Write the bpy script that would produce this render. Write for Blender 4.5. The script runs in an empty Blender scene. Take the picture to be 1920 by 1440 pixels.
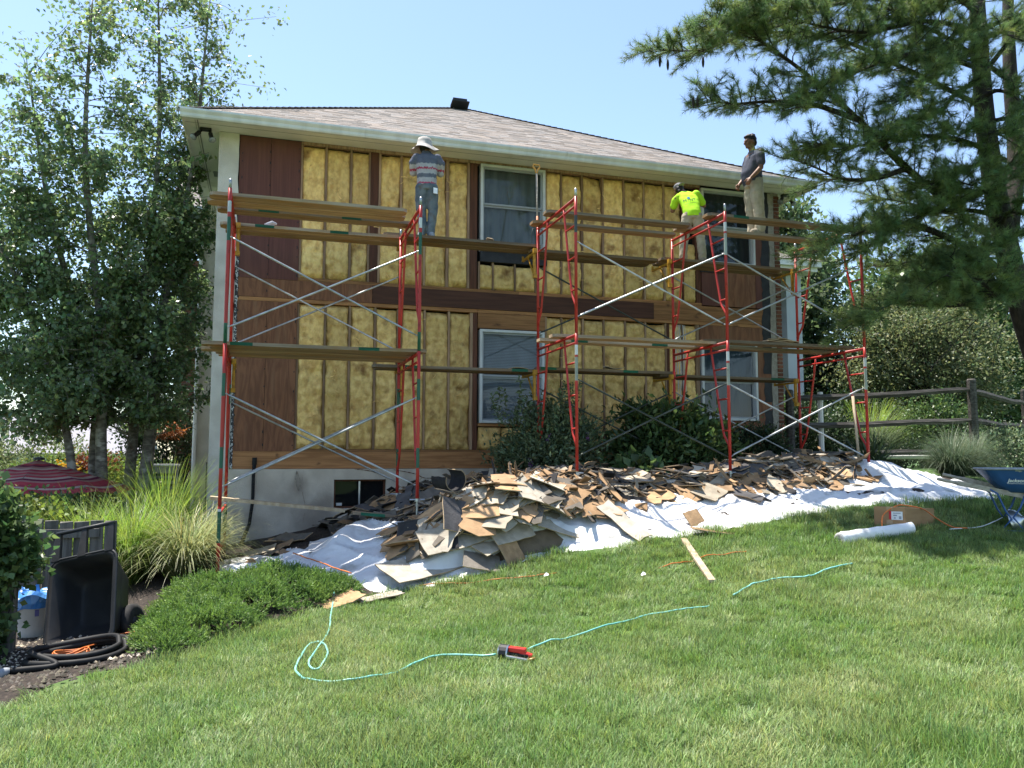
import bpy, bmesh, math, random
import numpy as np
from mathutils import Vector, Matrix, noise as mnoise
from mathutils.bvhtree import BVHTree

rng = random.Random(7)
nrg = np.random.default_rng(11)
R = math.radians
SC = bpy.context.scene
COL = SC.collection

# ------------------------------------------------------------------ camera, sky, sun, exposure
cam_d = bpy.data.cameras.new('camera')
cam = bpy.data.objects.new('camera', cam_d)
COL.objects.link(cam)
SC.camera = cam
yaw, pit, rol = R(16.955), R(5.064), R(0.112)
vr = Vector((math.cos(yaw), -math.sin(yaw), 0))
vf = Vector((math.sin(yaw) * math.cos(pit), math.cos(yaw) * math.cos(pit), math.sin(pit)))
vu = vr.cross(vf)
vr, vu = math.cos(rol) * vr + math.sin(rol) * vu, -math.sin(rol) * vr + math.cos(rol) * vu
m3 = Matrix((vr, vu, -vf)).transposed()
cam.matrix_world = Matrix.Translation((0, -13.4, 0)) @ m3.to_4x4()
cam_d.sensor_fit = 'HORIZONTAL'
cam_d.sensor_width = 36
cam_d.lens = 28.61
cam_d.clip_start = 0.05
cam_d.clip_end = 2000

SUN_EL, SUN_AZ = 72.0, -35.0          # azimuth measured from +Y towards +X
w = bpy.data.worlds.new('World')
SC.world = w
w.use_nodes = True
nt = w.node_tree
nt.nodes.clear()
sky = nt.nodes.new('ShaderNodeTexSky')
sky.sky_type = 'NISHITA'
sky.sun_disc = False
sky.sun_elevation = R(SUN_EL)
sky.sun_rotation = R(SUN_AZ)
sky.altitude = 0
sky.air_density = 1.0
sky.dust_density = 0.6
sky.ozone_density = 1.0
bg = nt.nodes.new('ShaderNodeBackground')
bg.inputs['Strength'].default_value = 0.084
wo = nt.nodes.new('ShaderNodeOutputWorld')
nt.links.new(sky.outputs[0], bg.inputs['Color'])
nt.links.new(bg.outputs[0], wo.inputs['Surface'])

sun_d = bpy.data.lights.new('sun', 'SUN')
sun_d.energy = 3.6
sun_d.angle = R(0.5)
sun_d.color = (1.0, 0.95, 0.87)
sun = bpy.data.objects.new('sun', sun_d)
COL.objects.link(sun)
sdir = Vector((math.sin(R(SUN_AZ)) * math.cos(R(SUN_EL)), math.cos(R(SUN_AZ)) * math.cos(R(SUN_EL)), math.sin(R(SUN_EL))))
sun.rotation_euler = sdir.to_track_quat('Z', 'Y').to_euler()
sun.location = sdir * 60

vs = SC.view_settings
vs.view_transform = 'Standard'
vs.look = 'None'
vs.exposure = 1.75
vs.gamma = 1.0
vs.use_curve_mapping = False
SC.cycles.max_bounces = 8
SC.cycles.transparent_max_bounces = 12
SC.cycles.diffuse_bounces = 4

# ------------------------------------------------------------------ helpers
def setp(o, label=None, cat=None, group=None, kind=None):
    if label: o['label'] = label
    if cat: o['category'] = cat
    if group: o['group'] = group
    if kind: o['kind'] = kind
    return o

def thing(name, label, cat, loc=(0, 0, 0), group=None):
    o = bpy.data.objects.new(name, None)
    o.empty_display_size = 0.2
    COL.objects.link(o)
    o.location = loc
    return setp(o, label, cat, group)

def root_loc(o):
    while o.parent is not None:
        o = o.parent
    return Vector(o.location)

def link_mesh(name, me, parent=None, mats=(), smooth=False, loc=None):
    o = bpy.data.objects.new(name, me)
    COL.objects.link(o)
    for m in mats:
        me.materials.append(m)
    if smooth and len(me.polygons):
        me.polygons.foreach_set('use_smooth', np.ones(len(me.polygons), bool))
    if parent is not None:
        o.parent = parent
    if loc is not None:
        o.location = loc
    return o

class MB:
    """collects faces in world coordinates"""
    def __init__(s):
        s.v, s.f, s.c, s.m = [], [], [], []
        s.tint = (1, 1, 1)
        s.mi = 0
    def face(s, idx):
        s.f.append(tuple(idx)); s.c.append(s.tint); s.m.append(s.mi)
    def poly(s, pts):
        b = len(s.v); s.v += [tuple(p) for p in pts]; s.face(range(b, b + len(pts)))
    def hexa(s, p):
        """8 points: bottom ring 0-3 (ccw from above), top ring 4-7"""
        b = len(s.v); s.v += [tuple(q) for q in p]
        for q in ((3, 2, 1, 0), (4, 5, 6, 7), (0, 1, 5, 4), (1, 2, 6, 5), (2, 3, 7, 6), (3, 0, 4, 7)):
            s.face([b + i for i in q])
    def box(s, x0, y0, z0, x1, y1, z1):
        s.hexa([(x0, y0, z0), (x1, y0, z0), (x1, y1, z0), (x0, y1, z0), (x0, y0, z1), (x1, y0, z1), (x1, y1, z1), (x0, y1, z1)])
    def obox(s, c, ax, ay, az):
        c, ax, ay, az = Vector(c), Vector(ax), Vector(ay), Vector(az)
        s.hexa([c - ax - ay - az, c + ax - ay - az, c + ax + ay - az, c - ax + ay - az, c - ax - ay + az, c + ax - ay + az, c + ax + ay + az, c - ax + ay + az])
    def tube(s, pts, r, seg=8, caps=True, tints=None):
        pts = [Vector(p) for p in pts]
        n = len(pts)
        rr = list(r) if isinstance(r, (list, tuple)) else [r] * n
        ref = None
        rings = []
        for i, p in enumerate(pts):
            t = (pts[min(i + 1, n - 1)] - pts[max(i - 1, 0)])
            if t.length < 1e-9: t = Vector((0, 0, 1))
            t.normalize()
            if ref is None:
                ref = Vector((1, 0, 0)) if abs(t.x) < 0.8 else Vector((0, 1, 0))
            a = ref - t * ref.dot(t)
            if a.length < 1e-6: a = t.orthogonal()
            a.normalize(); b2 = t.cross(a); ref = a
            base = len(s.v)
            for k in range(seg):
                an = 2 * math.pi * k / seg
                s.v.append(tuple(p + (a * math.cos(an) + b2 * math.sin(an)) * rr[i]))
            rings.append(base)
        for i in range(n - 1):
            if tints: s.tint = tints[i]
            A, B = rings[i], rings[i + 1]
            for k in range(seg):
                k2 = (k + 1) % seg
                s.face((A + k, A + k2, B + k2, B + k))
        if caps:
            if tints: s.tint = tints[0]
            s.face([rings[0] + k for k in range(seg)][::-1])
            if tints: s.tint = tints[-1]
            s.face([rings[-1] + k for k in range(seg)])
    def lathe(s, c, prof, seg=20, axis='Z'):
        rings = []
        for (r, h) in prof:
            base = len(s.v)
            for k in range(seg):
                an = 2 * math.pi * k / seg
                if axis == 'Z': q = (c[0] + r * math.cos(an), c[1] + r * math.sin(an), c[2] + h)
                elif axis == 'Y': q = (c[0] + r * math.cos(an), c[1] + h, c[2] + r * math.sin(an))
                else: q = (c[0] + h, c[1] + r * math.cos(an), c[2] + r * math.sin(an))
                s.v.append(q)
            rings.append(base)
        for i in range(len(rings) - 1):
            A, B = rings[i], rings[i + 1]
            for k in range(seg):
                k2 = (k + 1) % seg
                s.face((A + k, A + k2, B + k2, B + k))
    def grid(s, fn, nu, nv):
        b = len(s.v)
        for j in range(nv + 1):
            for i in range(nu + 1):
                s.v.append(tuple(fn(i / nu, j / nv)))
        for j in range(nv):
            for i in range(nu):
                a = b + j * (nu + 1) + i
                s.face((a, a + 1, a + nu + 2, a + nu + 1))
    def ball(s, c, r, nu=10, nv=7):
        rx, ry, rz = r if isinstance(r, (tuple, list)) else (r, r, r)
        prof = [(math.sin(math.pi * j / nv), -math.cos(math.pi * j / nv)) for j in range(nv + 1)]
        rings = []
        for (q, h) in prof:
            base = len(s.v)
            for k in range(nu):
                an = 2 * math.pi * k / nu
                s.v.append((c[0] + rx * q * math.cos(an), c[1] + ry * q * math.sin(an), c[2] + rz * h))
            rings.append(base)
        for i in range(nv):
            A, B = rings[i], rings[i + 1]
            for k in range(nu):
                k2 = (k + 1) % nu
                s.face((A + k, A + k2, B + k2, B + k))
    def xf(s, M, start=0):
        for i in range(start, len(s.v)):
            s.v[i] = tuple(M @ Vector(s.v[i]))
    def mesh(s, name, origin=(0, 0, 0), weld=False):
        me = bpy.data.meshes.new(name)
        o = Vector(origin)
        me.from_pydata([(a - o.x, b - o.y, c - o.z) for a, b, c in s.v], [], s.f)
        at = me.color_attributes.new('tint', 'FLOAT_COLOR', 'CORNER')
        cols = []
        for f, c in zip(s.f, s.c):
            cols += [c[0], c[1], c[2], 1.0] * len(f)
        at.data.foreach_set('color', cols)
        me.polygons.foreach_set('material_index', s.m)
        me.update()
        return me
    def build(s, name, mat, parent=None, smooth=False, loc=None, bev=0):
        org = root_loc(parent) if parent is not None else Vector(loc or (0, 0, 0))
        me = s.mesh(name, org)
        if bev:
            bm = bmesh.new(); bm.from_mesh(me)
            bmesh.ops.remove_doubles(bm, verts=bm.verts, dist=1e-5)
            ed = [e for e in bm.edges if len(e.link_faces) == 2 and e.calc_face_angle(0) > 0.5]
            bmesh.ops.bevel(bm, geom=ed, offset=bev, segments=2, affect='EDGES', profile=0.6)
            bm.to_mesh(me); bm.free()
        return link_mesh(name, me, parent, mat if isinstance(mat, (list, tuple)) else [mat], smooth, None if parent is not None else (loc or (0, 0, 0)))

def npmesh(name, V, F, tint=None, mats=(), parent=None, smooth=False, loc=(0, 0, 0)):
    """V (n,3) world coordinates; F (m,k); tint (n,3) per vertex"""
    org = np.array(root_loc(parent)) if parent is not None else np.array(loc, float)
    V = np.asarray(V, np.float32) - org.astype(np.float32)
    F = np.asarray(F, np.int32)
    me = bpy.data.meshes.new(name)
    me.vertices.add(len(V)); me.vertices.foreach_set('co', V.ravel())
    k = F.shape[1]
    me.loops.add(F.size); me.loops.foreach_set('vertex_index', F.ravel())
    me.polygons.add(len(F)); me.polygons.foreach_set('loop_start', np.arange(0, F.size, k, dtype=np.int32))
    me.update(calc_edges=True)
    if tint is not None:
        at = me.color_attributes.new('tint', 'FLOAT_COLOR', 'POINT')
        c = np.ones((len(V), 4), np.float32); c[:, :3] = tint
        at.data.foreach_set('color', c.ravel())
    return link_mesh(name, me, parent, list(mats), smooth, None if parent is not None else tuple(loc))

def copy_tree(o, parent=None):
    c = o.copy(); COL.objects.link(c)
    if parent is not None: c.parent = parent
    for ch in list(o.children):
        copy_tree(ch, c)
    return c

def cat_rom(pts, n=8):
    P = [Vector(p) for p in pts]; P = [P[0] * 2 - P[1]] + P + [P[-1] * 2 - P[-2]]
    out = []
    for i in range(1, len(P) - 2):
        for k in range(n):
            t = k / n; a, b_, c, d = P[i - 1], P[i], P[i + 1], P[i + 2]
            out.append(.5 * ((2 * b_) + (c - a) * t + (2 * a - 5 * b_ + 4 * c - d) * t * t + (3 * b_ - 3 * c + d - a) * t ** 3))
    out.append(P[-2]); return out
def fbm(x, y, z, oct=4):
    return mnoise.fractal(Vector((x, y, z)), 0.9, 2.1, oct)

# ------------------------------------------------------------------ materials
MATS = {}
def pmat(name, c1, c2=None, scale=(6, 6, 6), detail=5, lo=0.35, hi=0.65, c3=None, s3=(2, 2, 2), lo3=0.55, hi3=0.7, rough=0.7,
         bump=0.0, bscale=(40, 40, 40), tint=False, rnd=0.0, metal=0.0, spec=0.3, transl=0.0, coords='Object', dist=0.0, alpha=None, coat=0.0, sheen=0.0):
    m = bpy.data.materials.new(name)
    m.use_nodes = True
    n = m.node_tree; N = n.nodes; L = n.links
    N.clear()
    out = N.new('ShaderNodeOutputMaterial')
    b = N.new('ShaderNodeBsdfPrincipled')
    b.inputs['Roughness'].default_value = rough
    b.inputs['Metallic'].default_value = metal
    b.inputs['Specular IOR Level'].default_value = spec
    if coat: b.inputs['Coat Weight'].default_value = coat
    if sheen: b.inputs['Sheen Weight'].default_value = sheen
    tc = N.new('ShaderNodeTexCoord')
    def nz(sc, det, dst=0.0):
        mp = N.new('ShaderNodeMapping'); mp.inputs['Scale'].default_value = sc
        L.new(tc.outputs[coords], mp.inputs['Vector'])
        t = N.new('ShaderNodeTexNoise'); t.inputs['Scale'].default_value = 1.0
        t.inputs['Detail'].default_value = det; t.inputs['Distortion'].default_value = dst
        if rnd or coords == 'Object':
            t.noise_dimensions = '4D'
            oi = N.new('ShaderNodeObjectInfo')
            mu = N.new('ShaderNodeMath'); mu.operation = 'MULTIPLY'; mu.inputs[1].default_value = 40.0
            L.new(oi.outputs['Random'], mu.inputs[0]); L.new(mu.outputs[0], t.inputs['W'])
        L.new(mp.outputs[0], t.inputs['Vector'])
        return t
    def ramp(src, lo, hi):
        r = N.new('ShaderNodeMapRange'); r.interpolation_type = 'SMOOTHSTEP'
        r.inputs['From Min'].default_value = lo; r.inputs['From Max'].default_value = hi
        L.new(src, r.inputs['Value']); return r.outputs['Result']
    def mix(fac, a, bb, mode='MIX'):
        x = N.new('ShaderNodeMix'); x.data_type = 'RGBA'; x.blend_type = mode
        if isinstance(fac, (int, float)): x.inputs[0].default_value = fac
        else: L.new(fac, x.inputs[0])
        for i, s in ((6, a), (7, bb)):
            if isinstance(s, (tuple, list)): x.inputs[i].default_value = (*s, 1)
            else: L.new(s, x.inputs[i])
        return x.outputs[2]
    col = c1
    if c2 is not None:
        col = mix(ramp(nz(scale, detail, dist).outputs['Fac'], lo, hi), c1, c2)
    if c3 is not None:
        col = mix(ramp(nz(s3, 6).outputs['Fac'], lo3, hi3), col, c3)
    if tint:
        a = N.new('ShaderNodeAttribute'); a.attribute_name = 'tint'
        col = mix(1.0, col, a.outputs['Color'], 'MULTIPLY')
    if rnd:
        oi = N.new('ShaderNodeObjectInfo')
        mr = N.new('ShaderNodeMapRange'); mr.inputs['To Min'].default_value = 1 - rnd; mr.inputs['To Max'].default_value = 1 + rnd
        L.new(oi.outputs['Random'], mr.inputs['Value'])
        h = N.new('ShaderNodeHueSaturation')
        if isinstance(col, (tuple, list)): h.inputs['Color'].default_value = (*col, 1)
        else: L.new(col, h.inputs['Color'])
        L.new(mr.outputs['Result'], h.inputs['Value'])
        col = h.outputs['Color']
    if isinstance(col, (tuple, list)): b.inputs['Base Color'].default_value = (*col, 1)
    else: L.new(col, b.inputs['Base Color'])
    if bump:
        t = nz(bscale, 6)
        bp = N.new('ShaderNodeBump'); bp.inputs['Strength'].default_value = bump; bp.inputs['Distance'].default_value = 0.02
        L.new(t.outputs['Fac'], bp.inputs['Height']); L.new(bp.outputs[0], b.inputs['Normal'])
    sh = b.outputs[0]
    if transl:
        tr = N.new('ShaderNodeBsdfTranslucent')
        if isinstance(col, (tuple, list)): tr.inputs['Color'].default_value = (*col, 1)
        else:
            g = N.new('ShaderNodeHueSaturation'); g.inputs['Value'].default_value = 1.5; g.inputs['Saturation'].default_value = 1.1
            L.new(col, g.inputs['Color']); L.new(g.outputs[0], tr.inputs['Color'])
        ms = N.new('ShaderNodeMixShader'); ms.inputs[0].default_value = transl
        L.new(sh, ms.inputs[1]); L.new(tr.outputs[0], ms.inputs[2]); sh = ms.outputs[0]
    L.new(sh, out.inputs['Surface'])
    MATS[name] = m
    return m

def glassmat(name, tint=(0.75, 0.8, 0.82), refl=0.12):
    m = bpy.data.materials.new(name); m.use_nodes = True
    n = m.node_tree; N = n.nodes; L = n.links; N.clear()
    out = N.new('ShaderNodeOutputMaterial')
    tr = N.new('ShaderNodeBsdfTransparent'); tr.inputs[0].default_value = (*tint, 1)
    gl = N.new('ShaderNodeBsdfGlossy'); gl.inputs['Roughness'].default_value = 0.03
    lw = N.new('ShaderNodeLayerWeight'); lw.inputs[0].default_value = 0.3
    mr = N.new('ShaderNodeMapRange'); mr.inputs['To Min'].default_value = refl; mr.inputs['To Max'].default_value = 0.22
    mx = N.new('ShaderNodeMixShader')
    L.new(lw.outputs['Facing'], mr.inputs['Value']); L.new(mr.outputs[0], mx.inputs[0])
    L.new(tr.outputs[0], mx.inputs[1]); L.new(gl.outputs[0], mx.inputs[2]); L.new(mx.outputs[0], out.inputs[0])
    return m

M_stud = pmat('stud_wood', (0.36, 0.235, 0.15), (0.22, 0.135, 0.082), (30, 30, 2), rough=.8, rnd=.3, bump=.2, bscale=(60, 60, 4))
M_studdark = pmat('stained_stud_wood', (0.13, 0.05, 0.028), (0.08, 0.032, 0.019), (30, 30, 2), rough=.75, rnd=.25, bump=.2, bscale=(60, 60, 4))
M_beam = pmat('framing_lumber', (0.36, 0.175, 0.072), (0.24, 0.11, 0.044), (1.6, 30, 26), rough=.75, rnd=.25, bump=.15, bscale=(4, 60, 50), c3=(.09, .04, .02), s3=(3, 3, 5), lo3=.6, hi3=.72, dist=.6)
M_rim = pmat('dark_stained_board', (0.105, 0.043, 0.027), (0.07, 0.028, 0.019), (1.6, 30, 26), rough=.7, rnd=.15, bump=.12, bscale=(4, 60, 50), dist=.5)
M_plyred = pmat('red_brown_plywood', (0.135, 0.052, 0.041), (0.11, 0.042, 0.034), (34, 34, 1.2), rough=.75, bump=.08, bscale=(50, 50, 5), c3=(.16, .068, .046), s3=(3, 3, .8), lo3=.5, hi3=.8, dist=.3)
M_ply = pmat('bare_plywood', (0.24, 0.105, 0.054), (0.155, 0.066, 0.036), (7, 7, 1.1), rough=.75, bump=.1, bscale=(50, 50, 5), c3=(.25, .13, .072), s3=(9, 9, .9), lo3=.52, hi3=.8, dist=3.5)
M_insul = pmat('glass_wool', (0.85, 0.60, 0.24), (0.60, 0.37, 0.135), (13, 13, 9), detail=10, lo=.34, hi=.68, rough=.95, c3=(.24, .125, .05), s3=(3.4, 3.4, 3.4), lo3=.535, hi3=.74, bump=1.0, bscale=(55, 55, 32), rnd=.2, spec=.1, tint=True)
M_stucco = pmat('stucco', (0.62, 0.58, 0.52), (0.51, 0.47, 0.415), (3, 3, 3), detail=8, rough=.95, bump=.35, bscale=(90, 90, 90), c3=(.40, .375, .34), s3=(1.2, 1.2, 2.4), lo3=.55, hi3=.8, spec=.1)
M_found = pmat('parged_foundation', (0.62, 0.55, 0.455), (0.50, 0.435, 0.355), (3, 3, 3), detail=8, rough=.95, bump=.3, bscale=(60, 60, 60), c3=(.33, .28, .23), s3=(1.5, 1.5, 1.1), lo3=.5, hi3=.72, spec=.1)
M_white = pmat('white_trim_paint', (0.80, 0.79, 0.765), (0.74, 0.73, 0.70), (3, 3, 3), rough=.55, c3=(.60, .58, .54), s3=(2.2, 2.2, 2.2), lo3=.6, hi3=.8, spec=.35)
M_gutter = pmat('gutter_aluminium', (0.66, 0.68, 0.68), (0.55, 0.57, 0.57), (6, 2, .6), rough=.45, c3=(.30, .30, .29), s3=(5, 2, .7), lo3=.58, hi3=.78, spec=.4)
M_shingle = pmat('asphalt_shingle', (0.275, 0.245, 0.222), (0.20, 0.178, 0.162), (60, 60, 60), detail=6, rough=.92, bump=.5, bscale=(150, 150, 150), tint=True, spec=.15)
M_brick = pmat('brick', (0.20, 0.085, 0.055), (0.13, 0.055, 0.04), (25, 25, 25), rough=.9, rnd=.35, bump=.4, bscale=(80, 80, 80), spec=.15)
M_mortar = pmat('mortar', (0.33, 0.30, 0.26), (0.25, 0.225, 0.195), (20, 20, 20), rough=.95, bump=.3)
M_black = pmat('black_paper', (0.018, 0.018, 0.02), (0.03, 0.03, 0.033), (8, 8, 8), rough=.6, bump=.3, bscale=(12, 12, 12))
M_frame = pmat('window_vinyl', (0.62, 0.63, 0.63), (0.52, 0.53, 0.53), (4, 4, 4), rough=.45, spec=.4)
M_blind = pmat('window_blind', (0.30, 0.33, 0.36), (0.24, 0.265, 0.29), (3, 3, 2), rough=.7, rnd=.15)
M_curtain = pmat('window_curtain', (0.15, 0.165, 0.165), (0.09, 0.10, 0.10), (9, 2, .7), rough=.8, c3=(.20, .22, .21), s3=(3, 1, 2), lo3=.5, hi3=.8, rnd=.25)
M_glass = glassmat('window_glass', (.8, .84, .86), .025)
M_dark = pmat('dark_interior', (0.012, 0.012, 0.013), rough=.9)
M_lathmetal = pmat('torn_lath', (0.05, 0.05, 0.055), (0.55, 0.55, 0.54), (45, 45, 30), lo=.52, hi=.58, rough=.8)
M_red = pmat('scaffold_paint', (1, 1, 1), (0.72, 0.70, 0.70), (14, 14, 5), lo=.45, hi=.75, rough=.42, tint=True, spec=.4, c3=(.55, .42, .38), s3=(26, 26, 9), lo3=.60, hi3=.66)
M_steel = pmat('galvanised_steel', (0.50, 0.51, 0.52), (0.34, 0.35, 0.36), (9, 9, 9), rough=.4, metal=.75, spec=.5, rnd=.2)
M_darksteel = pmat('dark_rod_steel', (0.035, 0.045, 0.04), (0.06, 0.07, 0.06), (9, 9, 9), rough=.5, metal=.3)
M_yellow = pmat('yellow_bracket_paint', (0.50, 0.27, 0.03), (0.34, 0.17, 0.025), (20, 20, 20), rough=.5, rnd=.1)
M_plank = pmat('scaffold_plank_wood', (0.33, 0.255, 0.185), (0.20, 0.15, 0.108), (1.3, 26, 26), rough=.85, rnd=.28, bump=.25, bscale=(4, 70, 70), c3=(.26, .16, .075), s3=(1.2, 4, 4), lo3=.5, hi3=.7, tint=True, dist=.4)
M_plastic = pmat('plastic_sheet', (0.82, 0.82, 0.82), (0.74, 0.74, 0.75), (3, 3, 3), rough=.35, transl=.18, spec=.45, c3=(.42, .40, .36), s3=(3.5, 3.5, 3.5), lo3=.54, hi3=.74, bump=.7, bscale=(13, 13, 13))
M_board = pmat('fibreboard', (0.78, 0.78, 0.78), (1, 1, 1), (10, 10, 10), rough=.9, tint=True, spec=.12, bump=.25, bscale=(50, 50, 50), rnd=.22, c3=(.62, .58, .52), s3=(4, 4, 4), lo3=.58, hi3=.75)
M_blackplastic = pmat('black_poly', (0.019, 0.020, 0.022), (0.028, 0.028, 0.030), (5, 5, 5), rough=.5, spec=.25, c3=(.05, .046, .042), s3=(3, 3, 3), lo3=.57, hi3=.8, bump=.1, bscale=(120, 120, 120))
M_rubber = pmat('tyre_rubber', (0.014, 0.014, 0.015), (0.03, 0.028, 0.026), (12, 12, 12), rough=.85)
M_greywood = pmat('weathered_wood', (0.17, 0.155, 0.135), (0.09, 0.082, 0.072), (26, 26, 1.8), rough=.9, rnd=.2, bump=.35, bscale=(60, 60, 4), c3=(.07, .075, .05), s3=(3, 3, 3), lo3=.55, hi3=.75)
M_rail = pmat('split_rail_wood', (0.10, 0.09, 0.08), (0.04, 0.035, 0.031), (2.2, 24, 24), rough=.9, rnd=.2, bump=.5, bscale=(3, 40, 40))
M_palewood = pmat('pale_lumber', (0.46, 0.37, 0.26), (0.34, 0.26, 0.17), (14, 14, 3), rough=.8, rnd=.15, bump=.15)
M_handlewood = pmat('sunbleached_handle', (0.40, 0.355, 0.29), (0.27, 0.235, 0.19), (3, 30, 30), rough=.8, bump=.2)
M_carton = pmat('corrugated_carton', (0.36, 0.22, 0.115), (0.31, 0.185, 0.095), (4, 4, 14), rough=.85, spec=.15)
M_paper = pmat('paper_label', (0.72, 0.72, 0.72), rough=.7)
M_redink = pmat('red_print', (0.55, 0.03, 0.04), rough=.7)
M_greyink = pmat('grey_print', (0.30, 0.31, 0.36), rough=.7)
M_orange = pmat('orange_cord', (0.62, 0.17, 0.035), (0.45, 0.12, 0.03), (9, 9, 9), rough=.5)
M_teal = pmat('teal_hose', (0.16, 0.46, 0.40), (0.26, 0.55, 0.49), (4, 4, 4), rough=.35, spec=.5)
M_blackhose = pmat('black_hose', (0.009, 0.009, 0.010), (0.018, 0.018, 0.018), (6, 6, 6), rough=.6, spec=.2)
M_bluepaint = pmat('blue_barrow_paint', (0.018, 0.070, 0.21), (0.028, 0.09, 0.25), (4, 4, 4), rough=.42, c3=(.30, .30, .27), s3=(7, 7, 9), lo3=.66, hi3=.72, spec=.45)
M_rimgrey = pmat('cement_stained_rim', (0.30, 0.32, 0.34), (0.20, 0.22, 0.25), (14, 14, 14), rough=.7)
M_lettering = pmat('white_lettering', (0.72, 0.73, 0.74), rough=.6)
M_bucket = pmat('white_bucket_plastic', (0.62, 0.64, 0.66), (0.52, 0.54, 0.56), (5, 5, 5), rough=.4, c3=(.35, .35, .34), s3=(6, 6, 6), lo3=.62, hi3=.75)
M_bluebag = pmat('blue_plastic_bag', (0.05, 0.20, 0.55), (0.10, 0.30, 0.66), (8, 8, 8), rough=.3, spec=.5)
M_toolred = pmat('tool_red_plastic', (0.50, 0.025, 0.02), rough=.35, spec=.5)
M_toolblack = pmat('tool_black_plastic', (0.015, 0.015, 0.016), rough=.45)
M_alu = pmat('bare_aluminium', (0.62, 0.64, 0.66), (0.48, 0.50, 0.52), (9, 9, 9), rough=.3, metal=.9)
M_bark = pmat('birch_bark', (0.20, 0.18, 0.15), (0.09, 0.078, 0.065), (9, 9, 22), rough=.9, bump=.5, bscale=(20, 20, 40), c3=(.36, .34, .30), s3=(5, 5, 9), lo3=.52, hi3=.66)
M_pinebark = pmat('pine_bark', (0.045, 0.036, 0.030), (0.022, 0.018, 0.016), (18, 18, 6), rough=.95, bump=.8, bscale=(26, 26, 9))
M_soil = pmat('mulch', (0.045, 0.034, 0.026), (0.022, 0.017, 0.014), (30, 30, 30), detail=8, rough=.95, bump=.9, bscale=(50, 50, 50), c3=(.11, .09, .07), s3=(22, 22, 22), lo3=.62, hi3=.7)
def leafmat(name, c1, c2, transl=.35, rough=.5, spec=.35):
    return pmat(name, c1, c2, (3, 3, 3), detail=3, rough=rough, tint=True, transl=transl, spec=spec)
M_birchleaf = leafmat('birch_leaf', (0.135, 0.195, 0.085), (0.175, 0.235, 0.105), transl=.45, rough=.36, spec=.6)
M_needle = leafmat('pine_needle', (0.115, 0.175, 0.066), (0.155, 0.205, 0.07), transl=.35)
M_juniper = leafmat('juniper_spray', (0.125, 0.215, 0.062), (0.175, 0.265, 0.08), transl=.25)
M_shrub = leafmat('shrub_leaf', (0.068, 0.115, 0.042), (0.09, 0.14, 0.05), rough=.4, spec=.45)
M_dullleaf = leafmat('dull_leaf', (0.11, 0.155, 0.085), (0.15, 0.195, 0.105), rough=.6)
M_brightleaf = leafmat('bright_leaf', (0.105, 0.150, 0.035), (0.15, 0.19, 0.05), rough=.55)
M_willow = leafmat('pale_leaf', (0.105, 0.130, 0.060), (0.16, 0.185, 0.09), rough=.5)
M_darkleaf = leafmat('dark_leaf', (0.030, 0.055, 0.024), (0.045, 0.072, 0.030), rough=.55, transl=.2)
M_redleaf = leafmat('red_leaf', (0.13, 0.045, 0.03), (0.18, 0.075, 0.04), rough=.55)
M_flower = leafmat('flower_petal', (1, 1, 1), (.9, .9, .9), rough=.6)
M_grassblade = leafmat('grass_blade', (0.138, 0.218, 0.062), (0.19, 0.258, 0.086), transl=.35, rough=.5)
M_ornblade = leafmat('ornamental_grass_blade', (0.135, 0.215, 0.045), (0.19, 0.26, 0.065), transl=.4, rough=.45)
M_greyblade = leafmat('grey_green_blade', (0.065, 0.095, 0.055), (0.09, 0.12, 0.07), transl=.3, rough=.5)

# ------------------------------------------------------------------ terrain height (thin-plate through surveyed spots; z=0 is eye level)
CP = np.array([(0,-13.4,-1.6),(4,-13.4,-1.6),(-4,-13.4,-1.75),(-1.24,-8.5,-1.6),(3.8,-10,-1.58),(8,-10,-1.5),(1.96,-7.5,-1.55),
(-1.6,-7.2,-1.72),(-.85,-6.6,-1.65),(.6,-5.3,-1.55),(1.25,-4.4,-1.5),(2.1,-4.3,-1.34),(3.35,-4.3,-1.14),(5,-4.5,-.95),(6.75,-4.3,-.72),(8.4,-4.3,-.62),(10.4,-4,-.6),
(6.9,-5.6,-1.02),(8.85,-5.6,-.93),(4.3,-6,-1.3),(12,-6,-.8),(14,-10,-1.3),
(-.46,-3.25,-1.4),(1.86,-3.25,-1.05),(4,-3.25,-.6),(6.3,-3.25,-.5),(8.7,-3.25,-.3),
(-.45,0,-1.4),(.9,0,-1.15),(2.2,0,-.9),(3.8,0,-.5),(6.5,0,-.25),(9.5,0,-.15),
(-2,-4,-1.7),(-2.5,-2,-1.7),(-3.5,-5,-1.75),(-3,0,-1.7),(-2.2,1.5,-1.6),(-5,-8,-1.9),(-6,2,-1.8),
(11,-2,-.35),(13,0,-.25),(15,2,-.3),(18,-4,-.6),(-8,8,-1.9),(0,12,-1.2),(10,10,-.4),(20,10,-.5),(20,-14,-1.4),(-9,-14,-1.95)], float)
def _U(r2): return np.where(r2 > 1e-12, r2 * np.log(np.maximum(r2, 1e-12)) * .5, 0)
_n = len(CP)
_A = np.zeros((_n + 3, _n + 3))
_A[:_n, :_n] = _U(((CP[:, None, :2] - CP[None, :, :2]) ** 2).sum(-1)) + np.eye(_n) * .25
_A[:_n, _n] = 1; _A[:_n, _n + 1:] = CP[:, :2]; _A[_n:, :_n] = _A[:_n, _n:].T
_W = np.linalg.solve(_A, np.concatenate([CP[:, 2], [0, 0, 0]]))
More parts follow.
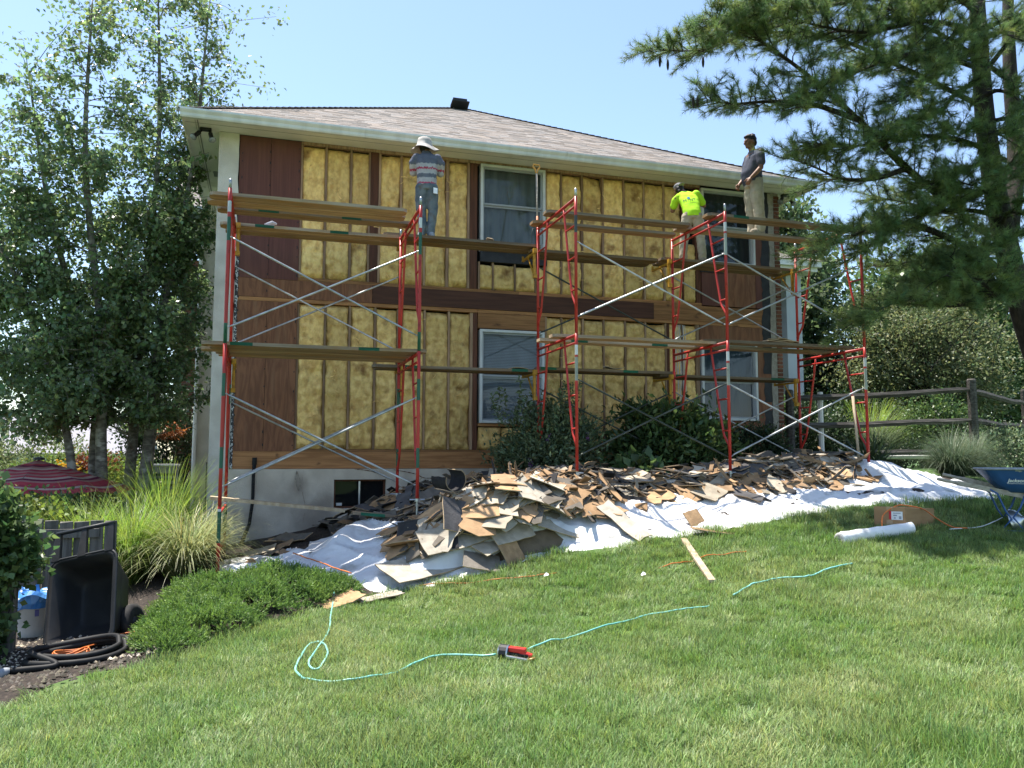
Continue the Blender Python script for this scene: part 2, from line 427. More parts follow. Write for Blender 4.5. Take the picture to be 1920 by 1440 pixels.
def H(x, y):
    x = np.asarray(x, float); y = np.asarray(y, float)
    xc = np.clip(x, -9, 20); yc = np.clip(y, -15, 12)
    s = _W[_n] + _W[_n + 1] * xc + _W[_n + 2] * yc
    for i in range(_n):
        s = s + _W[i] * _U((xc - CP[i, 0]) ** 2 + (yc - CP[i, 1]) ** 2)
    return s
def h1(x, y): return float(H(x, y))

# boundary between the lawn and what lies behind it (tarpaulin, beds): lawn where y < YB(x)
YBX = np.array([-9, -5, -2.2, -1.6, -1.48, -1.19, -.81, -.53, -.14, .39, .72, 1.06, 1.41, 2.07, 2.55, 3.32, 3.84, 4.59, 5.07, 5.77, 6.44, 7.49, 8.31, 9.59, 10.45, 12, 14, 22])
YBY = np.array([-8.4, -8, -7.5, -7.1, -6.8, -6.56, -6.42, -6.16, -5.54, -5.13, -4.76, -4.61, -4.47, -4.42, -4.45, -4.25, -4.47, -4.48, -4.53, -4.48, -4.39, -4.31, -4.36, -4.26, -4.01, -3.2, -2.5, -2.5])
def YB(x): return np.interp(x, YBX, YBY)
# ================================================================== GROUND
def axis(lo, hi, d, far):
    a = np.arange(lo, hi + 1e-6, d)
    ext = np.array([1, 2.5, 5, 10, 20, 45, 90, 200, far])
    return np.concatenate([lo - ext[::-1], a, hi + ext])
gx, gy = axis(-9, 20, .3, 900), axis(-15, 12, .3, 900)
GX, GY = np.meshgrid(gx, gy)
GZ = H(GX, GY)
GZ = GZ - np.clip((np.maximum(np.abs(GX - 5) - 15, 0) + np.maximum(np.abs(GY) - 15, 0)) * .01, 0, 2.5)
GZ = GZ + .018 * np.sin(GX * 2.1 + GY * .7) * np.cos(GY * 1.7 - GX * .4)
nx_, ny_ = len(gx), len(gy)
ii = (np.arange(ny_ - 1)[:, None] * nx_ + np.arange(nx_ - 1)[None, :]).ravel()
M_lawn = pmat('lawn_soil', (0.060, 0.115, 0.028), (0.075, 0.125, 0.036), (1.1, 1.1, 1.1), detail=6, rough=.95, c3=(.12, .125, .055), s3=(.8, .8, .8), lo3=.55, hi3=.75, bump=.6, bscale=(60, 60, 60))
g = npmesh('lawn', np.stack([GX, GY, GZ], -1).reshape(-1, 3), np.stack([ii, ii + 1, ii + nx_ + 1, ii + nx_], -1), mats=[M_lawn], smooth=True)
setp(g, 'gently sloping back lawn under the short grass', None, None, 'structure')

# mulch bed between the lawn edge and the house, running round to the left
def bed_sheet(name, xs, nv, yb, mat, lift):
    V = []
    for x in xs:
        y0 = float(YB(x)); y1 = yb(x)
        for j in range(nv + 1):
            y = y0 + (y1 - y0) * j / nv
            k = min(1, j / 2)
            V.append((x, y + (.05 * fbm(x * 3, 2, 1) if j == 0 else 0), h1(x, y) + (lift + .035 * abs(fbm(x * 5, y * 5, 0))) * k - .01 * (1 - k)))
    F = []
    for i in range(len(xs) - 1):
        for j in range(nv):
            a = i * (nv + 1) + j
            F.append((a, a + nv + 1, a + nv + 2, a + 1))
    return npmesh(name, V, F, mats=[mat], smooth=True)
b = bed_sheet('garden_bed', np.arange(-8.5, 11.2, .16), 34, lambda x: 0.0 if x > -.75 else 6.0, M_soil, .03)
setp(b, 'dark mulch bed between the lawn and the house', None, None, 'structure')

# pale gravel patch under the hose and cart
M_gravel = pmat('gravel', (0.52, 0.46, 0.38), (0.30, 0.27, 0.23), (25, 25, 25), rough=.95, tint=True, bump=.4)
mb = MB()
for i in range(1500):
    x, y = rng.uniform(-2.3, -.75), rng.uniform(-6.6, -4.2)
    if y < YB(x) + .12: continue
    r = rng.uniform(.010, .024)
    z = h1(x, y) + .04
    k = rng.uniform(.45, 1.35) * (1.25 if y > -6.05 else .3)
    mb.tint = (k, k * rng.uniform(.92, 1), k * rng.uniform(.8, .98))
    s0 = len(mb.v)
    n = 5
    a0 = rng.uniform(0, 6)
    for j in range(n):
        a = a0 + 6.283 * j / n + rng.uniform(-.3, .3)
        mb.v.append((x + r * math.cos(a), y + r * math.sin(a), z - .01))
    mb.v.append((x + rng.uniform(-.3, .3) * r, y, z + r * .42))
    for j in range(n): mb.face((s0 + j, s0 + (j + 1) % n, s0 + n))
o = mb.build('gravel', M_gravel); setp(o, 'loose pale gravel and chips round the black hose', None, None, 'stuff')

# ================================================================== HOUSE
house = thing('house', 'two-storey house with its siding stripped to yellow insulation, studs and plywood', 'house', (4.3, 0, -.5))
HX0, HX1 = -.80, 9.40
mb = MB(); mb.box(-.78, .16, -2.2, 9.38, 10.6, 5.10); mb.build('light_block_core', M_dark, house)  # unseen solid box filling the house, added to block light behind the insulation
# side and back skins
mb = MB(); mb.box(-.80, .16, -2.2, -.781, 10.6, 5.135); mb.box(-.78, 10.601, -2.2, 9.38, 10.63, 5.135); mb.build('side_wall', M_stucco, house)

def insul_batt(x0, x1, z0, z1, name='insulation_batt'):
    x0 -= .013; x1 += .013
    nx, nz = max(5, int((x1 - x0) / .024)), max(4, int((z1 - z0) / .028))
    sd = rng.uniform(0, 100)
    mb = MB()
    top = rng.uniform(0, .03)
    P = {}
    def fn(u, v):
        x = x0 + (x1 - x0) * u; z = z0 + (z1 - top - z0) * v
        e = 1 - abs(2 * u - 1) ** 9
        e2 = 1 - max(0, (abs(2 * v - 1) - .9) / .1) ** 2
        f = fbm(x * 6 + sd, z * 5, sd) * .018 + abs(fbm(x * 9, z * 12 + sd, 3)) * .030 + abs(fbm(x * 24 + sd, z * 20, 7)) * .016 + .02 * max(0, fbm(x * 1.5, z * 14 + sd, 5))
        rip = max(0, fbm(x * 2.2 + sd, z * 1.6, sd + 9) - .06) * .12
        return (x + (.006 * fbm(z * 4, sd, 1) if u in (0, 1) else 0), .045 - .062 * e * e2 - f * e * e2 + rip, z)
    mb.grid(fn, nx, nz)
    return mb.build(name, M_insul, house, smooth=True)

def stud(x0, x1, z0, z1, dark=False):
    mb = MB(); mb.box(x0, -.004 + rng.uniform(-.004, .004), z0, x1, .12, z1)
    return mb.build('stud', M_studdark if dark else M_stud, house)

def board(name, x0, x1, z0, z1, mat, y0=-.01, y1=.11):
    mb = MB(); mb.box(x0, y0, z0, x1, y1, z1)
    return mb.build(name, mat, house, bev=.003)

# --- second storey, left of the upper window
Z20, Z21 = 2.87, 5.085
edges = [(.47, .50, 0), (.855, .89, 0), (1.262, 1.298, 0), (1.57, 1.60, 0), (1.605, 1.735, 1), (1.74, 1.775, 0), (2.10, 2.138, 0), (2.505, 2.54, 0), (2.895, 2.945, 0), (3.27, 3.31, 0), (3.315, 3.445, 1)]
for a, c, d in edges: stud(a, c, Z20, Z21, d)
for a, c in ((.503, .852), (.893, 1.259), (1.30, 1.567), (1.778, 2.097), (2.141, 2.502), (2.543, 2.892), (2.948, 3.267)):
    insul_batt(a, c, Z20, Z21)
# under the upper window
for a in (3.47, 3.72, 4.12, 4.50, 4.66): stud(a, a + .03, Z20, 3.35)
for a, c in ((3.502, 3.718), (3.752, 4.118), (4.152, 4.498), (4.532, 4.658)): insul_batt(a, c, Z20, 3.34)
board('window_flashing', 3.50, 4.72, 3.352, 3.535, M_black, -.035)
# right of it
rs = [4.69, 4.985, 5.39, 5.795, 6.215, 6.62, 7.03]
for a in rs: stud(a, a + .032, Z20, Z21)
for a, c in zip(rs[:-1], rs[1:]): insul_batt(a + .034, c - .002, Z20, Z21)
insul_batt(7.066, 7.40, Z20, Z21); stud(7.405, 7.44, Z20, Z21, 1); insul_batt(7.445, 7.68, Z20, 4.0); stud(7.70, 7.74, Z20, Z21, 1); stud(7.745, 7.80, Z20, Z21, 1)
board('plywood_panel', 7.81, 8.30, 2.83, 3.62, M_plyred, -.02); board('plywood_panel', 8.305, 8.97, 2.83, 3.62, M_ply, -.02)
board('plywood_panel', 8.98, 9.27, 2.83, 5.12, M_plyred, -.018)
board('building_paper', 7.78, 8.26, 3.46, 3.64, M_black, -.035)
# --- plates and rim boards between the storeys
board('bottom_plate', -.48, 4.20, 2.812, 2.866, M_beam, -.016); board('bottom_plate', 4.204, 7.80, 2.812, 2.866, M_beam, -.016)
board('rim_board', -.485, 1.655, 2.515, 2.81, M_ply, -.022); board('rim_board', 1.66, 6.80, 2.515, 2.81, M_rim, -.03); board('rim_board', 6.804, 9.26, 2.515, 2.81, M_beam, -.02)
board('top_plate', -.48, 3.46, 2.453, 2.512, M_beam, -.018); board('top_plate', 3.464, 9.26, 2.453, 2.512, M_beam, -.018)
board('top_plate', .47, 7.80, 5.088, 5.137, M_stud, -.012)
# --- first storey
Z10, Z11 = .108, 2.449
for a, c, d in [(.47, .50, 0), (.895, .925, 0), (1.285, 1.32, 0), (1.70, 1.735, 0), (2.08, 2.11, 0), (2.12, 2.155, 0), (2.53, 2.562, 0), (2.945, 2.98, 0), (3.33, 3.38, 0), (3.385, 3.46, 1)]: stud(a, c, Z10, Z11, d)
for a, c in ((.503, .892), (.928, 1.282), (1.323, 1.697), (1.738, 2.077), (2.158, 2.527), (2.565, 2.942), (2.983, 3.327)): insul_batt(a, c, Z10, Z11)
for a in rs: stud(a, a + .032, Z10, Z11)
for a, c in zip(rs[:-1], rs[1:]): insul_batt(a + .034, c - .002, Z10, Z11)
stud(7.07, 7.12, Z10, Z11, 1); insul_batt(7.125, 7.36, Z10, Z11); stud(7.365, 7.40, Z10, Z11); insul_batt(7.405, 7.66, Z10, Z11); stud(7.665, 7.74, Z10, Z11)
board('window_header', 3.47, 4.685, 2.19, 2.448, M_beam, -.02)
board('window_header', 7.75, 9.25, 2.16, 2.448, M_ply, -.02)
for a, c in ((3.5, 3.88), (3.92, 4.28), (4.32, 4.66)): insul_batt(a, c, Z10, .50)
board('window_sill_plate', 3.48, 4.68, .505, .555, M_beam, -.01)
board('plywood_panel', 8.985, 9.27, .08, 2.155, M_ply, -.018); board('plywood_panel', 7.745, 8.98, .08, .66, M_ply, -.018)
board('bottom_plate', -.46, 4.4, .068, .104, M_beam, -.018); board('bottom_plate', 4.404, 9.26, .068, .104, M_beam, -.018)
board('sill_beam', -.45, 4.6, -.205, .066, M_beam, -.025); board('sill_beam', 4.604, 9.27, -.205, .066, M_beam, -.025)
# plywood at the left corner
for x0, x1 in ((-.485, -.004), (0, .465)):
    board('plywood_panel', x0, x1, 2.815, 5.125, M_plyred, -.022)
    board('plywood_panel', x0, x1, .07, 2.45, M_ply, -.02)
# loose wires by the lower right window, nail heads on the plywood, shreds of wool
mb = MB()
for k in range(9):
    x = 7.18 + k * .03 + rng.uniform(-.01, .01)
    pts = [(x + .04 * fbm(z * 1.3, k, 0), -.05 - .02 * rng.random(), z) for z in np.linspace(2.42, 1.0, 9)]
    mb.tube(pts, .005, 4)
o = mb.build('hanging_wire', M_bucket, house); o['kind'] = 'stuff'
mb = MB()
for k in range(150):
    x = rng.choice([rng.uniform(.55, 3.2), rng.uniform(4.8, 7.0)]); z = rng.choice([rng.uniform(.2, 2.3), rng.uniform(2.95, 4.9)])
    if 3.4 < x < 4.75: continue
    l = rng.uniform(.05, .17); a = rng.uniform(0, 6.28); cv = rng.uniform(-2.5, 2.5)
    pts = []
    for j in range(5):
        t = j / 4
        pts.append((x + l * t * math.cos(a + cv * t), -.055 - .03 * math.sin(t * 3.1) - .01, z + l * t * math.sin(a + cv * t) - .03 * t))
    k2 = rng.uniform(.95, 1.5); mb.tint = (k2, k2, k2 * 1.1)
    w0 = rng.uniform(.003, .011)
    for j in range(4):
        p, q = pts[j], pts[j + 1]
        mb.poly([(p[0] - w0 * .3, p[1], p[2] - w0), (q[0] - w0 * .3, q[1], q[2] - w0), (q[0], q[1] - .006, q[2] + w0), (p[0], p[1] - .006, p[2] + w0)])
o = mb.build('wool_shred', M_insul, house); o['kind'] = 'stuff'
mb = MB()
for x in (-.012, -.44, .44):
    z = .15
    while z < 5.05:
        mb.box(x - .007, -.027, z, x + .007, -.0215, z + rng.uniform(.012, .05)); z += rng.uniform(.12, .34)
o = mb.build('nail', M_black, house); o['kind'] = 'stuff'

# --- stucco corner pier with torn edge
def pier():
    mb = MB()
    zs = np.linspace(-2.0, 5.135, 60)
    L, Rr = [], []
    for z in zs:
        Rr.append((-.497 + .014 * fbm(z * 4, 1, 5) + .01 * fbm(z * 15, 3, 5), z))
    for i in range(59):
        (r0, z0), (r1, z1) = Rr[i], Rr[i + 1]
        mb.poly([(-.80, -.05, z0), (r0, -.05, z0), (r1, -.05, z1), (-.80, -.05, z1)])
        mb.poly([(r0, -.05, z0), (r0, .0, z0), (r1, .0, z1), (r1, -.05, z1)])
        mb.poly([(-.80, .16, z0), (-.80, -.05, z0), (-.80, -.05, z1), (-.80, .16, z1)])
    return mb.build('stucco_pier', M_stucco, house)
pier()
board('lath_edge', -.492, -.45, -.2, 3.15, M_lathmetal, -.032)
# --- foundation with its window opening
BW = (1.10, 1.93, -.84, -.38)
mb = MB()
for a in ((-.50, -2.0, BW[0], -.21), (BW[1], -2.0, 9.38, -.21), (BW[0], -2.0, BW[1], BW[2]), (BW[0], BW[3], BW[1], -.21)):
    x0, z0, x1, z1 = a
    nx, nz = max(1, int((x1 - x0) / .12)), max(1, int((z1 - z0) / .12))
    def fn(u, v):
        x = x0 + (x1 - x0) * u; z = z0 + (z1 - z0) * v
        inner = (0 < u < 1) and (0 < v < 1)
        return (x, -.06 + (.008 * fbm(x * 2, z * 2, 8) if inner else 0), z)
    mb.grid(fn, nx, nz)
mb.poly([(-.5, -.06, -.21), (9.38, -.06, -.21), (9.38, .16, -.209), (-.5, .16, -.209)])
mb.poly([(BW[0], -.06, BW[2]), (BW[1], -.06, BW[2]), (BW[1], .16, BW[2]), (BW[0], .16, BW[2])])
mb.poly([(BW[0], -.06, BW[2]), (BW[0], .16, BW[2]), (BW[0], .16, BW[3]), (BW[0], -.06, BW[3])])
mb.poly([(BW[1], .16, BW[2]), (BW[1], -.06, BW[2]), (BW[1], -.06, BW[3]), (BW[1], .16, BW[3])])
mb.poly([(BW[0], .16, BW[3]), (BW[1], .16, BW[3]), (BW[1], -.06, BW[3]), (BW[0], -.06, BW[3])])
mb.build('foundation', M_found, house)
mb = MB()
x0, x1, z0, z1 = BW
for a in ((x0 + .002, .03, z0 + .002, x0 + .03, .09, z1 - .002), (x1 - .03, .03, z0 + .002, x1 - .002, .09, z1 - .002), (x0 + .03, .03, z1 - .03, x1 - .03, .09, z1 - .002), (x0 + .03, .03, z0 + .002, x1 - .03, .09, z0 + .03)):
    mb.box(*a)
bwin = mb.build('basement_window', M_studdark, house)
mb = MB(); mb.box(1.50, .035, z0 + .03, 1.525, .085, z1 - .03); mb.build('mullion', M_alu, bwin)
for a, c in ((x0 + .03, 1.50), (1.525, x1 - .03)):
    mb = MB(); mb.poly([(a, .07, z0 + .03), (c, .07, z0 + .03), (c, .07, z1 - .03), (a, .07, z1 - .03)]); mb.build('pane', M_glass, bwin)
mb = MB(); mb.box(1.15, .062, -.80, 1.24, .066, -.755); mb.build('sticker', M_paper, bwin)

# --- windows
def window(x0, x1, z0, z1, cover, rail=None):
    mb = MB(); t = .045; y0, y1 = -.045, .10
    mb.box(x0, y0, z0, x0 + t, y1, z1); mb.box(x1 - t, y0, z0, x1, y1, z1)
    mb.box(x0 + t, y0, z1 - t, x1 - t, y1, z1); mb.box(x0 + t, y0 - .012, z0, x1 - t, y1, z0 + t)
    wn = mb.build('window', M_frame, house, bev=.003)
    rail = rail or (z0 + z1) / 2
    for (a, c, yy) in ((rail, z1 - t, .0), (z0 + t, rail, .03)):
        mb = MB(); s = .032; X0, X1 = x0 + t + .001, x1 - t - .001
        mb.box(X0, yy, a, X0 + s, yy + .028, c); mb.box(X1 - s, yy, a, X1, yy + .028, c)
        mb.box(X0 + s, yy, a, X1 - s, yy + .028, a + s); mb.box(X0 + s, yy, c - s, X1 - s, yy + .028, c)
        mb.build('sash', pmat_cache_sash(), wn)
        mb = MB(); mb.poly([(X0 + s, yy + .014, a + s), (X1 - s, yy + .014, a + s), (X1 - s, yy + .014, c - s), (X0 + s, yy + .014, c - s)])
        mb.build('pane', M_glass, wn)
    if cover == 'blind':
        mb = MB(); z = z0 + t
        while z < z1 - t:
            mb.poly([(x0 + t, .088, z), (x1 - t, .088, z), (x1 - t, .104, z + .026), (x0 + t, .104, z + .026)]); z += .027
        o = mb.build('blind', M_blind, wn); o['kind'] = 'stuff'
        mb = MB(); mb.poly([(x0 + t, .118, z0), (x1 - t, .118, z0), (x1 - t, .118, z1), (x0 + t, .118, z1)]); mb.build('shade', M_dark, wn)
    else:
        mb = MB()
        mb.grid(lambda u, v: (x0 + t + (x1 - x0 - 2 * t) * u, .11 + .012 * math.sin(u * 46 + 2 * math.sin(v * 3)), z0 + t + (z1 - z0 - 2 * t) * v), 40, 6)
        mb.build('curtain', cover, wn, smooth=True)
    return wn
_s = []
def pmat_cache_sash():
    if not _s: _s.append(pmat('sash_vinyl', (0.34, 0.36, 0.38), (0.28, 0.30, 0.32), (4, 4, 4), rough=.5))
    return _s[0]
M_dkcurtain = pmat('dark_screen', (0.035, 0.045, 0.045), (0.022, 0.028, 0.03), (3, 1, .6), rough=.8)
M_dkblind = pmat('grey_blue_shade', (0.06, 0.085, 0.12), (0.045, 0.065, 0.095), (3, 1, .6), rough=.8)
window(3.50, 4.69, 3.54, 5.085, M_curtain, 4.37)
window(7.82, 8.97, 3.63, 5.085, M_dkcurtain)
window(3.50, 4.67, .56, 2.17, 'blind', 1.36)
window(7.77, 8.96, .67, 2.145, M_dkblind)

# --- right end: torn stucco edge, black paper, brick veneer edge
mb = MB()
zs = np.linspace(-.2, 5.12, 70)
for i in range(69):
    a0 = 9.275 + .05 * max(0, fbm(zs[i] * 2.2, 7, 0)) + .015 * fbm(zs[i] * 9, 1, 2); a1 = 9.275 + .05 * max(0, fbm(zs[i + 1] * 2.2, 7, 0)) + .015 * fbm(zs[i + 1] * 9, 1, 2)
    mb.poly([(a0, -.03, zs[i]), (9.40, -.03, zs[i]), (9.40, -.03, zs[i + 1]), (a1, -.03, zs[i + 1])])
    mb.poly([(a0, .0, zs[i]), (a0, -.03, zs[i]), (a1, -.03, zs[i + 1]), (a1, .0, zs[i + 1])])
mb.build('torn_stucco_edge', M_mortar, house)
mb = MB()
for i in range(69):
    def ex(z): return 9.10 + .09 * fbm(z * 1.5, 4, 4) + .03 * fbm(z * 6, 1, 4)
    if zs[i] < 1.5 and i % 7 < 2: continue
    mb.poly([(ex(zs[i]), -.024, zs[i]), (9.29, -.022, zs[i]), (9.29, -.022, zs[i + 1]), (ex(zs[i + 1]), -.024, zs[i + 1])])
mb.build('building_paper', M_black, house)
mb = MB(); mb.box(9.40, -.026, -.6, 9.515, 10.5, 5.13); veneer = mb.build('brick_veneer', M_mortar, house)
mb = MB(); mb.box(-.055, -.02, -.029, .055, .05, .029); bme = mb.mesh('brick')
bme.materials.append(M_brick)
z = -.2; k = 0
while z < 5.08:
    o = bpy.data.objects.new('brick', bme); COL.objects.link(o); o.parent = veneer
    o.location = Vector((9.464 + (.003 if k % 2 else 0), -.022 + rng.uniform(-.003, .003), z + .032)) - Vector(house.location)
    z += .0755; k += 1
mb = MB()   # the veneer's side face, seen only from the side
z = -.5; r = 0
while z < 5.05:
    y = .1 + (.1 if r % 2 else 0)
    while y < 10.3:
        mb.box(9.515, y, z, 9.524, y + .19, z + .06); y += .2
    z += .0755; r += 1
o = mb.build('side_brick', M_brick, veneer); o['kind'] = 'stuff'

# --- soffit, fascia, gutter
XL, XR, YF, YK = -1.32, 9.93, -.60, 11.8
ZE = 5.215
mb = MB()
mb.box(XL + .02, YF + .05, 5.14, XR - .02, -.0, 5.155)
mb.box(XL + .02, .0, 5.14, -.78, 11.7, 5.155)
mb.box(9.40, .0, 5.14, XR - .02, 11.7, 5.155)
mb.build('soffit', M_white, house)
mb = MB()
for y in (-.30,): mb.box(XL + .03, y, 5.136, XR - .03, y + .006, 5.1395)
mb.box(-1.11, YF + .1, 5.132, -1.095, 4.5, 5.1395)
mb.box(-1.14, YF + .1, 5.134, -1.135, 4.5, 5.1395)
mb.build('soffit_joint', pmat('joint_shadow', (.25, .25, .24), rough=.8), house)
mb = MB()
for k in range(5): mb.box(-1.0, 1.92 + k * .055, 5.118, -.84, 1.945 + k * .055, 5.1395)
mb.build('soffit_vent', M_greyink, house)
mb = MB()
mb.box(XL + .004, YF + .02, 5.085, XR - .004, YF + .045, ZE - .004); mb.box(XL, YF + .02, 5.085, XL + .02, 4.6, ZE - .004); mb.box(XR - .02, YF + .02, 5.085, XR, 11.7, ZE - .004)
mb.build('fascia', M_white, house)
prof = [(-.585, 5.205), (-.585, 5.078), (-.645, 5.078), (-.66, 5.10), (-.668, 5.135), (-.69, 5.16), (-.703, 5.178), (-.703, 5.207), (-.69, 5.209), (-.685, 5.19), (-.655, 5.15), (-.645, 5.09)]
mb = MB()
secs = [XL - .01, 1.0, 4.05, 7.1, XR + .01]
for q in range(4):
    a, c = secs[q], secs[q + 1]
    dz = [0, -.004, -.002, .002, 0]
    for i in range(len(prof) - 1):
        (y0, z0), (y1, z1) = prof[i], prof[i + 1]
        mb.poly([(a, y0, z0 + dz[q]), (c, y0, z0 + dz[q + 1]), (c, y1, z1 + dz[q + 1]), (a, y1, z1 + dz[q])])
for X in (XL - .01, XR + .01):
    mb.poly([(X, y, z) for y, z in prof])
mb.build('gutter', M_gutter, house)

# --- roof
RH = 3.10
AP1, AP2 = Vector((4.305, YF + 5.62, ZE + RH)), Vector((4.305, YK - 5.62, ZE + RH))
c00, c10, c11, c01 = Vector((XL, YF, ZE)), Vector((XR, YF, ZE)), Vector((XR, YK, ZE)), Vector((XL, YK, ZE))
mb = MB()
for f in ((c00, c10, AP1), (c10, c11, AP2, AP1), (c11, c01, AP2), (c01, c00, AP1, AP2)): mb.poly(f)
for f in ((c00, c10, AP1), (c10, c11, AP2, AP1), (c11, c01, AP2), (c01, c00, AP1, AP2)): mb.poly([p - Vector((0, 0, .02)) for p in f][::-1])
roof = mb.build('roof', M_shingle, house)
def slope(mb, a, b_, t0, t1, expo=.142):
    """shingle courses on the slope whose eave runs a->b and whose top runs t0->t1"""
    n = (b_ - a).cross(t0 - a).normalized()
    if n.z < 0: n = -n
    ln = ((t0 + t1) / 2 - (a + b_) / 2).length
    u = (b_ - a).normalized()
    rows = int(ln / expo)
    for r in range(rows):
        s0, s1 = r / rows, min(1, (r + 1.05) / rows)
        l0, r0 = a.lerp(t0, s0), b_.lerp(t1, s0)
        l1, r1 = a.lerp(t0, s1), b_.lerp(t1, s1)
        W = (r0 - l0).length
        if W < .1: continue
        x = -rng.uniform(0, .3)
        if r == 0: l0 = l0 - (l1 - l0) * .12; r0 = r0 - (r1 - r0) * .12
        d0 = u.dot(l0 - a); d1 = u.dot(l1 - a); W1 = (r1 - l1).length
        while x < W:
            wd = rng.uniform(.12, .34)
            xa, xb = max(0, x), min(W, x + wd)
            x += wd
            if xb - xa < .01: continue
            hgt = rng.choice((.006, .008, .011))
            k = rng.choice((rng.uniform(.88, 1.12), rng.uniform(.78, 1.15))); hu = rng.uniform(-.05, .05)
            mb.tint = (k * (1 + hu), k, k * (1 - hu))
            # keep x across the course, clip the top to the upper edge
            ua, ub = min(max(xa - (d1 - d0), 0), W1), min(max(xb - (d1 - d0), 0), W1)
            p0, p1 = l0 + u * xa, l0 + u * xb
            q0, q1 = l1 + u * ua, l1 + u * ub
            mb.poly([p0 + n * hgt, p1 + n * hgt, q1 + n * .004, q0 + n * .004])
            mb.poly([p0, p1, p1 + n * hgt, p0 + n * hgt])
mb = MB()
slope(mb, c00, c10, AP1, AP1); slope(mb, c10, c11, AP1, AP2, .3); slope(mb, c01, c00, AP2, AP1, .2)
o = mb.build('shingle', M_shingle, roof); o['kind'] = 'stuff'
mb = MB()
for a, c in ((c00, AP1), (c10, AP1)):
    d = (c - a); n = int(d.length / .16)
    for k in range(n):
        p, q = a + d * (k / n), a + d * ((k + 1.15) / n)
        s = Vector((d.y, -d.x, 0)).normalized() * .11
        kk = rng.uniform(.7, 1.1); mb.tint = (kk, kk, kk)
        up = Vector((0, 0, .035)); up2 = Vector((0, 0, .018)); dn = Vector((0, 0, -.035))
        mb.poly([p - s + dn + up, p + up, q + up2, q - s + dn + up2]); mb.poly([p + up, p + s + dn + up, q + s + dn + up2, q + up2])
        mb.poly([p - s + dn, p + s + dn, p + s + dn + up, p + up, p - s + dn + up])
o = mb.build('hip_cap', M_shingle, roof); o['kind'] = 'stuff'
# apex vent
va = AP1 + Vector((-.12, -.35, -.20))
mb = MB(); mb.obox(va + Vector((0, 0, .12)), (.17, 0, 0), (0, .16, -.03), (0, .012, .075)); mb.obox(va + Vector((0, -.02, .03)), (.21, 0, 0), (0, .22, -.09), (0, 0, .012))
mb.build('roof_vent', M_blackplastic, roof, bev=.012)

# --- floodlights under the soffit
def floodlight(c):
    mb = MB(); mb.obox((c[0], c[1], c[2] - .02), (.085, 0, 0), (0, .05, 0), (0, 0, .018))
    f = mb.build('floodlight', M_toolblack, house, bev=.006)
    for s, d in ((-1, Vector((-.6, -.35, -.75))), (1, Vector((.25, -.45, -.85)))):
        d = d.normalized(); mb = MB()
        p = Vector((c[0] + s * .055, c[1], c[2] - .035))
        mb.tube([p, p + d * .05, p + d * .06, p + d * .14, p + d * .15, p + d * .205], [.016, .016, .034, .034, .03, .058], 12)
        e = p + d * .206
        h = mb.build('lamp_head', M_toolblack, f, smooth=False)
        mb = MB(); mb.tube([e - d * .004, e + d * .012, e + d * .02], [.056, .05, .02], 12); mb.build('bulb', M_rimgrey, f, smooth=True)
floodlight((-1.0, -.10, 5.14)); floodlight((9.70, -.02, 5.14))

# --- rear wing seen past the corner
mb = MB(); mb.box(-1.43, 5.0, -2.2, -.81, 8.0, 5.13); mb.build('wing_wall', M_stucco, house)
mb = MB(); mb.box(-2.0, 4.55, 5.14, -1.322, 8.4, 5.155); mb.build('wing_soffit', M_white, house)
mb = MB(); mb.box(-2.02, 4.50, 5.08, -1.324, 4.53, 5.21); mb.box(-2.03, 4.53, 5.08, -2.01, 8.4, 5.21); mb.box(-2.05, 4.41, 5.11, -1.35, 4.497, 5.20); mb.build('wing_gutter', M_gutter, house)
mb = MB()
slope(mb, Vector((-2.05, 4.48, 5.21)), Vector((-1.34, 4.48, 5.21)), Vector((-2.05, 8.4, 7.3)), Vector((-1.34, 8.4, 7.3)))
mb.poly([(-2.04, 4.48, 5.2), (-1.34, 4.48, 5.2), (-1.34, 8.4, 7.29), (-2.04, 8.4, 7.29)])
mb.build('wing_roof', M_shingle, house)
mb = MB(); mb.tube([(-1.72, 4.46, 5.10), (-1.66, 4.60, 4.96), (-1.42, 4.9, 4.72), (-1.38, 4.95, 4.5), (-1.385, 4.95, 3), (-1.39, 4.95, -1.6)], .042, 8); mb.build('downspout', M_white, house)
# brick chimney stub behind the wing
mb = MB(); mb.box(-2.04, 7.52, -2, -1.50, 8.3, 4.75); chim = mb.build('brick_chimney', M_mortar, house)
mb = MB(); z = -1.9; r = 0
while z < 4.68:
    x = -2.05 - (.1 if r % 2 else 0)
    while x < -1.52:
        xa, xb = max(x, -2.05), min(x + .19, -1.50)
        if xb - xa > .03:
            k = rng.uniform(.6, 1.0); mb.tint = (k, k, k); mb.box(xa, 7.505, z, xb, 7.55, z + .06)
        x += .2
    z += .0755; r += 1
o = mb.build('chimney_brick', M_brick, chim); o['kind'] = 'stuff'
# rear porch on the right: pale post and a bit of roof
mb = MB(); mb.box(12.55, 4.0, -.6, 13.0, 4.4, 4.62); mb.build('porch_post', pmat('pale_grey_paint', (.50, .53, .55), (.44, .47, .49), (2, 2, 2), rough=.6), house, bev=.01)
mb = MB(); mb.box(11.2, 3.6, 4.62, 13.2, 8, 4.72); mb.box(11.15, 3.5, 4.722, 13.25, 3.6, 4.86); mb.build('porch_eave', M_white, house)
mb = MB(); slope(mb, Vector((11.1, 3.48, 4.87)), Vector((13.3, 3.48, 4.87)), Vector((11.1, 8, 6.6)), Vector((12.0, 8, 6.6)))
mb.poly([(11.1, 3.48, 4.865), (13.3, 3.48, 4.865), (12.0, 8, 6.59), (11.1, 8, 6.59)]); mb.build('porch_roof', M_shingle, house)

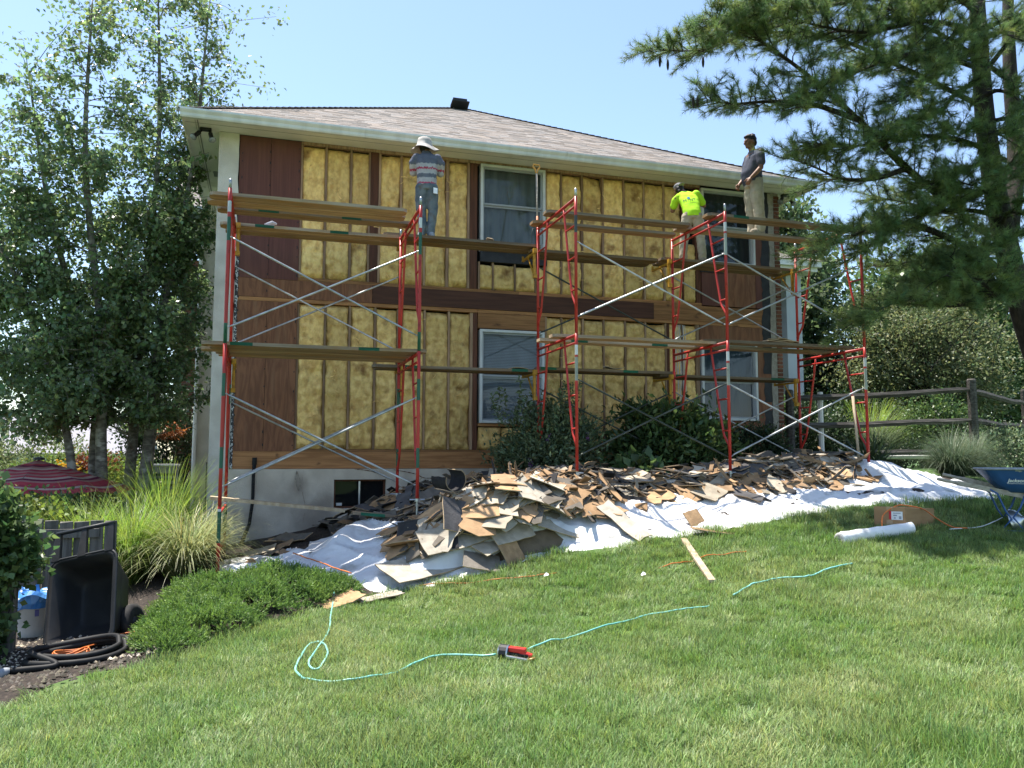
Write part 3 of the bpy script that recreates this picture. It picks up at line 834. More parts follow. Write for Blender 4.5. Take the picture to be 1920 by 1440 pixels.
# air conditioner beside the wing
ac = thing('air_conditioner', 'grey metal air conditioning unit beside the brick behind the birch', 'air conditioner', (-1.85, 4.2, -1.3))
mb = MB(); mb.box(-2.12, 3.9, -1.5, -1.62, 4.4, -.22); mb.build('casing', M_rimgrey, ac, bev=.02)
mb = MB(); mb.box(-2.14, 3.88, -.219, -1.60, 4.42, -.17); mb.build('lid', M_alu, ac, bev=.012)
mb = MB()
for k in range(11): mb.box(-2.10, 3.885, -1.4 + k * .1, -1.64, 3.899, -1.35 + k * .1)
o = mb.build('louvre', M_toolblack, ac); o['kind'] = 'stuff'
# black standpipe up the foundation
t = thing('drain_pipe', 'black flexible pipe standing against the pale foundation wall near the corner', 'pipe', (-.2, -.12, -1.3))
mb = MB(); mb.tube([(-.12, -.10, -.12), (-.13, -.10, -.3), (-.13, -.11, -.7), (-.17, -.14, -1.05), (-.27, -.22, -1.32)], [.03, .025, .025, .025, .03], 8); mb.build('tube', M_blackhose, t, smooth=True)
mb = MB(); mb.tube([(-.12, -.10, -.14), (-.12, -.10, -.03)], [.036, .036], 10); mb.build('end_cap', M_blackhose, t)
# thin conduit at the pier
t = thing('conduit', 'thin dark cable clipped to the stucco corner above the grasses', 'cable', (-.86, .1, -.6))
mb = MB(); mb.tube([(-.82, -.07, -.1), (-.82, -.07, -.9)], .008, 5); mb.build('cable', M_toolblack, t)

# cracks and a flaked edge in the foundation render, and a loop of cord hanging on it
mb = MB()
for path in ([(2.05, -.225), (2.25, -.26), (2.42, -.30), (2.55, -.36), (2.72, -.37), (2.95, -.44), (3.25, -.46)], [(1.42, -.215), (1.62, -.235), (1.85, -.30), (1.98, -.36)], [(2.30, -.75), (2.5, -.68), (2.75, -.66), (2.95, -.60)], [(.62, -.24), (.60, -.5), (.66, -.8), (.63, -1.05)], [(4.2, -.23), (4.1, -.4), (3.9, -.5)]):
    ps = cat_rom([(a, 0, b_) for a, b_ in path], 5)
    for p, q in zip(ps[:-1], ps[1:]):
        w0, w1 = rng.uniform(.002, .009), rng.uniform(.002, .009)
        mb.poly([(p.x, -.0705, p.z - w0), (q.x, -.0705, q.z - w1), (q.x, -.0705, q.z + w1), (p.x, -.0705, p.z + w0)])
o = mb.build('render_crack', M_studdark, house); o['kind'] = 'stuff'
mb = MB(); mb.tube(cat_rom([(.52, -.075, -.235), (.50, -.08, -.36), (.53, -.08, -.50), (.56, -.08, -.54), (.575, -.08, -.42), (.54, -.078, -.30), (.52, -.075, -.24)], 5), .006, 5); mb.build('hanging_cord', M_handlewood, house, smooth=True)
# ================================================================== SCAFFOLD
RED, GREEN, WHITE, DKG = (.42, .030, .022), (.015, .095, .055), (.60, .62, .62), (.05, .06, .055)
YF_, YI_ = -3.25, -1.65
def post(parent, x, y, z0, z1, bands, r=.0215):
    zs = sorted({z0, z1} | {max(z0, min(z1, q)) for b_ in bands for q in b_[:2]})
    pts = [(x, y, z) for z in zs]
    tints = []
    for a, c in zip(zs[:-1], zs[1:]):
        mid = (a + c) / 2; t = RED
        for b0, b1, cc in bands:
            if b0 <= mid <= b1: t = cc
        k = rng.uniform(.9, 1.08)
        tints.append(tuple(q * k for q in t))
    mb = MB(); mb.tube(pts, r, 10, True, tints)
    return mb.build('post', M_red, parent, smooth=True)
def end_frame(tower, x, zh, bot, bands_f, bands_i, top=False):
    """welded frame in the plane x: two posts, two headers, two tapered ladder legs with rungs"""
    mb = MB(); mb.tint = RED
    mb.tube([(x, YF_, zh), (x, YI_, zh)], .021, 8)
    mb.tube([(x, YF_, zh - .105), (x, YI_, zh - .105)], .016, 8)
    for s, yp in ((1, YF_), (-1, YI_)):
        y = lambda d: yp + s * d
        mb.tube([(x, y(.46), zh - .02), (x, y(.44), zh - .11), (x, y(.25), zh - .93), (x, y(.165), zh - 1.26), (x, y(.14), zh - 1.33), (x, y(.03), zh - 1.46), (x, y(.015), zh - 1.52)], .0165, 8)
    fr = mb.build('end_frame', M_red, tower, smooth=True)
    for s, yp in ((1, YF_), (-1, YI_)):
        for dz, w_ in ((.37, .375), (.81, .275), (1.26, .165)):
            mb = MB(); mb.tint = RED; mb.tube([(x, yp, zh - dz), (x, yp + s * w_, zh - dz + .0)], .0125, 7); mb.build('rung', M_red, fr, smooth=True)
    post(fr, x, YF_, bot, zh + .025, bands_f); post(fr, x, YI_, bot, zh + .025, bands_i)
    if top:
        for yp in (YF_, YI_):
            mb = MB(); mb.tube([(x, yp, zh + .02), (x, yp, zh + .125), (x, yp, zh + .14)], [.0175, .0175, .012], 8); mb.build('coupling_pin', M_steel, fr, smooth=True)
    return fr
def brace(tower, x0, x1, y, zt, zb, mat=None):
    for a, c, dy in ((zt, zb, .012), (zb, zt, .042)):
        mb = MB(); s = 1 if y == YF_ else 1
        yy = y + dy * s
        p, q = Vector((x0 + .03, y + .02, a)), Vector((x1 - .03, y + .02, c))
        d = (q - p).normalized()
        mb.tube([p, p + d * .09 + Vector((0, dy, 0)), q - d * .09 + Vector((0, dy, 0)), q], [.006, .0135, .0135, .006], 7)
        mb.tube([p - Vector((.04, 0, 0)), p + Vector((.015, 0, 0))], .008, 6); mb.tube([q - Vector((.015, 0, 0)), q + Vector((.04, 0, 0))], .008, 6)
        mb.build('brace_rod', mat or M_steel, tower, smooth=True)
def bracket(tower, x, z, side=.05):
    mb = MB(); x = x + side
    mb.box(x - .018, YI_ + .02, z - .03, x + .018, YI_ + .62, z)
    mb.box(x - .02, YI_ + .012, z - .42, x + .02, YI_ + .05, z + .03)
    mb.tube([(x, YI_ + .04, z - .38), (x, YI_ + .33, z - .04)], .014, 6)
    mb.box(x - .03, YI_ - .03, z - .03, x + .03, YI_ + .03, z + .045); mb.box(x - .03, YI_ - .03, z - .42, x + .03, YI_ + .03, z - .36)
    mb.box(x - .015, YI_ + .60, z, x + .015, YI_ + .62, z + .06)
    mb.build('side_bracket', M_yellow, tower)
def jack(tower, x, y, ztop, handle=True):
    zg = h1(x, y) - .05
    mb = MB(); mb.tube([(x, y, zg), (x, y, ztop + .12)], .0155, 8)
    mb.box(x - .07, y - .07, zg, x + .07, y + .07, zg + .012)
    j = mb.build('screw_jack', M_steel, tower)
    if handle:
        mb = MB(); mb.tube([(x - .095, y, ztop - .015), (x + .095, y + .01, ztop - .015)], .011, 6); mb.lathe((x, y, ztop - .035), [(.0, 0), (.034, 0), (.034, .034), (0, .034)], 8)
        mb.build('jack_handle', M_steel, j)
def bands(zh, kind):
    b_ = [(zh - .27, zh - .135, WHITE)]
    if kind == 'A': b_ += [(zh - .62, zh - .33, GREEN), (zh - 1.86, zh - 1.62, GREEN)]
    if kind == 'G': b_ = [(zh - .48, zh - .24, DKG)]
    if kind == 'D': b_ += [(zh - .62, zh - .30, (.30, .33, .28))]
    if kind == 'L': b_ = [(zh - .35, zh - .62, GREEN), (zh - 1.45, zh - 1.2, GREEN), (zh - .6, zh - .33, GREEN)]
    if kind == 'R': b_ = []
    return b_
FX = [-.465, 1.86, 4.0, 6.32, 8.68]
towA = thing('scaffold_tower', 'red tube scaffold tower in front of the plywood corner, two frames wide', 'scaffold', (.7, -2.45, -1.3))
towB = thing('scaffold_tower', 'red tube scaffold tower of three frames standing behind the debris and over the shrubs', 'scaffold', (6.3, -2.45, -.5))
HA, HB, PT = 3.19, 3.52, 1.89
for i, x in enumerate(FX[:2]):
    end_frame(towA, x, HA, HA - PT + .03, bands(HA, 'A'), bands(HA, 'R'), True)
    end_frame(towA, x, HA - PT, HA - 2 * PT + (.0 if i == 0 else .06), bands(HA - PT, 'L'), bands(HA - PT, 'L'))
for zz in (HA, HA - PT):
    for y in (YF_, YI_): brace(towA, FX[0], FX[1], y, zz - .57, zz - 1.66)
# short base frame under the outer legs where the ground drops
zb = HA - 2 * PT
mb = MB(); mb.tint = RED; mb.tube([(FX[0], YF_, zb - .08), (FX[0], YI_, zb - .08)], .018, 8); mb.tube([(FX[0], YF_, zb - .55), (FX[0], YI_, zb - .55)], .016, 8)
bf = mb.build('base_frame', M_red, towA, smooth=True)
for y in (YF_, YI_): post(bf, FX[0], y, h1(FX[0], y) - .05, zb - .002, [(zb - .06, zb - .03, WHITE), (zb - .42, zb - .06, GREEN)])
jack(towA, FX[1], YF_, zb + .06); jack(towA, FX[1], YI_, zb + .06)
kinds = [('G', 'D'), ('D', 'D'), ('R', 'D')]
for i, x in enumerate(FX[2:]):
    end_frame(towB, x, HB, HB - PT + .03, bands(HB, kinds[i][0]), bands(HB, 'R'), True)
    end_frame(towB, x, HB - PT, HB - 2 * PT + .06, bands(HB - PT, kinds[i][1]), bands(HB - PT, 'R'))
    jack(towB, x, YF_, HB - 2 * PT + .05, i < 2); jack(towB, x, YI_, HB - 2 * PT + .05)
for i in (2, 3):
    for zz in (HB, HB - PT):
        for y in (YF_, YI_): brace(towB, FX[i], FX[i + 1], y, zz - .6, zz - 1.63, M_darksteel if (i == 2 and zz < HB) or (y == YI_ and i == 2) else None)
for x in FX[:2]: bracket(towA, x, 3.19); bracket(towA, x, 1.28)
for x in FX[2:]: bracket(towB, x, 3.165, -.05); bracket(towB, x, 1.27, -.05)

# ------------------------------------------------------------------ planks
GREENP = (.10, .75, .62)
def plank(x0, x1, yc, ztop, label, k=1.0, w_=.235, th=.042, skew=0, green=(), tilt=0):
    t = thing('scaffold_plank', label, 'plank', ((x0 + x1) / 2, yc, ztop - th), 'wooden planks on the scaffold')
    mb = MB(); c = .05
    xs = [x0, x0 + c]
    gr = []
    for f in green:
        a = x0 + (x1 - x0) * f; xs += [a, a + .26]; gr.append((a, a + .26))
    xs += [x1 - c, x1]
    xs = sorted(xs)
    def ring(x):
        e = .045 if x in (x0, x1) else 0
        y = yc + skew * ((x - x0) / (x1 - x0) - .5); z = ztop + tilt * ((x - x0) / (x1 - x0) - .5) - .008 * math.sin(math.pi * (x - x0) / (x1 - x0))
        return [(x, y - w_ / 2 + e, z - th), (x, y + w_ / 2 - e, z - th), (x, y + w_ / 2 - e, z), (x, y - w_ / 2 + e, z)]
    rings = []
    for x in xs: rings.append(len(mb.v)); mb.v += ring(x)
    for i in range(len(xs) - 1):
        mid = (xs[i] + xs[i + 1]) / 2
        isg = any(a < mid < c_ for a, c_ in gr)
        for j in range(4):
            mb.tint = (k, k, k)
            if j == 0: mb.tint = (k * 1.25, k * 1.1, k * .9)      # clean underside
            if isg and j == 3: mb.tint = (.06, .42, .36)
            A, B = rings[i], rings[i + 1]
            mb.face((A + j, B + j, B + (j + 1) % 4, A + (j + 1) % 4))
    mb.tint = (k * 1.3, k * 1.2, k * 1.05)
    mb.face([rings[0] + j for j in range(4)]); mb.face([rings[-1] + j for j in range(4)][::-1])
    mb.build('board', M_plank, t)
    return t
DK = HA + .021 + .042
plank(-.72, 1.74, -2.84, DK, 'outermost plank on the top deck by the plywood corner', 1.0)
plank(-.76, 1.76, -2.585, DK + .001, 'second plank from outside on the top deck by the plywood corner', 1.35)
plank(-.66, 1.92, -2.27, DK, 'green-marked middle plank on the top deck by the plywood corner', .85, green=(.2, .62))
plank(-.66, 1.93, -1.50, DK, 'green-marked plank on the inner bracket of the top deck by the plywood', 1.2, green=(.18, .58))
plank(-.60, 1.95, -1.24, DK - .003, 'innermost plank on the bracket of the top deck by the plywood', .9)
plank(1.62, 4.08, -1.47, DK + .045, 'long grey plank the man in the bucket hat stands on', .72)
plank(1.66, 4.02, -1.215, DK + .044, 'inner bridging plank behind the one under the man in the bucket hat', .62)
DB = HB + .021 + .042
plank(3.86, 6.22, -2.36, DB, 'outer upper plank above the insulation, with a torn scrap lying on it', .95)
plank(3.84, 6.27, -1.80, DB, 'inner upper plank above the insulation, in front of the neon shirt', .9)
plank(6.18, 8.78, -2.93, DB + .001, 'green-marked outermost upper plank below the standing man in khaki trousers', .8, green=(.16,))
plank(6.10, 8.74, -2.17, DB + .002, 'upper plank the man in the grey T-shirt stands on', .85)
plank(3.92, 6.12, -1.47, 3.225, 'dark bracket plank on the upper tower beside the upper window', .6)
plank(3.98, 6.08, -1.215, 3.223, 'inner dark bracket plank on the upper tower beside the upper window', .55)
plank(6.18, 8.80, -1.46, 3.25, 'bracket plank under the man in the neon yellow shirt', .75, tilt=-.03)
plank(6.22, 8.76, -1.205, 3.248, 'inner bracket plank just behind the feet of the man in the neon shirt', .65, tilt=-.03)
DL = HA - PT + .021 + .042
for j, (a, c, lab, k) in enumerate(((-.74, 1.98, 'outermost green-marked plank on the lower deck by the plywood', 1.0), (-.66, 1.90, 'second plank from outside on the lower deck by the plywood', 1.1), (-.78, 1.85, 'pale middle plank on the lower deck by the plywood', 1.25), (-.62, 1.92, 'fourth plank from outside on the lower deck by the plywood', .95), (-.60, 1.88, 'innermost plank on the lower deck by the plywood', 1.15))):
    plank(a, c, -3.06 + j * .265, DL + .001 * j, lab, k, green=(.12, .68) if j == 0 else ())
plank(1.5, 4.2, -1.45, 1.335, 'green-marked bridging plank in front of the lower window with blinds', .6, green=(.15, .78))
plank(1.56, 4.1, -1.2, 1.333, 'inner bridging plank close to the lower window with blinds', .55)
plank(4.02, 6.42, -1.46, 1.377, 'green-marked lower bracket plank above the shrubs', .5, green=(.02, .6))
plank(4.06, 6.36, -1.21, 1.375, 'inner lower bracket plank above the shrubs', .45)
plank(6.14, 8.78, -1.44, 1.335, 'lower bracket plank in front of the dark lower window', .55, green=(.05, .78))
plank(6.2, 8.7, -1.2, 1.333, 'inner lower bracket plank against the dark lower window', .5)
DM = HB - PT + .021 + .042
plank(3.8, 6.38, -2.78, DM, 'pale outer plank on the middle deck above the leafy shrubs', 1.3)
plank(3.76, 6.34, -2.36, DM - .001, 'pale green-marked inner plank on the middle deck above the leafy shrubs', 1.35, green=(.18, .68))
plank(6.22, 8.9, -2.7, DM + .0445, 'plank on the middle deck carrying a small stack of torn sheets', .8)
plank(6.20, 8.82, -2.38, DM + .002, 'inner plank beside the one carrying the torn sheets', .7)
t = thing('loose_board', 'long narrow green-ended board lying low between the red base frame and the debris', 'board', (.3, -2.0, -.7))
mb = MB(); mb.obox((.22, -2.02, -.645), (.86, .05, -.10), (-.007, .12, 0), (.003, 0, .021)); mb.build('board', M_palewood, t)
t = thing('loose_board', 'dark board with a green band lying on grey debris below the basement window', 'board', (1.65, -2.3, -.8))
mb = MB(); mb.obox((1.62, -2.3, -.80), (.46, .03, -.05), (0, .11, 0), (.003, 0, .02)); mb.tint = GREENP; mb.obox((1.42, -2.33, -.7795), (.16, .01, -.018), (0, .11, 0), (.0, 0, .02)); mb.build('board', M_plank, t)

# ================================================================== PEOPLE
DG = lambda: bpy.context.evaluated_depsgraph_get()
def ell(mb, c, r, rot=None):
    s = len(mb.v); mb.ball((0, 0, 0), r, 14, 10)
    M = Matrix.Translation(c) @ (rot.to_4x4() if rot else Matrix.Identity(4))
    mb.xf(M, s)
def limb(mb, pts, rad, seg=12):
    """tapered tube with round ends"""
    mb.tube(pts, rad, seg)
    ell(mb, pts[0], (rad[0],) * 3); ell(mb, pts[-1], (rad[-1],) * 3)
    for p, r_ in zip(pts[1:-1], rad[1:-1]): ell(mb, p, (r_,) * 3)
def slab(mb, secs, seg=18):
    """torso-like loft: sections (cx, cy, z, rx, ry)"""
    rings = []
    for (cx, cy, z, rx, ry) in secs:
        b0 = len(mb.v)
        for k in range(seg):
            a = 2 * math.pi * k / seg
            ca, sa = math.cos(a), math.sin(a)
            mb.v.append((cx + rx * math.copysign(abs(ca) ** .85, ca), cy + ry * math.copysign(abs(sa) ** .85, sa), z))
        rings.append(b0)
    for A, B in zip(rings[:-1], rings[1:]):
        for k in range(seg):
            k2 = (k + 1) % seg; mb.face((A + k, A + k2, B + k2, B + k))
    mb.face([rings[0] + k for k in range(seg)][::-1]); mb.face([rings[-1] + k for k in range(seg)])
def skinned(name, mb, mat, parent, M, vox=.012, smooth=4, wr=0.0, ws=14, tintfn=None):
    me = mb.mesh('tmp'); o = bpy.data.objects.new('tmp', me); COL.objects.link(o)
    md = o.modifiers.new('r', 'REMESH'); md.mode = 'VOXEL'; md.voxel_size = vox
    if smooth: sm = o.modifiers.new('s', 'SMOOTH'); sm.factor = .5; sm.iterations = smooth
    dg = DG(); me2 = bpy.data.meshes.new_from_object(o.evaluated_get(dg))
    bpy.data.objects.remove(o); bpy.data.meshes.remove(me)
    me2.name = name
    if wr:
        me2.update()
        nv = [v.normal.copy() for v in me2.vertices]
        for v, nn in zip(me2.vertices, nv):
            p = v.co
            v.co = p + nn * wr * (mnoise.noise(Vector((p.x * ws, p.y * ws, p.z * ws * .55))) + .6 * mnoise.noise(Vector((p.x * ws * .5 + 4, p.y * ws * .5, p.z * ws * 1.3))))
    cols = np.ones((len(me2.vertices), 4), np.float32)
    if tintfn:
        for i, v in enumerate(me2.vertices): cols[i, :3] = tintfn(v.co)
    while me2.color_attributes: me2.color_attributes.remove(me2.color_attributes[0])
    at = me2.color_attributes.new('tint', 'FLOAT_COLOR', 'POINT'); at.data.foreach_set('color', cols.ravel())
    me2.materials.clear()
    org = root_loc(parent)
    me2.transform(Matrix.Translation(-org) @ M)
    o = link_mesh(name, me2, parent, [mat], smooth=True)
    return o
M_skin = pmat('skin', (0.23, 0.115, 0.07), (0.18, 0.085, 0.05), (20, 20, 20), rough=.55, spec=.35, tint=True)
M_hair = pmat('black_hair', (0.012, 0.010, 0.010), (0.022, 0.018, 0.017), (60, 60, 60), rough=.5, bump=.5, bscale=(90, 90, 90))
M_cloth = pmat('worn_cloth', (1, 1, 1), (.80, .80, .82), (16, 16, 16), detail=6, rough=.9, tint=True, spec=.1, bump=.25, bscale=(60, 60, 60))
M_neon = pmat('neon_shirt_cloth', (0.44, 0.80, 0.035), (0.36, 0.68, 0.03), (6, 6, 6), rough=.85, spec=.15)
M_khaki = pmat('dusty_khaki', (0.40, 0.36, 0.27), (0.31, 0.275, 0.205), (9, 9, 9), detail=7, rough=.9, spec=.1, bump=.2, bscale=(70, 70, 70))
M_denim = pmat('worn_denim', (0.07, 0.095, 0.125), (0.15, 0.18, 0.20), (7, 7, 7), detail=7, rough=.9, c3=(.11, .09, .07), s3=(8, 8, 6), lo3=.55, hi3=.72, spec=.1, bump=.2, bscale=(80, 80, 80))
M_shoe = pmat('dusty_shoe', (0.34, 0.29, 0.22), (0.24, 0.20, 0.15), (20, 20, 20), rough=.85)
M_hat = pmat('hat_cloth', (0.48, 0.44, 0.41), (0.36, 0.325, 0.30), (14, 14, 14), rough=.9)
M_greycap = pmat('grey_cap', (0.20, 0.20, 0.21), (0.13, 0.13, 0.14), (14, 14, 14), rough=.9)

def hand(mb, wrist, d, up, side=1, curl=.5):
    """palm, four fingers and a thumb; d along the forearm, up = back of the hand"""
    d = Vector(d).normalized(); up = (Vector(up) - d * Vector(up).dot(d)).normalized(); s = d.cross(up) * side
    w0 = Vector(wrist)
    ell(mb, w0 + d * .045, (.036, .036, .03))
    limb(mb, [w0, w0 + d * .04, w0 + d * .075], [.024, .033, .034], 8)
    for i, (o_, L_) in enumerate(((-.030, .062), (-.010, .074), (.010, .070), (.028, .054))):
        b_ = w0 + d * .08 + s * o_
        a1 = (d * math.cos(curl * .6) - up * math.sin(curl * .6)); a2 = (d * math.cos(curl * 1.5) - up * math.sin(curl * 1.5)); a3 = (d * math.cos(curl * 2.2) - up * math.sin(curl * 2.2))
        p1 = b_ + a1 * L_ * .45; p2 = p1 + a2 * L_ * .33; p3 = p2 + a3 * L_ * .25
        limb(mb, [b_ - d * .03, b_, p1, p2, p3], [.010, .0105, .010, .009, .008], 7)
    tb = w0 + d * .03 - s * .028
    limb(mb, [tb, tb + (d * .7 - s * .7 - up * .2) * .035, tb + (d * 1.1 - s * .6 - up * .5) * .06], [.013, .012, .009], 7)

def head(mb, c, f, hair=None):
    """c: centre of the cranium; f: facing direction (unit, horizontal)"""
    f = Vector(f).normalized(); r_ = f.cross(Vector((0, 0, 1))).normalized(); upv = r_.cross(f)
    rot = Matrix((r_, f, upv)).transposed()
    P = lambda x, y, z: Vector(c) + r_ * x + f * y + upv * z
    ell(mb, P(0, -.005, .012), (.074, .094, .098), rot)
    ell(mb, P(0, .022, -.055), (.058, .066, .066), rot)          # jaw
    ell(mb, P(0, .072, -.098), (.022, .020, .018), rot)          # chin
    ell(mb, P(0, .078, .015), (.052, .02, .016), rot)            # brow
    limb(mb, [P(0, .090, .010), P(0, .104, -.018), P(0, .110, -.036)], [.010, .012, .016], 8)   # nose
    ell(mb, P(0, .086, -.066), (.026, .012, .009), rot)          # lips
    for s in (-1, 1):
        ell(mb, P(s * .074, -.008, -.012), (.010, .022, .034), rot)   # ear
        ell(mb, P(s * .042, .062, -.028), (.022, .022, .022), rot)    # cheek
    return P, rot

# ---- man in the grey T-shirt, standing in profile on the upper plank, looking to the left
def man_grey():
    loc = Vector((7.58, -2.12, DB + .002))
    t = thing('person', 'standing man in a grey T-shirt and dusty khaki trousers on the upper plank', 'person', loc)
    M = Matrix.Translation(loc) @ Matrix.Rotation(R(88), 4, 'Z')      # local +Y (front) faces -X
    b_ = MB()
    P, rot = head(b_, (0, .055, 1.575), (0, 1, -.10))
    limb(b_, [(0, -.01, 1.36), (0, .02, 1.44), (0, .04, 1.52)], [.07, .056, .056])
    for s in (-1, 1):
        fore = .13 if s < 0 else .10
        limb(b_, [(s * .185, -.005, 1.335), (s * .215, .0, 1.22), (s * .225, .005, 1.07)], [.056, .05, .041])
        wr = Vector((s * .185, .165, .90))
        limb(b_, [(s * .225, .005, 1.07), (s * .212, .075, .99), wr], [.041, .038, .026])
        hand(b_, wr, (-s * .10, .45, -.85), (s * 1, .25, .2), side=s, curl=.75)
        limb(b_, [(s * .09, 0, .9), (s * .10, .0, .5), (s * .11, -.02, .09)], [.07, .05, .04])
    slab(b_, [(0, 0, .86, .14, .10), (0, .02, 1.1, .15, .11), (0, 0, 1.36, .15, .09)])
    for s in (-1, 1): ell(b_, (s * .11, .04, .05), (.035, .09, .03))
    body = skinned('body', b_, M_skin, t, M, .0085, 2)
    # hair
    h = MB(); ell(h, P(0, -.022, .038), (.084, .098, .088), rot); ell(h, P(0, .045, .082), (.066, .05, .028), rot); ell(h, P(0, -.075, -.02), (.066, .036, .06), rot)
    for k in range(26):
        a = rng.uniform(0, 6.28); e = rng.uniform(.3, 1.4)
        ell(h, P(.072 * math.cos(a) * math.cos(e), -.02 + .09 * math.sin(a) * math.cos(e), .04 + .085 * math.sin(e)), (.022, .022, .02), rot)
    skinned('hair', h, M_hair, t, M, .009, 1, .004, 60)
    # eyes
    e = MB()
    for s in (-1, 1): ell(e, P(s * .031, .083, -.003), (.011, .006, .006), rot)
    e.xf(M); e.build('eye', M_hair, t)
    # T-shirt: belly forward, short sleeves
    sh = MB()
    slab(sh, [(0, .02, .83, .155, .125), (0, .035, .92, .165, .150), (0, .045, 1.04, .172, .158), (0, .02, 1.18, .178, .135), (0, -.005, 1.30, .19, .112), (0, -.01, 1.365, .165, .088), (0, .005, 1.415, .085, .07)])
    for s in (-1, 1):
        limb(sh, [(s * .15, -.005, 1.345), (s * .205, -.003, 1.28), (s * .228, .002, 1.155)], [.075, .074, .068])
    skinned('t_shirt', sh, M_cloth, t, M, .012, 5, .006, 13, lambda p: (.075, .08, .105) if p.z < 1.3 else (.12, .128, .16))  # shoulders lighter: the sun on them is put into the cloth colour
    # trousers, baggy
    tr = MB()
    slab(tr, [(0, .01, .80, .15, .13), (0, .015, .90, .165, .14), (0, .018, .955, .16, .138)])
    for s in (-1, 1):
        limb(tr, [(s * .075, .005, .86), (s * .095, .01, .68), (s * .105, .0, .45), (s * .11, -.02, .24), (s * .113, -.02, .09)], [.112, .108, .095, .085, .088])
    skinned('trousers', tr, M_khaki, t, M, .012, 4, .011, 15)
    bl = MB(); slab(bl, [(0, .018, .945, .163, .141), (0, .018, .985, .163, .141)]); bl.xf(M); bl.build('belt', M_toolblack, t, smooth=True)
    for s in (-1, 1):
        k = MB(); limb(k, [(s * .112, -.055, .045), (s * .114, .03, .045), (s * .118, .115, .035)], [.047, .048, .042]); slab(k, [(s * .115, .03, .0, .05, .135), (s * .115, .03, .03, .052, .138)])
        skinned('shoe', k, M_shoe, t, M, .010, 2)
man_grey()

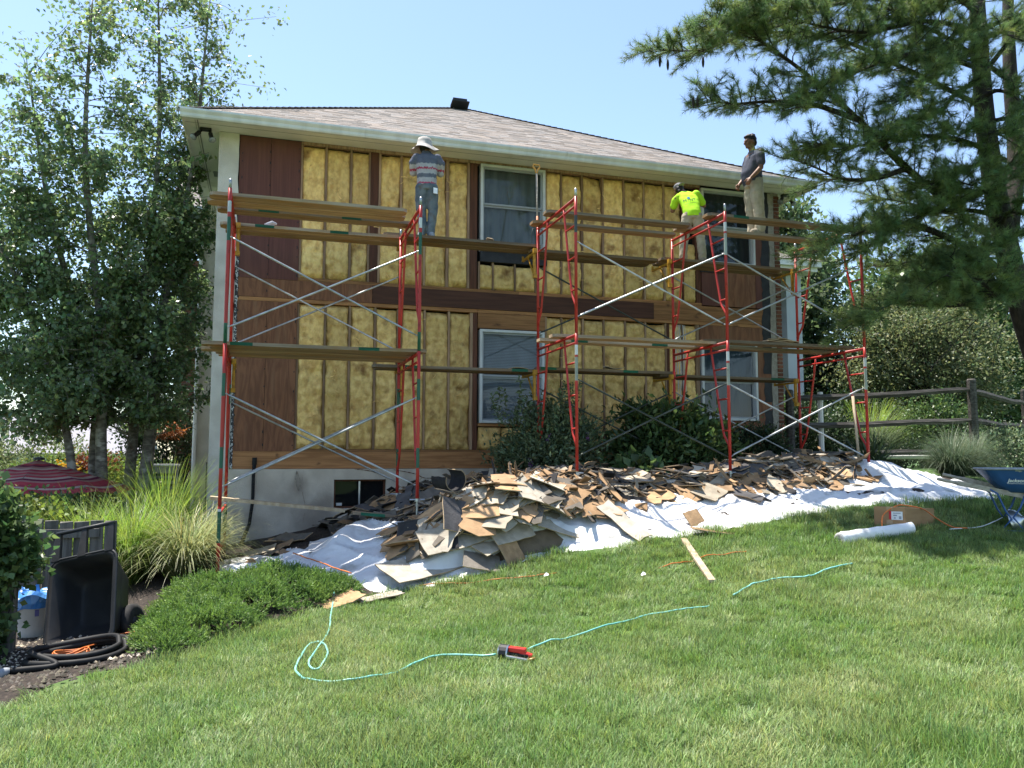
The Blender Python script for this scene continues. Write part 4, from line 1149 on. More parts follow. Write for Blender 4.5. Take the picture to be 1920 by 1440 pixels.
# ---- man in the bucket hat, seen from behind, arms raised to the wall
def man_hat():
    loc = Vector((2.28, -1.44, DK + .046))
    t = thing('person', 'man seen from behind in a cream bucket hat, striped shirt and worn blue jeans', 'person', loc)
    M = Matrix.Translation(loc) @ Matrix.Rotation(R(-11), 4, 'Z') @ Matrix.Diagonal((.98, .98, .925, 1))
    b_ = MB()
    P, rot = head(b_, (-.045, .075, 1.555), (-.10, 1, .12))
    limb(b_, [(0, .0, 1.36), (-.015, .03, 1.44), (-.03, .055, 1.51)], [.07, .058, .056])
    for s in (-1, 1):
        el = Vector((s * .212, .09, 1.11)); wr = Vector((s * .13, .27, 1.20))
        limb(b_, [(s * .185, .01, 1.34), (s * .23, .03, 1.23), el], [.056, .05, .042]); limb(b_, [el, (el + wr) / 2, wr], [.042, .037, .027])
        hand(b_, wr, (-s * .35, .8, .35), (0, -.3, 1), side=s, curl=.6)
    slab(b_, [(0, 0, .86, .14, .10), (0, .0, 1.1, .14, .10), (0, 0, 1.36, .15, .09)])
    for s in (-1, 1):
        limb(b_, [(s * .085, .01, .88), (s * .09, .03, .5), (s * .085, 0, .09)], [.07, .05, .04]); ell(b_, (s * .09, .05, .05), (.035, .09, .03))
    skinned('body', b_, M_skin, t, M, .0085, 2)
    h = MB(); ell(h, P(0, -.02, -.01), (.080, .088, .085), rot); ell(h, P(0, -.06, -.075), (.062, .04, .05), rot); skinned('hair', h, M_hair, t, M, .009, 1)
    # hat: crown and drooping wavy brim
    ht = MB(); c = P(0, -.005, .02)
    seg = 40; prof = [(.02, .145), (.065, .142), (.098, .122), (.112, .07), (.120, .012), (.15, -.022), (.205, -.080), (.211, -.088), (.203, -.084), (.145, -.03), (.11, .0)]
    rings = []
    for r_, z in prof:
        b0 = len(ht.v)
        for k in range(seg):
            a = 2 * math.pi * k / seg; wv = 1 + (.10 * math.sin(3 * a + .6) + .05 * math.sin(5 * a)) * max(0, (r_ - .11) / .08)
            dz = (.028 * math.sin(2 * a + 1) + .018 * math.sin(3 * a)) * max(0, (r_ - .11) / .08)
            ht.v.append((c.x + r_ * wv * math.cos(a), c.y + r_ * wv * math.sin(a) * 1.08, c.z + z + dz))
        rings.append(b0)
    for A, B in zip(rings[:-1], rings[1:]):
        for k in range(seg): ht.face((A + k, A + (k + 1) % seg, B + (k + 1) % seg, B + k))
    ht.face([rings[0] + k for k in range(seg)])
    ht.xf(M); ht.build('bucket_hat', M_hat, t, smooth=True)
    def stripe(p):
        z = p.z + .012 * mnoise.noise(Vector((p.x * 40, p.y * 40, 0))); n_ = mnoise.noise(Vector((p.x * 75, p.y * 40, p.z * 10)))
        if 1.125 + n_ * .018 < z < 1.155 + n_ * .018: return (.36, .05, .09)
        if .875 + n_ * .012 < z < .905 + n_ * .012: return (.38, .07, .13)
        if z > 1.22 + .012 * n_: return (.115, .125, .165)
        if .985 + n_ * .012 < z < 1.05 + n_ * .012: return (.13, .14, .17)
        return (.40, .39, .40)
    sh = MB()
    slab(sh, [(0, .0, .855, .152, .118), (0, .0, .93, .152, .115), (0, .0, 1.08, .158, .112), (0, .0, 1.22, .172, .115), (0, .0, 1.31, .185, .108), (0, .0, 1.375, .165, .088), (-.008, .02, 1.42, .085, .07), (-.012, .03, 1.465, .072, .066)])
    for s in (-1, 1):
        el = Vector((s * .212, .09, 1.12)); limb(sh, [(s * .155, .005, 1.345), (s * .215, .02, 1.26), el], [.075, .07, .06]); limb(sh, [el, el + Vector((-s * .02, .05, .02))], [.058, .055])
    skinned('shirt', sh, M_cloth, t, M, .0095, 4, .005, 13, stripe)
    mbk = MB()
    for s in (-1, 1): limb(mbk, [(s * .205, .115, 1.125), (s * .18, .17, 1.15)], [.05, .045])
    skinned('undersleeve', mbk, M_hair, t, M, .010, 2)
    tr = MB()
    slab(tr, [(0, .0, .79, .14, .12), (0, .0, .86, .15, .125), (0, .0, .90, .145, .115)])
    for s in (-1, 1):
        bend = .02 if s < 0 else -.02
        limb(tr, [(s * .075, -.01, .83), (s * .085, .01, .66), (s * .085 + (.015 if s > 0 else 0), .025, .44), (s * .08 + (.02 if s < 0 else 0), .01, .22), (s * .078 + (.01 if s < 0 else -.01), .0, .07)], [.103, .095, .075, .066, .062])
    skinned('jeans', tr, M_denim, t, M, .011, 3, .007, 16)
    mbk = MB(); mbk.obox((.135, -.10, .76), (.032, .015, 0), (0, .006, 0), (0, .008, .05)); mbk.xf(M); mbk.build('rag', M_cloth, t)
    for s in (-1, 1):
        k = MB(); limb(k, [(s * .085, -.04, .045), (s * .095, .05, .045), (s * .10, .12, .035)], [.045, .047, .04]); slab(k, [(s * .095, .035, .0, .047, .125), (s * .095, .035, .03, .049, .128)])
        skinned('shoe', k, M_rimgrey, t, M, .010, 2)
man_hat()

# ---- man in the neon shirt, leaning in to the wall by the upper right window
def man_neon():
    loc = Vector((6.84, -1.40, 3.252))
    t = thing('person', 'man in a neon yellow T-shirt leaning to the wall under the eave', 'person', loc)
    M = Matrix.Translation(loc) @ Matrix.Rotation(R(-22), 4, 'Z') @ Matrix.Diagonal((.97, .97, .94, 1))
    b_ = MB()
    P, rot = head(b_, (-.185, .33, 1.46), (-.35, 1, -.25))
    limb(b_, [(-.07, .20, 1.30), (-.11, .25, 1.37), (-.15, .29, 1.42)], [.07, .058, .056])
    for s in (-1, 1):
        sx = -.05
        el = Vector((sx + s * .30, .30, 1.14)) if s > 0 else Vector((sx - .25, .32, 1.06)); wr = Vector((sx + s * .13, .50, 1.32))
        limb(b_, [(sx + s * .185, .17, 1.27 + (.03 if s > 0 else -.03)), ((sx + s * .185) * .4 + el.x * .6, .25, 1.19), el], [.056, .05, .042]); limb(b_, [el, (el + wr) / 2, wr], [.042, .037, .027])
        hand(b_, wr, (-s * .3, .8, .4), (0, -.4, 1), side=s, curl=.6)
    slab(b_, [(0, 0, .86, .14, .10), (-.02, .07, 1.06, .14, .10), (-.05, .17, 1.28, .15, .09)])
    for s in (-1, 1):
        limb(b_, [(s * .085, .0, .88), (s * .13, .02, .5), (s * .16, 0, .09)], [.07, .05, .04]); ell(b_, (s * .16, .05, .05), (.035, .09, .03))
    skinned('body', b_, M_skin, t, M, .0085, 2)
    h = MB(); ell(h, P(0, -.03, -.01), (.080, .086, .085), rot); ell(h, P(0, -.07, -.07), (.062, .04, .05), rot); skinned('hair', h, M_hair, t, M, .009, 1)
    c = MB(); ell(c, P(0, -.005, .05), (.087, .104, .072), rot); ell(c, P(0, -.125, .03), (.055, .075, .012), rot); skinned('cap', c, M_greycap, t, M, .008, 2)
    sh = MB()
    slab(sh, [(.01, -.015, .83, .155, .125), (.0, .0, .93, .155, .125), (-.015, .05, 1.05, .16, .12), (-.035, .11, 1.17, .178, .118), (-.055, .165, 1.27, .185, .105), (-.07, .20, 1.335, .15, .085), (-.09, .225, 1.375, .08, .068)])
    for s in (-1, 1):
        sx = -.05; el = Vector((sx + s * .30, .30, 1.14)) if s > 0 else Vector((sx - .25, .32, 1.06))
        limb(sh, [(sx + s * .15, .16, 1.285 + (.02 if s > 0 else -.03)), Vector((sx + s * .19, .19, 1.26)).lerp(el, .25), Vector((sx + s * .2, .2, 1.25)).lerp(el, .62)], [.076, .074, .07])
    shirt = skinned('t_shirt', sh, M_neon, t, M, .011, 4, .006, 13)
    # print on the back: letters, a blue disc and a short line, laid on to the cloth
    bv = BVHTree.FromPolygons([v.co.copy() for v in shirt.data.vertices], [p.vertices[:] for p in shirt.data.polygons])
    dir_ = (M.to_3x3() @ Vector((0, 1, 0))).normalized()
    def lay(me, name, mat):
        for v in me.vertices:
            hit = bv.ray_cast(v.co - dir_ * .5, dir_)
            if hit[0] is not None: v.co = hit[0] - dir_ * .005
        link_mesh(name, me, t, [mat])
    def text(body, size):
        cu = bpy.data.curves.new('txt', 'FONT'); cu.body = body; cu.size = size; cu.align_x = 'CENTER'
        o = bpy.data.objects.new('txt', cu); COL.objects.link(o)
        me = bpy.data.meshes.new_from_object(o.evaluated_get(DG())); bpy.data.objects.remove(o)
        bm = bmesh.new(); bm.from_mesh(me); bmesh.ops.triangulate(bm, faces=bm.faces); bmesh.ops.subdivide_edges(bm, edges=bm.edges, cuts=1); bm.to_mesh(me); bm.free()
        return me
    M_ink = pmat('shirt_print_ink', (.02, .05, .05), rough=.8); M_inkb = pmat('shirt_print_blue', (.01, .12, .22), rough=.8)
    base = Vector((-.03, -.2, 1.12)); Rz = Matrix.Rotation(R(14), 4, 'Y')
    for ch, dx, dz, sz in (('M', -.085, -.014, .085), ('I', -.028, -.006, .06), ('N', .022, .004, .085), ('T', .080, .014, .085)):
        me = text(ch, sz)
        me.transform(M.to_3x3().to_4x4() @ Matrix.Translation(base + Vector((dx, 0, dz + .18 * -0))) @ Matrix.Rotation(R(-12), 4, 'Y') @ Matrix.Rotation(R(90), 4, 'X'))
        lay(me, 'letter', M_ink)
    m_ = MB(); n_ = 20
    m_.poly([(base.x - .026 + .027 * math.cos(6.283 * k / n_), base.y, base.z + .072 + .027 * math.sin(6.283 * k / n_)) for k in range(n_)])
    me = m_.mesh('disc'); me.transform(M.to_3x3().to_4x4()); lay(me, 'print_disc', M_inkb)
    m_ = MB()
    for k in range(22):
        x = -.10 + k * .0095; m_.poly([(base.x + x, base.y, base.z - .045 + x * .2), (base.x + x + .006, base.y, base.z - .045 + x * .2), (base.x + x + .006, base.y, base.z - .037 + x * .2), (base.x + x, base.y, base.z - .037 + x * .2)])
    me = m_.mesh('line'); me.transform(M.to_3x3().to_4x4()); lay(me, 'print_line', M_ink)
    tr = MB()
    slab(tr, [(0, .0, .79, .145, .12), (0, -.01, .87, .155, .125), (0, -.01, .91, .15, .115)])
    for s in (-1, 1): limb(tr, [(s * .08, -.01, .83), (s * .11, .01, .66), (s * .14, .02, .44), (s * .16, .0, .22), (s * .165, .0, .08)], [.105, .096, .08, .072, .072])
    skinned('trousers', tr, M_khaki, t, M, .011, 3, .010, 16)
    for s in (-1, 1):
        k = MB(); limb(k, [(s * .165, -.04, .045), (s * .17, .05, .045), (s * .175, .12, .035)], [.045, .047, .04]); slab(k, [(s * .17, .035, .0, .047, .125), (s * .17, .035, .03, .049, .128)])
        skinned('shoe', k, M_shoe, t, M, .010, 2)
man_neon()

# ---- garden fork leaning on the wall beside the upper window
t = thing('garden_fork', 'long-handled fork with an orange D-grip leaning by the upper window', 'fork', (4.2, -1.0, 3.3))
a, c = Vector((4.27, -.78, 4.78)), Vector((4.17, -1.12, 3.70))
mb = MB(); mb.tube([a, a.lerp(c, .5), c], .016, 8); mb.build('shaft', M_handlewood, t, smooth=True)
d = (a - c).normalized(); s = Vector((1, 0, 0))
mb = MB(); mb.tube([a - d * .06, a + d * .02 - s * .02, a + d * .07 - s * .055, a + d * .125 - s * .055, a + d * .125 + s * .055, a + d * .07 + s * .055, a + d * .02 + s * .02, a - d * .06], .016, 8); mb.build('grip', pmat('orange_yellow_plastic', (.62, .30, .06), rough=.4), t, smooth=True)
mb = MB(); mb.tube([c + d * .22, c], [.017, .02], 8); mb.build('socket', M_orange, t, smooth=True)
mb = MB()
for k in (-1.5, -.5, .5, 1.5): mb.tube([c, c - d * .03 + s * k * .055, c - d * .10 + s * k * .062 , c - d * .30 + s * k * .062 + Vector((0, .01, 0))], .006, 5)
mb.build('tine', M_darksteel, t, smooth=True)
# ================================================================== PLASTIC SHEETS AND DEBRIS
def mound(x, y):
    """height of the rubbish above the ground"""
    h = 0
    for cx, cy, rx, ry, a in ((2.85, -3.74, 1.15, .80, .56), (2.1, -3.85, .7, .5, .08), (2.3, -1.2, 1.1, 1.0, .34), (3.9, -2.4, 1.2, .9, .22), (6.9, -2.9, 1.25, .7, .24), (5.3, -3.5, 1.0, .5, .12), (8.4, -2.9, .8, .5, .16), (.55, -1.6, .6, .5, .10)):
        d = ((x - cx) / rx) ** 2 + ((y - cy) / ry) ** 2
        h += a * math.exp(-d * .9)
    return h
def top(x, y): return h1(x, y) + mound(x, y)

TFX = np.array([-.6, -.46, -.02, .44, .89, 1.14, 1.41]); TFY = np.array([-3.2, -3.25, -3.64, -3.81, -4.07, -4.37, -4.47])
def TF(x): return float(np.interp(x, TFX, TFY)) if x < 1.41 else float(YB(x))
def tarp(name, label, x0, x1, back, nx, ny, hump=None, yoff=0.0):
    V = []
    sd = rng.uniform(0, 50)
    for j in range(ny + 1):
        for i in range(nx + 1):
            u, v = i / nx, j / ny
            x = x0 + (x1 - x0) * u + .05 * fbm(v * 3, sd, 1)
            yf = TF(x) - .03 + yoff + .07 * fbm(x * 1.9, sd, 3)
            y = yf + (back(x) - yf) * v
            z = h1(x, y) + .02
            wr = abs(fbm(x * 1.1 + y * .6 + sd, y * .9, sd, 3)) * .08 + max(0, fbm(x * 3 + sd, y * 1.6 + x, 2, 3)) * .035 + abs(fbm(x * 9, y * 5 + sd, 1)) * .014 + max(0, .12 - abs(fbm(x * 1.3 + y * .7 + sd, y * 1.0, 6, 2))) * .38
            e = min(1, v * 9) * .8 + .2
            z += wr * e + (mound(x, y) * .55 if v > .1 else 0)
            if hump: z += hump(x, y)
            if v == 0: z = h1(x, y) + .012 + .05 * max(0, fbm(x * 3, 1, sd))
            V.append((x, y, z))
    ii = (np.arange(ny)[:, None] * (nx + 1) + np.arange(nx)[None, :]).ravel()
    t = npmesh(name, V, np.stack([ii, ii + 1, ii + nx + 2, ii + nx + 1], -1), mats=[M_plastic], smooth=True)
    return setp(t, label, 'plastic sheet')
tarp('plastic_sheet', 'crumpled white plastic sheet spread under the main debris heap beside the juniper', -.47, 3.5, lambda x: -2.3 if x > .6 else -2.6, 110, 60,
     lambda x, y: .20 * math.exp(-((x - .95 - (y + 3.0) * .5) / .22) ** 2 - ((y + 2.75) / .40) ** 2) + .07 * math.exp(-((x - .4) / .16) ** 2 - ((y + 3.3) / .5) ** 2))
tarp('plastic_sheet', 'long white plastic sheet under the scattered scraps with its bare end near the blue barrow', 3.3, 10.6, lambda x: -2.4 if x < 8.6 else -2.4 - (x - 8.6) * .35, 170, 50,
     lambda x, y: .16 * math.exp(-((x - 9.0) / .35) ** 2 - ((y + 3.2) / .3) ** 2) + .09 * math.exp(-((x - 9.6) / .3) ** 2 - ((y + 3.5) / .4) ** 2), -.015)

TAN, TAN2, GREY, DARK, CREAM, PALE = (.40, .255, .14), (.33, .215, .125), (.17, .148, .122), (.052, .05, .052), (.41, .35, .265), (.47, .42, .34)
def scrap_mesh(L, W, curl, face, back, edge, nu=6, nv=2, rag=.05, th=.011, seed=0):
    q = random.Random(seed)
    mb = MB()
    a0 = q.uniform(0, 9)
    def P(u, v, s):
        x = (u - .5) * L; y = (v - .5) * W
        if u in (0, 1): x += (1 if u else -1) * q_r(u, v) * rag * L
        if v in (0, 1): y += (1 if v else -1) * q_r(v + 3, u) * rag * 1.4 * W
        if abs(curl) > 1e-3:
            r = 1 / curl; an = x * curl; X, Z = r * math.sin(an), r * (1 - math.cos(an)); nx_, nz_ = -math.sin(an), math.cos(an)
        else: X, Z, nx_, nz_ = x, 0, 0, 1
        Z += .02 * W * math.sin(v * 3 + a0)
        return (X + nx_ * s * th / 2, y, Z + nz_ * s * th / 2)
    def q_r(a, b_): return mnoise.noise(Vector((a * 5.1 + a0 * 7, b_ * 4.7, a0)))
    top_, bot = len(mb.v), 0
    for s in (1, -1):
        for j in range(nv + 1):
            for i in range(nu + 1): mb.v.append(P(i / nu, j / nv, s))
    n1 = (nu + 1) * (nv + 1)
    for j in range(nv):
        for i in range(nu):
            a = j * (nu + 1) + i
            k = q.uniform(.92, 1.06)
            mb.tint = tuple(c * k for c in face); mb.face((a, a + 1, a + nu + 2, a + nu + 1))
            mb.tint = tuple(c * k for c in back); mb.face((n1 + a, n1 + a + nu + 1, n1 + a + nu + 2, n1 + a + 1))
    mb.tint = edge
    for i in range(nu):
        mb.face((i + 1, i, n1 + i, n1 + i + 1)); a = nv * (nu + 1) + i; mb.face((a, a + 1, n1 + a + 1, n1 + a))
    for j in range(nv):
        a = j * (nu + 1); mb.face((a, a + nu + 1, n1 + a + nu + 1, n1 + a)); a += nu; mb.face((a + nu + 1, a, n1 + a, n1 + a + nu + 1))
    return mb
kinds_ = {'tan': [], 'grey': [], 'cream': []}
for i in range(12):
    c = rng.uniform(-3.0, 3.0) if i % 2 == 0 else rng.uniform(-.8, .8)
    kinds_['tan'].append(scrap_mesh(rng.uniform(.16, .42), rng.uniform(.10, .26), c, TAN if i % 2 else TAN2, TAN2, (.46, .32, .19), rag=.22, seed=i))
    kinds_['grey'].append(scrap_mesh(rng.uniform(.2, .55), rng.uniform(.12, .30), c, GREY if i % 3 else (.10, .095, .095), TAN2, (.36, .25, .15), rag=.2, seed=40 + i))
    kinds_['cream'].append(scrap_mesh(rng.uniform(.22, .6), rng.uniform(.14, .34), c * .5, CREAM if i % 2 else PALE, GREY, (.42, .31, .20), rag=.10, seed=80 + i))
for k, lst in kinds_.items():
    out = []
    for i, mb in enumerate(lst):
        me = mb.mesh('scrap'); me.materials.append(M_board); xs_ = [v[0] for v in mb.v]; zs_ = [v[2] for v in mb.v]
        me['shape'] = ('curled ' if max(zs_) - min(zs_) > .045 else 'flat ') + ('long' if max(xs_) - min(xs_) > .34 else 'short'); out.append(me)
    kinds_[k] = out
def normal_at(x, y, e=.12):
    return Vector((-(top(x + e, y) - top(x - e, y)) / (2 * e), -(top(x, y + e) - top(x, y - e)) / (2 * e), 1)).normalized()
def orient(n, spin):
    q = n.to_track_quat('Z', 'Y')
    return (q.to_matrix().to_4x4() @ Matrix.Rotation(spin, 4, 'Z'))
def free(x, y):
    for fx in FX:
        for yy in (YF_, YI_):
            if (x - fx) ** 2 + (y - yy) ** 2 < .012: return False
    return True
COLW = {'tan': 'tan', 'grey': 'dark grey', 'cream': 'cream'}
def put_scrap(x, y, kind, zone, dz, tilt):
    me = rng.choice(kinds_[kind])
    o = bpy.data.objects.new('fibreboard_scrap', me); COL.objects.link(o)
    n = (normal_at(x, y) + Vector((rng.gauss(0, tilt), rng.gauss(0, tilt), 0))).normalized()
    s = rng.uniform(.75, 1.25) * (1.45 if zone == 'heap' else 1)
    o.matrix_world = Matrix.Translation((x, y, top(x, y) + dz)) @ orient(n, rng.uniform(0, 6.28)) @ Matrix.Diagonal((s, s, 1, 1))
    place = {'heap': 'on the main debris heap', 'wall': 'in the shaded debris along the foundation', 'spread': 'scattered over the plastic sheet below the shrubs', 'right': 'in the grey pile under the far end of the scaffold'}[zone]
    sub_ = {'heap': ('left flank of the main debris heap', 'crest of the main debris heap', 'middle of the main debris heap', 'low front of the main debris heap', 'right flank of the main debris heap'),
            'wall': ('shaded debris below the basement window', 'shaded debris right of the basement window', 'shaded debris behind the heap', 'shaded debris left of the purple-flowered bush', 'shaded debris at the foundation'),
            'spread': ('plastic sheet beyond the right flank of the heap', 'plastic sheet below the purple-flowered bush', 'plastic sheet below the broad dark shrub', 'plastic sheet below the small evergreen', 'plastic sheet near its bare right end'),
            'right': ('grey pile left of the third red post', 'grey pile below the dark lower window', 'grey pile in front of the small evergreen', 'grey pile under the last scaffold bay', 'grey pile by the last red post')}[zone]
    if zone == 'heap': q_ = 0 if x < 2.3 else 4 if x > 3.45 else 1 if y > -3.62 else 2 if y > -3.95 else 3
    elif zone == 'wall': q_ = 0 if x < 1.8 else 4 if y > -.8 else 1 if x < 2.5 else 2 if x < 3.3 else 3
    elif zone == 'spread': q_ = min(4, int((x - 3.9) / .9))
    else: q_ = 0 if x < 6.1 else 1 if x < 6.8 else 2 if x < 7.4 else 3 if x < 8.1 else 4
    lab_ = '%s %s %s scrap on the %s' % (tuple(me['shape'].split()) + (COLW[kind], sub_[q_]))
    setp(o, lab_, 'scrap', lab_.replace(' scrap ', ' scraps '))
    return o
# the under-layer: hundreds of small bits, joined
mb = MB()
for i in range(1900):
    z_ = rng.random()
    if z_ < .30: x, y = rng.gauss(2.85, .75), rng.gauss(-3.6, .38)
    elif z_ < .52: x, y = rng.uniform(.9, 4.2), rng.uniform(-2.6, -.25)
    elif z_ < .86: x, y = rng.uniform(3.4, 8.6), rng.uniform(-3.75, -2.0)
    else: x, y = rng.gauss(6.9, .9), rng.gauss(-2.9, .3)
    if y < YB(x) + .22: continue
    if x < 1.6 and y < -2.55: continue
    L_, W_ = rng.uniform(.05, .2), rng.uniform(.03, .11)
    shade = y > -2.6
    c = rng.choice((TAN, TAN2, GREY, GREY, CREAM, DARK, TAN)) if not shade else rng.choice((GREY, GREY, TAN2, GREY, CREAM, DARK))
    k = rng.uniform(.7, 1.2); mb.tint = tuple(q * k for q in c)
    n = (normal_at(x, y) + Vector((rng.gauss(0, .35), rng.gauss(0, .35), 0))).normalized()
    Mx = Matrix.Translation((x, y, top(x, y) + rng.uniform(.0, .03))) @ orient(n, rng.uniform(0, 6.28))
    s0 = len(mb.v); j_ = lambda: rng.uniform(.7, 1.1)
    p = [(-L_ * j_(), -W_ * j_(), 0), (L_ * j_(), -W_ * j_(), 0), (L_ * j_(), W_ * j_(), 0), (-L_ * j_(), W_ * j_(), 0)]
    mb.hexa([Vector(q) - Vector((0, 0, .006)) for q in p] + [Vector(q) + Vector((0, 0, .006)) for q in p]); mb.xf(Mx, s0)
# long torn strips and curls of paper among them
for i in range(110):
    if rng.random() < .5: x, y = rng.gauss(2.85, .8), rng.gauss(-3.65, .4)
    else: x, y = rng.uniform(1.2, 8.4), rng.uniform(-3.7, -1.4)
    if y < YB(x) + .25 or (x < 1.6 and y < -2.55): continue
    c = rng.choice((TAN, TAN2, GREY, DARK, CREAM, DARK)); m2 = scrap_mesh(rng.uniform(.3, .75), rng.uniform(.025, .06), rng.uniform(-3, 3), c, GREY, TAN, 6, 1, .2, .008, 200 + i)
    n = (normal_at(x, y) + Vector((rng.gauss(0, .3), rng.gauss(0, .3), 0))).normalized(); m2.xf(Matrix.Translation((x, y, top(x, y) + rng.uniform(.05, .12))) @ orient(n, rng.uniform(0, 6.28)) @ Matrix.Rotation(rng.uniform(-.8, .8), 4, 'X'))
    b0 = len(mb.v); mb.v += m2.v; mb.f += [tuple(b0 + k for k in f) for f in m2.f]; mb.c += m2.c; mb.m += m2.m
# and the core of the heap
def core(u, v):
    x = 1.5 + 2.9 * u; y = -4.35 + 1.5 * v
    return (x, y, h1(x, y) - .03 + mound(x, y) * .72 * min(1, 6 * u, 6 * (1 - u), 6 * v, 6 * (1 - v)) - .04)
mb.tint = (.20, .15, .10); mb.grid(core, 26, 14)
def core2(u, v):
    x = .9 + 3.4 * u; y = -2.6 + 2.45 * v
    return (x, y, h1(x, y) - .02 + mound(x, y) * .9)
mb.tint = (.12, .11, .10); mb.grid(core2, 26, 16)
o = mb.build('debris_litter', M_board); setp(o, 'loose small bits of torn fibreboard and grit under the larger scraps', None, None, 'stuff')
cnt = 0
while cnt < 84:
    x, y = rng.gauss(2.9, .64), rng.gauss(-3.84, .34)
    if y < YB(x) + .2 or not free(x, y) or not 1.5 < x < 4.4: continue
    put_scrap(x, y, rng.choice(('tan', 'tan', 'tan', 'cream', 'cream', 'grey')), 'heap', rng.uniform(.015, .07), .10); cnt += 1
cnt = 0
while cnt < 60:
    x, y = rng.uniform(1.1, 4.0), rng.uniform(-2.55, -.4)
    if not free(x, y): continue
    put_scrap(x, y, rng.choice(('grey', 'grey', 'grey', 'tan', 'cream')), 'wall', rng.uniform(.015, .06), .2); cnt += 1
cnt = 0
while cnt < 72:
    x, y = rng.uniform(3.9, 8.4), rng.uniform(-3.8, -2.2)
    if y < YB(x) + .28 or not free(x, y): continue
    put_scrap(x, y, rng.choice(('tan', 'tan', 'tan', 'grey', 'cream', 'cream')), 'spread', rng.uniform(.03, .07), .13); cnt += 1
cnt = 0
while cnt < 40:
    x, y = rng.gauss(6.9, .75), rng.gauss(-2.85, .28)
    if not free(x, y) or y < -3.4: continue
    put_scrap(x, y, rng.choice(('grey', 'grey', 'grey', 'grey', 'tan', 'cream')), 'right', rng.uniform(.03, .08), .13); cnt += 1
# a few strays by the foot of the pier
for x, y, k in ((-.05, -2.9, 'tan'), (.1, -2.6, 'grey'), (.25, -2.3, 'tan'), (.0, -2.3, 'cream'), (.3, -2.75, 'tan'), (.42, -2.0, 'grey'), (.15, -1.9, 'tan'), (-.15, -3.1, 'tan')):
    o = put_scrap(x, y, k, 'wall', .05, .2)
    setp(o, 'torn %s fibreboard scrap among the bits near the red base frame' % COLW[k], None, 'torn %s scraps near the red base frame' % COLW[k])

def big(name, label, cat, c, spin, tilt, L, W, curl, face, back, nu=10, nv=4, rag=.03, th=.012, seed=5, group=None):
    mb = scrap_mesh(L, W, curl, face, back, (.40, .30, .19), nu, nv, rag, th, seed)
    Mx = Matrix.Translation(c) @ Matrix.Rotation(R(tilt[2]) if len(tilt) > 2 else 0, 4, 'Z') @ Matrix.Rotation(R(tilt[0]), 4, 'X') @ Matrix.Rotation(R(tilt[1]), 4, 'Y') @ Matrix.Rotation(R(spin), 4, 'Z')
    mb.xf(Mx)
    o = mb.build(name, M_board, None, loc=c)
    return setp(o, label, cat, group)
# singled-out pieces on and round the heap
big('stucco_panel', 'large flat cream panel lying half on the grass in front of the main heap', 'panel', (1.78, -4.16, -1.235), 10, (20, -4, 15), .98, .52, .12, PALE, GREY, seed=3)
big('stucco_panel', 'cream panel sloping down the sunlit right shoulder of the main heap', 'panel', (3.30, -3.98, -.46), 0, (24, 24, -14), .72, .50, -.8, PALE, GREY, seed=9)
big('stucco_panel', 'long cream panel leaning low on the left front of the heap', 'panel', (2.13, -4.12, -.93), 6, (34, -10, 8), .80, .40, .35, PALE, GREY, seed=12)
big('stucco_panel', 'cream piece with a notched corner in the middle of the heap front', 'panel', (2.78, -4.17, -.86), 20, (42, 6, 0), .55, .36, .3, CREAM, GREY, seed=15)
big('stucco_panel', 'pale square piece at the right foot of the heap', 'panel', (3.42, -4.08, -.80), -15, (38, 10, 0), .52, .38, .2, PALE, GREY, seed=18)
big('stucco_panel', 'small cream piece lying just below the dark curved sheet', 'panel', (2.52, -4.22, -1.0), 35, (30, 0, 0), .42, .34, 0, CREAM, TAN2, seed=21)
big('curved_sheet', 'dark grey sheet standing curved in the middle of the heap', 'sheet', (2.30, -4.05, -.72), 0, (50, 12, -8), .62, .46, 1.3, (.075, .072, .074), GREY, 14, seed=24)
big('curved_sheet', 'tan and dark sheet rolled into a half tube at the left foot of the heap', 'sheet', (1.72, -3.78, -.98), 60, (18, -25, 0), .55, .5, 3.6, DARK, TAN, 18, seed=27)
big('curved_sheet', 'black paper sheet curled into a tube on the crest of the heap', 'sheet', (2.28, -3.35, -.42), 20, (8, -20, 0), .62, .34, 7.0, DARK, DARK, 20, seed=30)
big('curved_sheet', 'long tan sheet arching over the right side of the heap', 'sheet', (3.25, -3.72, -.36), 0, (12, 22, -6), 1.1, .42, -.9, TAN2, GREY, 14, seed=33)
big('curved_sheet', 'dark sheet bowed along the far right flank of the heap', 'sheet', (3.62, -3.82, -.62), 0, (14, 36, -10), .85, .4, -.7, DARK, GREY, 12, seed=36)
big('tan_sheet', 'torn tan sheet on top of the heap pointing to the camera', 'sheet', (2.82, -3.92, -.37), 80, (14, 6, 0), .42, .3, .8, TAN, TAN2, seed=39)
big('tan_sheet', 'tan sheet hanging over the left shoulder of the heap', 'sheet', (2.02, -3.72, -.66), 10, (22, -28, 0), .6, .3, -.9, TAN, GREY, seed=42)
big('tan_sheet', 'tan upright scrap at the front foot of the heap', 'sheet', (2.76, -4.36, -1.10), 20, (64, 10, 12), .28, .30, .4, TAN, TAN2, seed=45)
big('tan_sheet', 'pair-toned grey and tan scrap at the front edge of the sheet', 'sheet', (2.40, -4.36, -1.19), -12, (34, 4, 0), .42, .26, .3, GREY, TAN, seed=48)
big('tan_sheet', 'broad tan sheet lying flat among the scraps below the red jack', 'sheet', (5.95, -3.62, -.52), 10, (6, -8, 8), .62, .36, .6, TAN, TAN2, seed=51)
big('tan_sheet', 'tan sheet rolled into a short tube in the scattered scraps', 'sheet', (7.35, -3.55, -.40), 90, (0, 0, 12), .34, .34, 11, TAN, TAN, 20, seed=54)
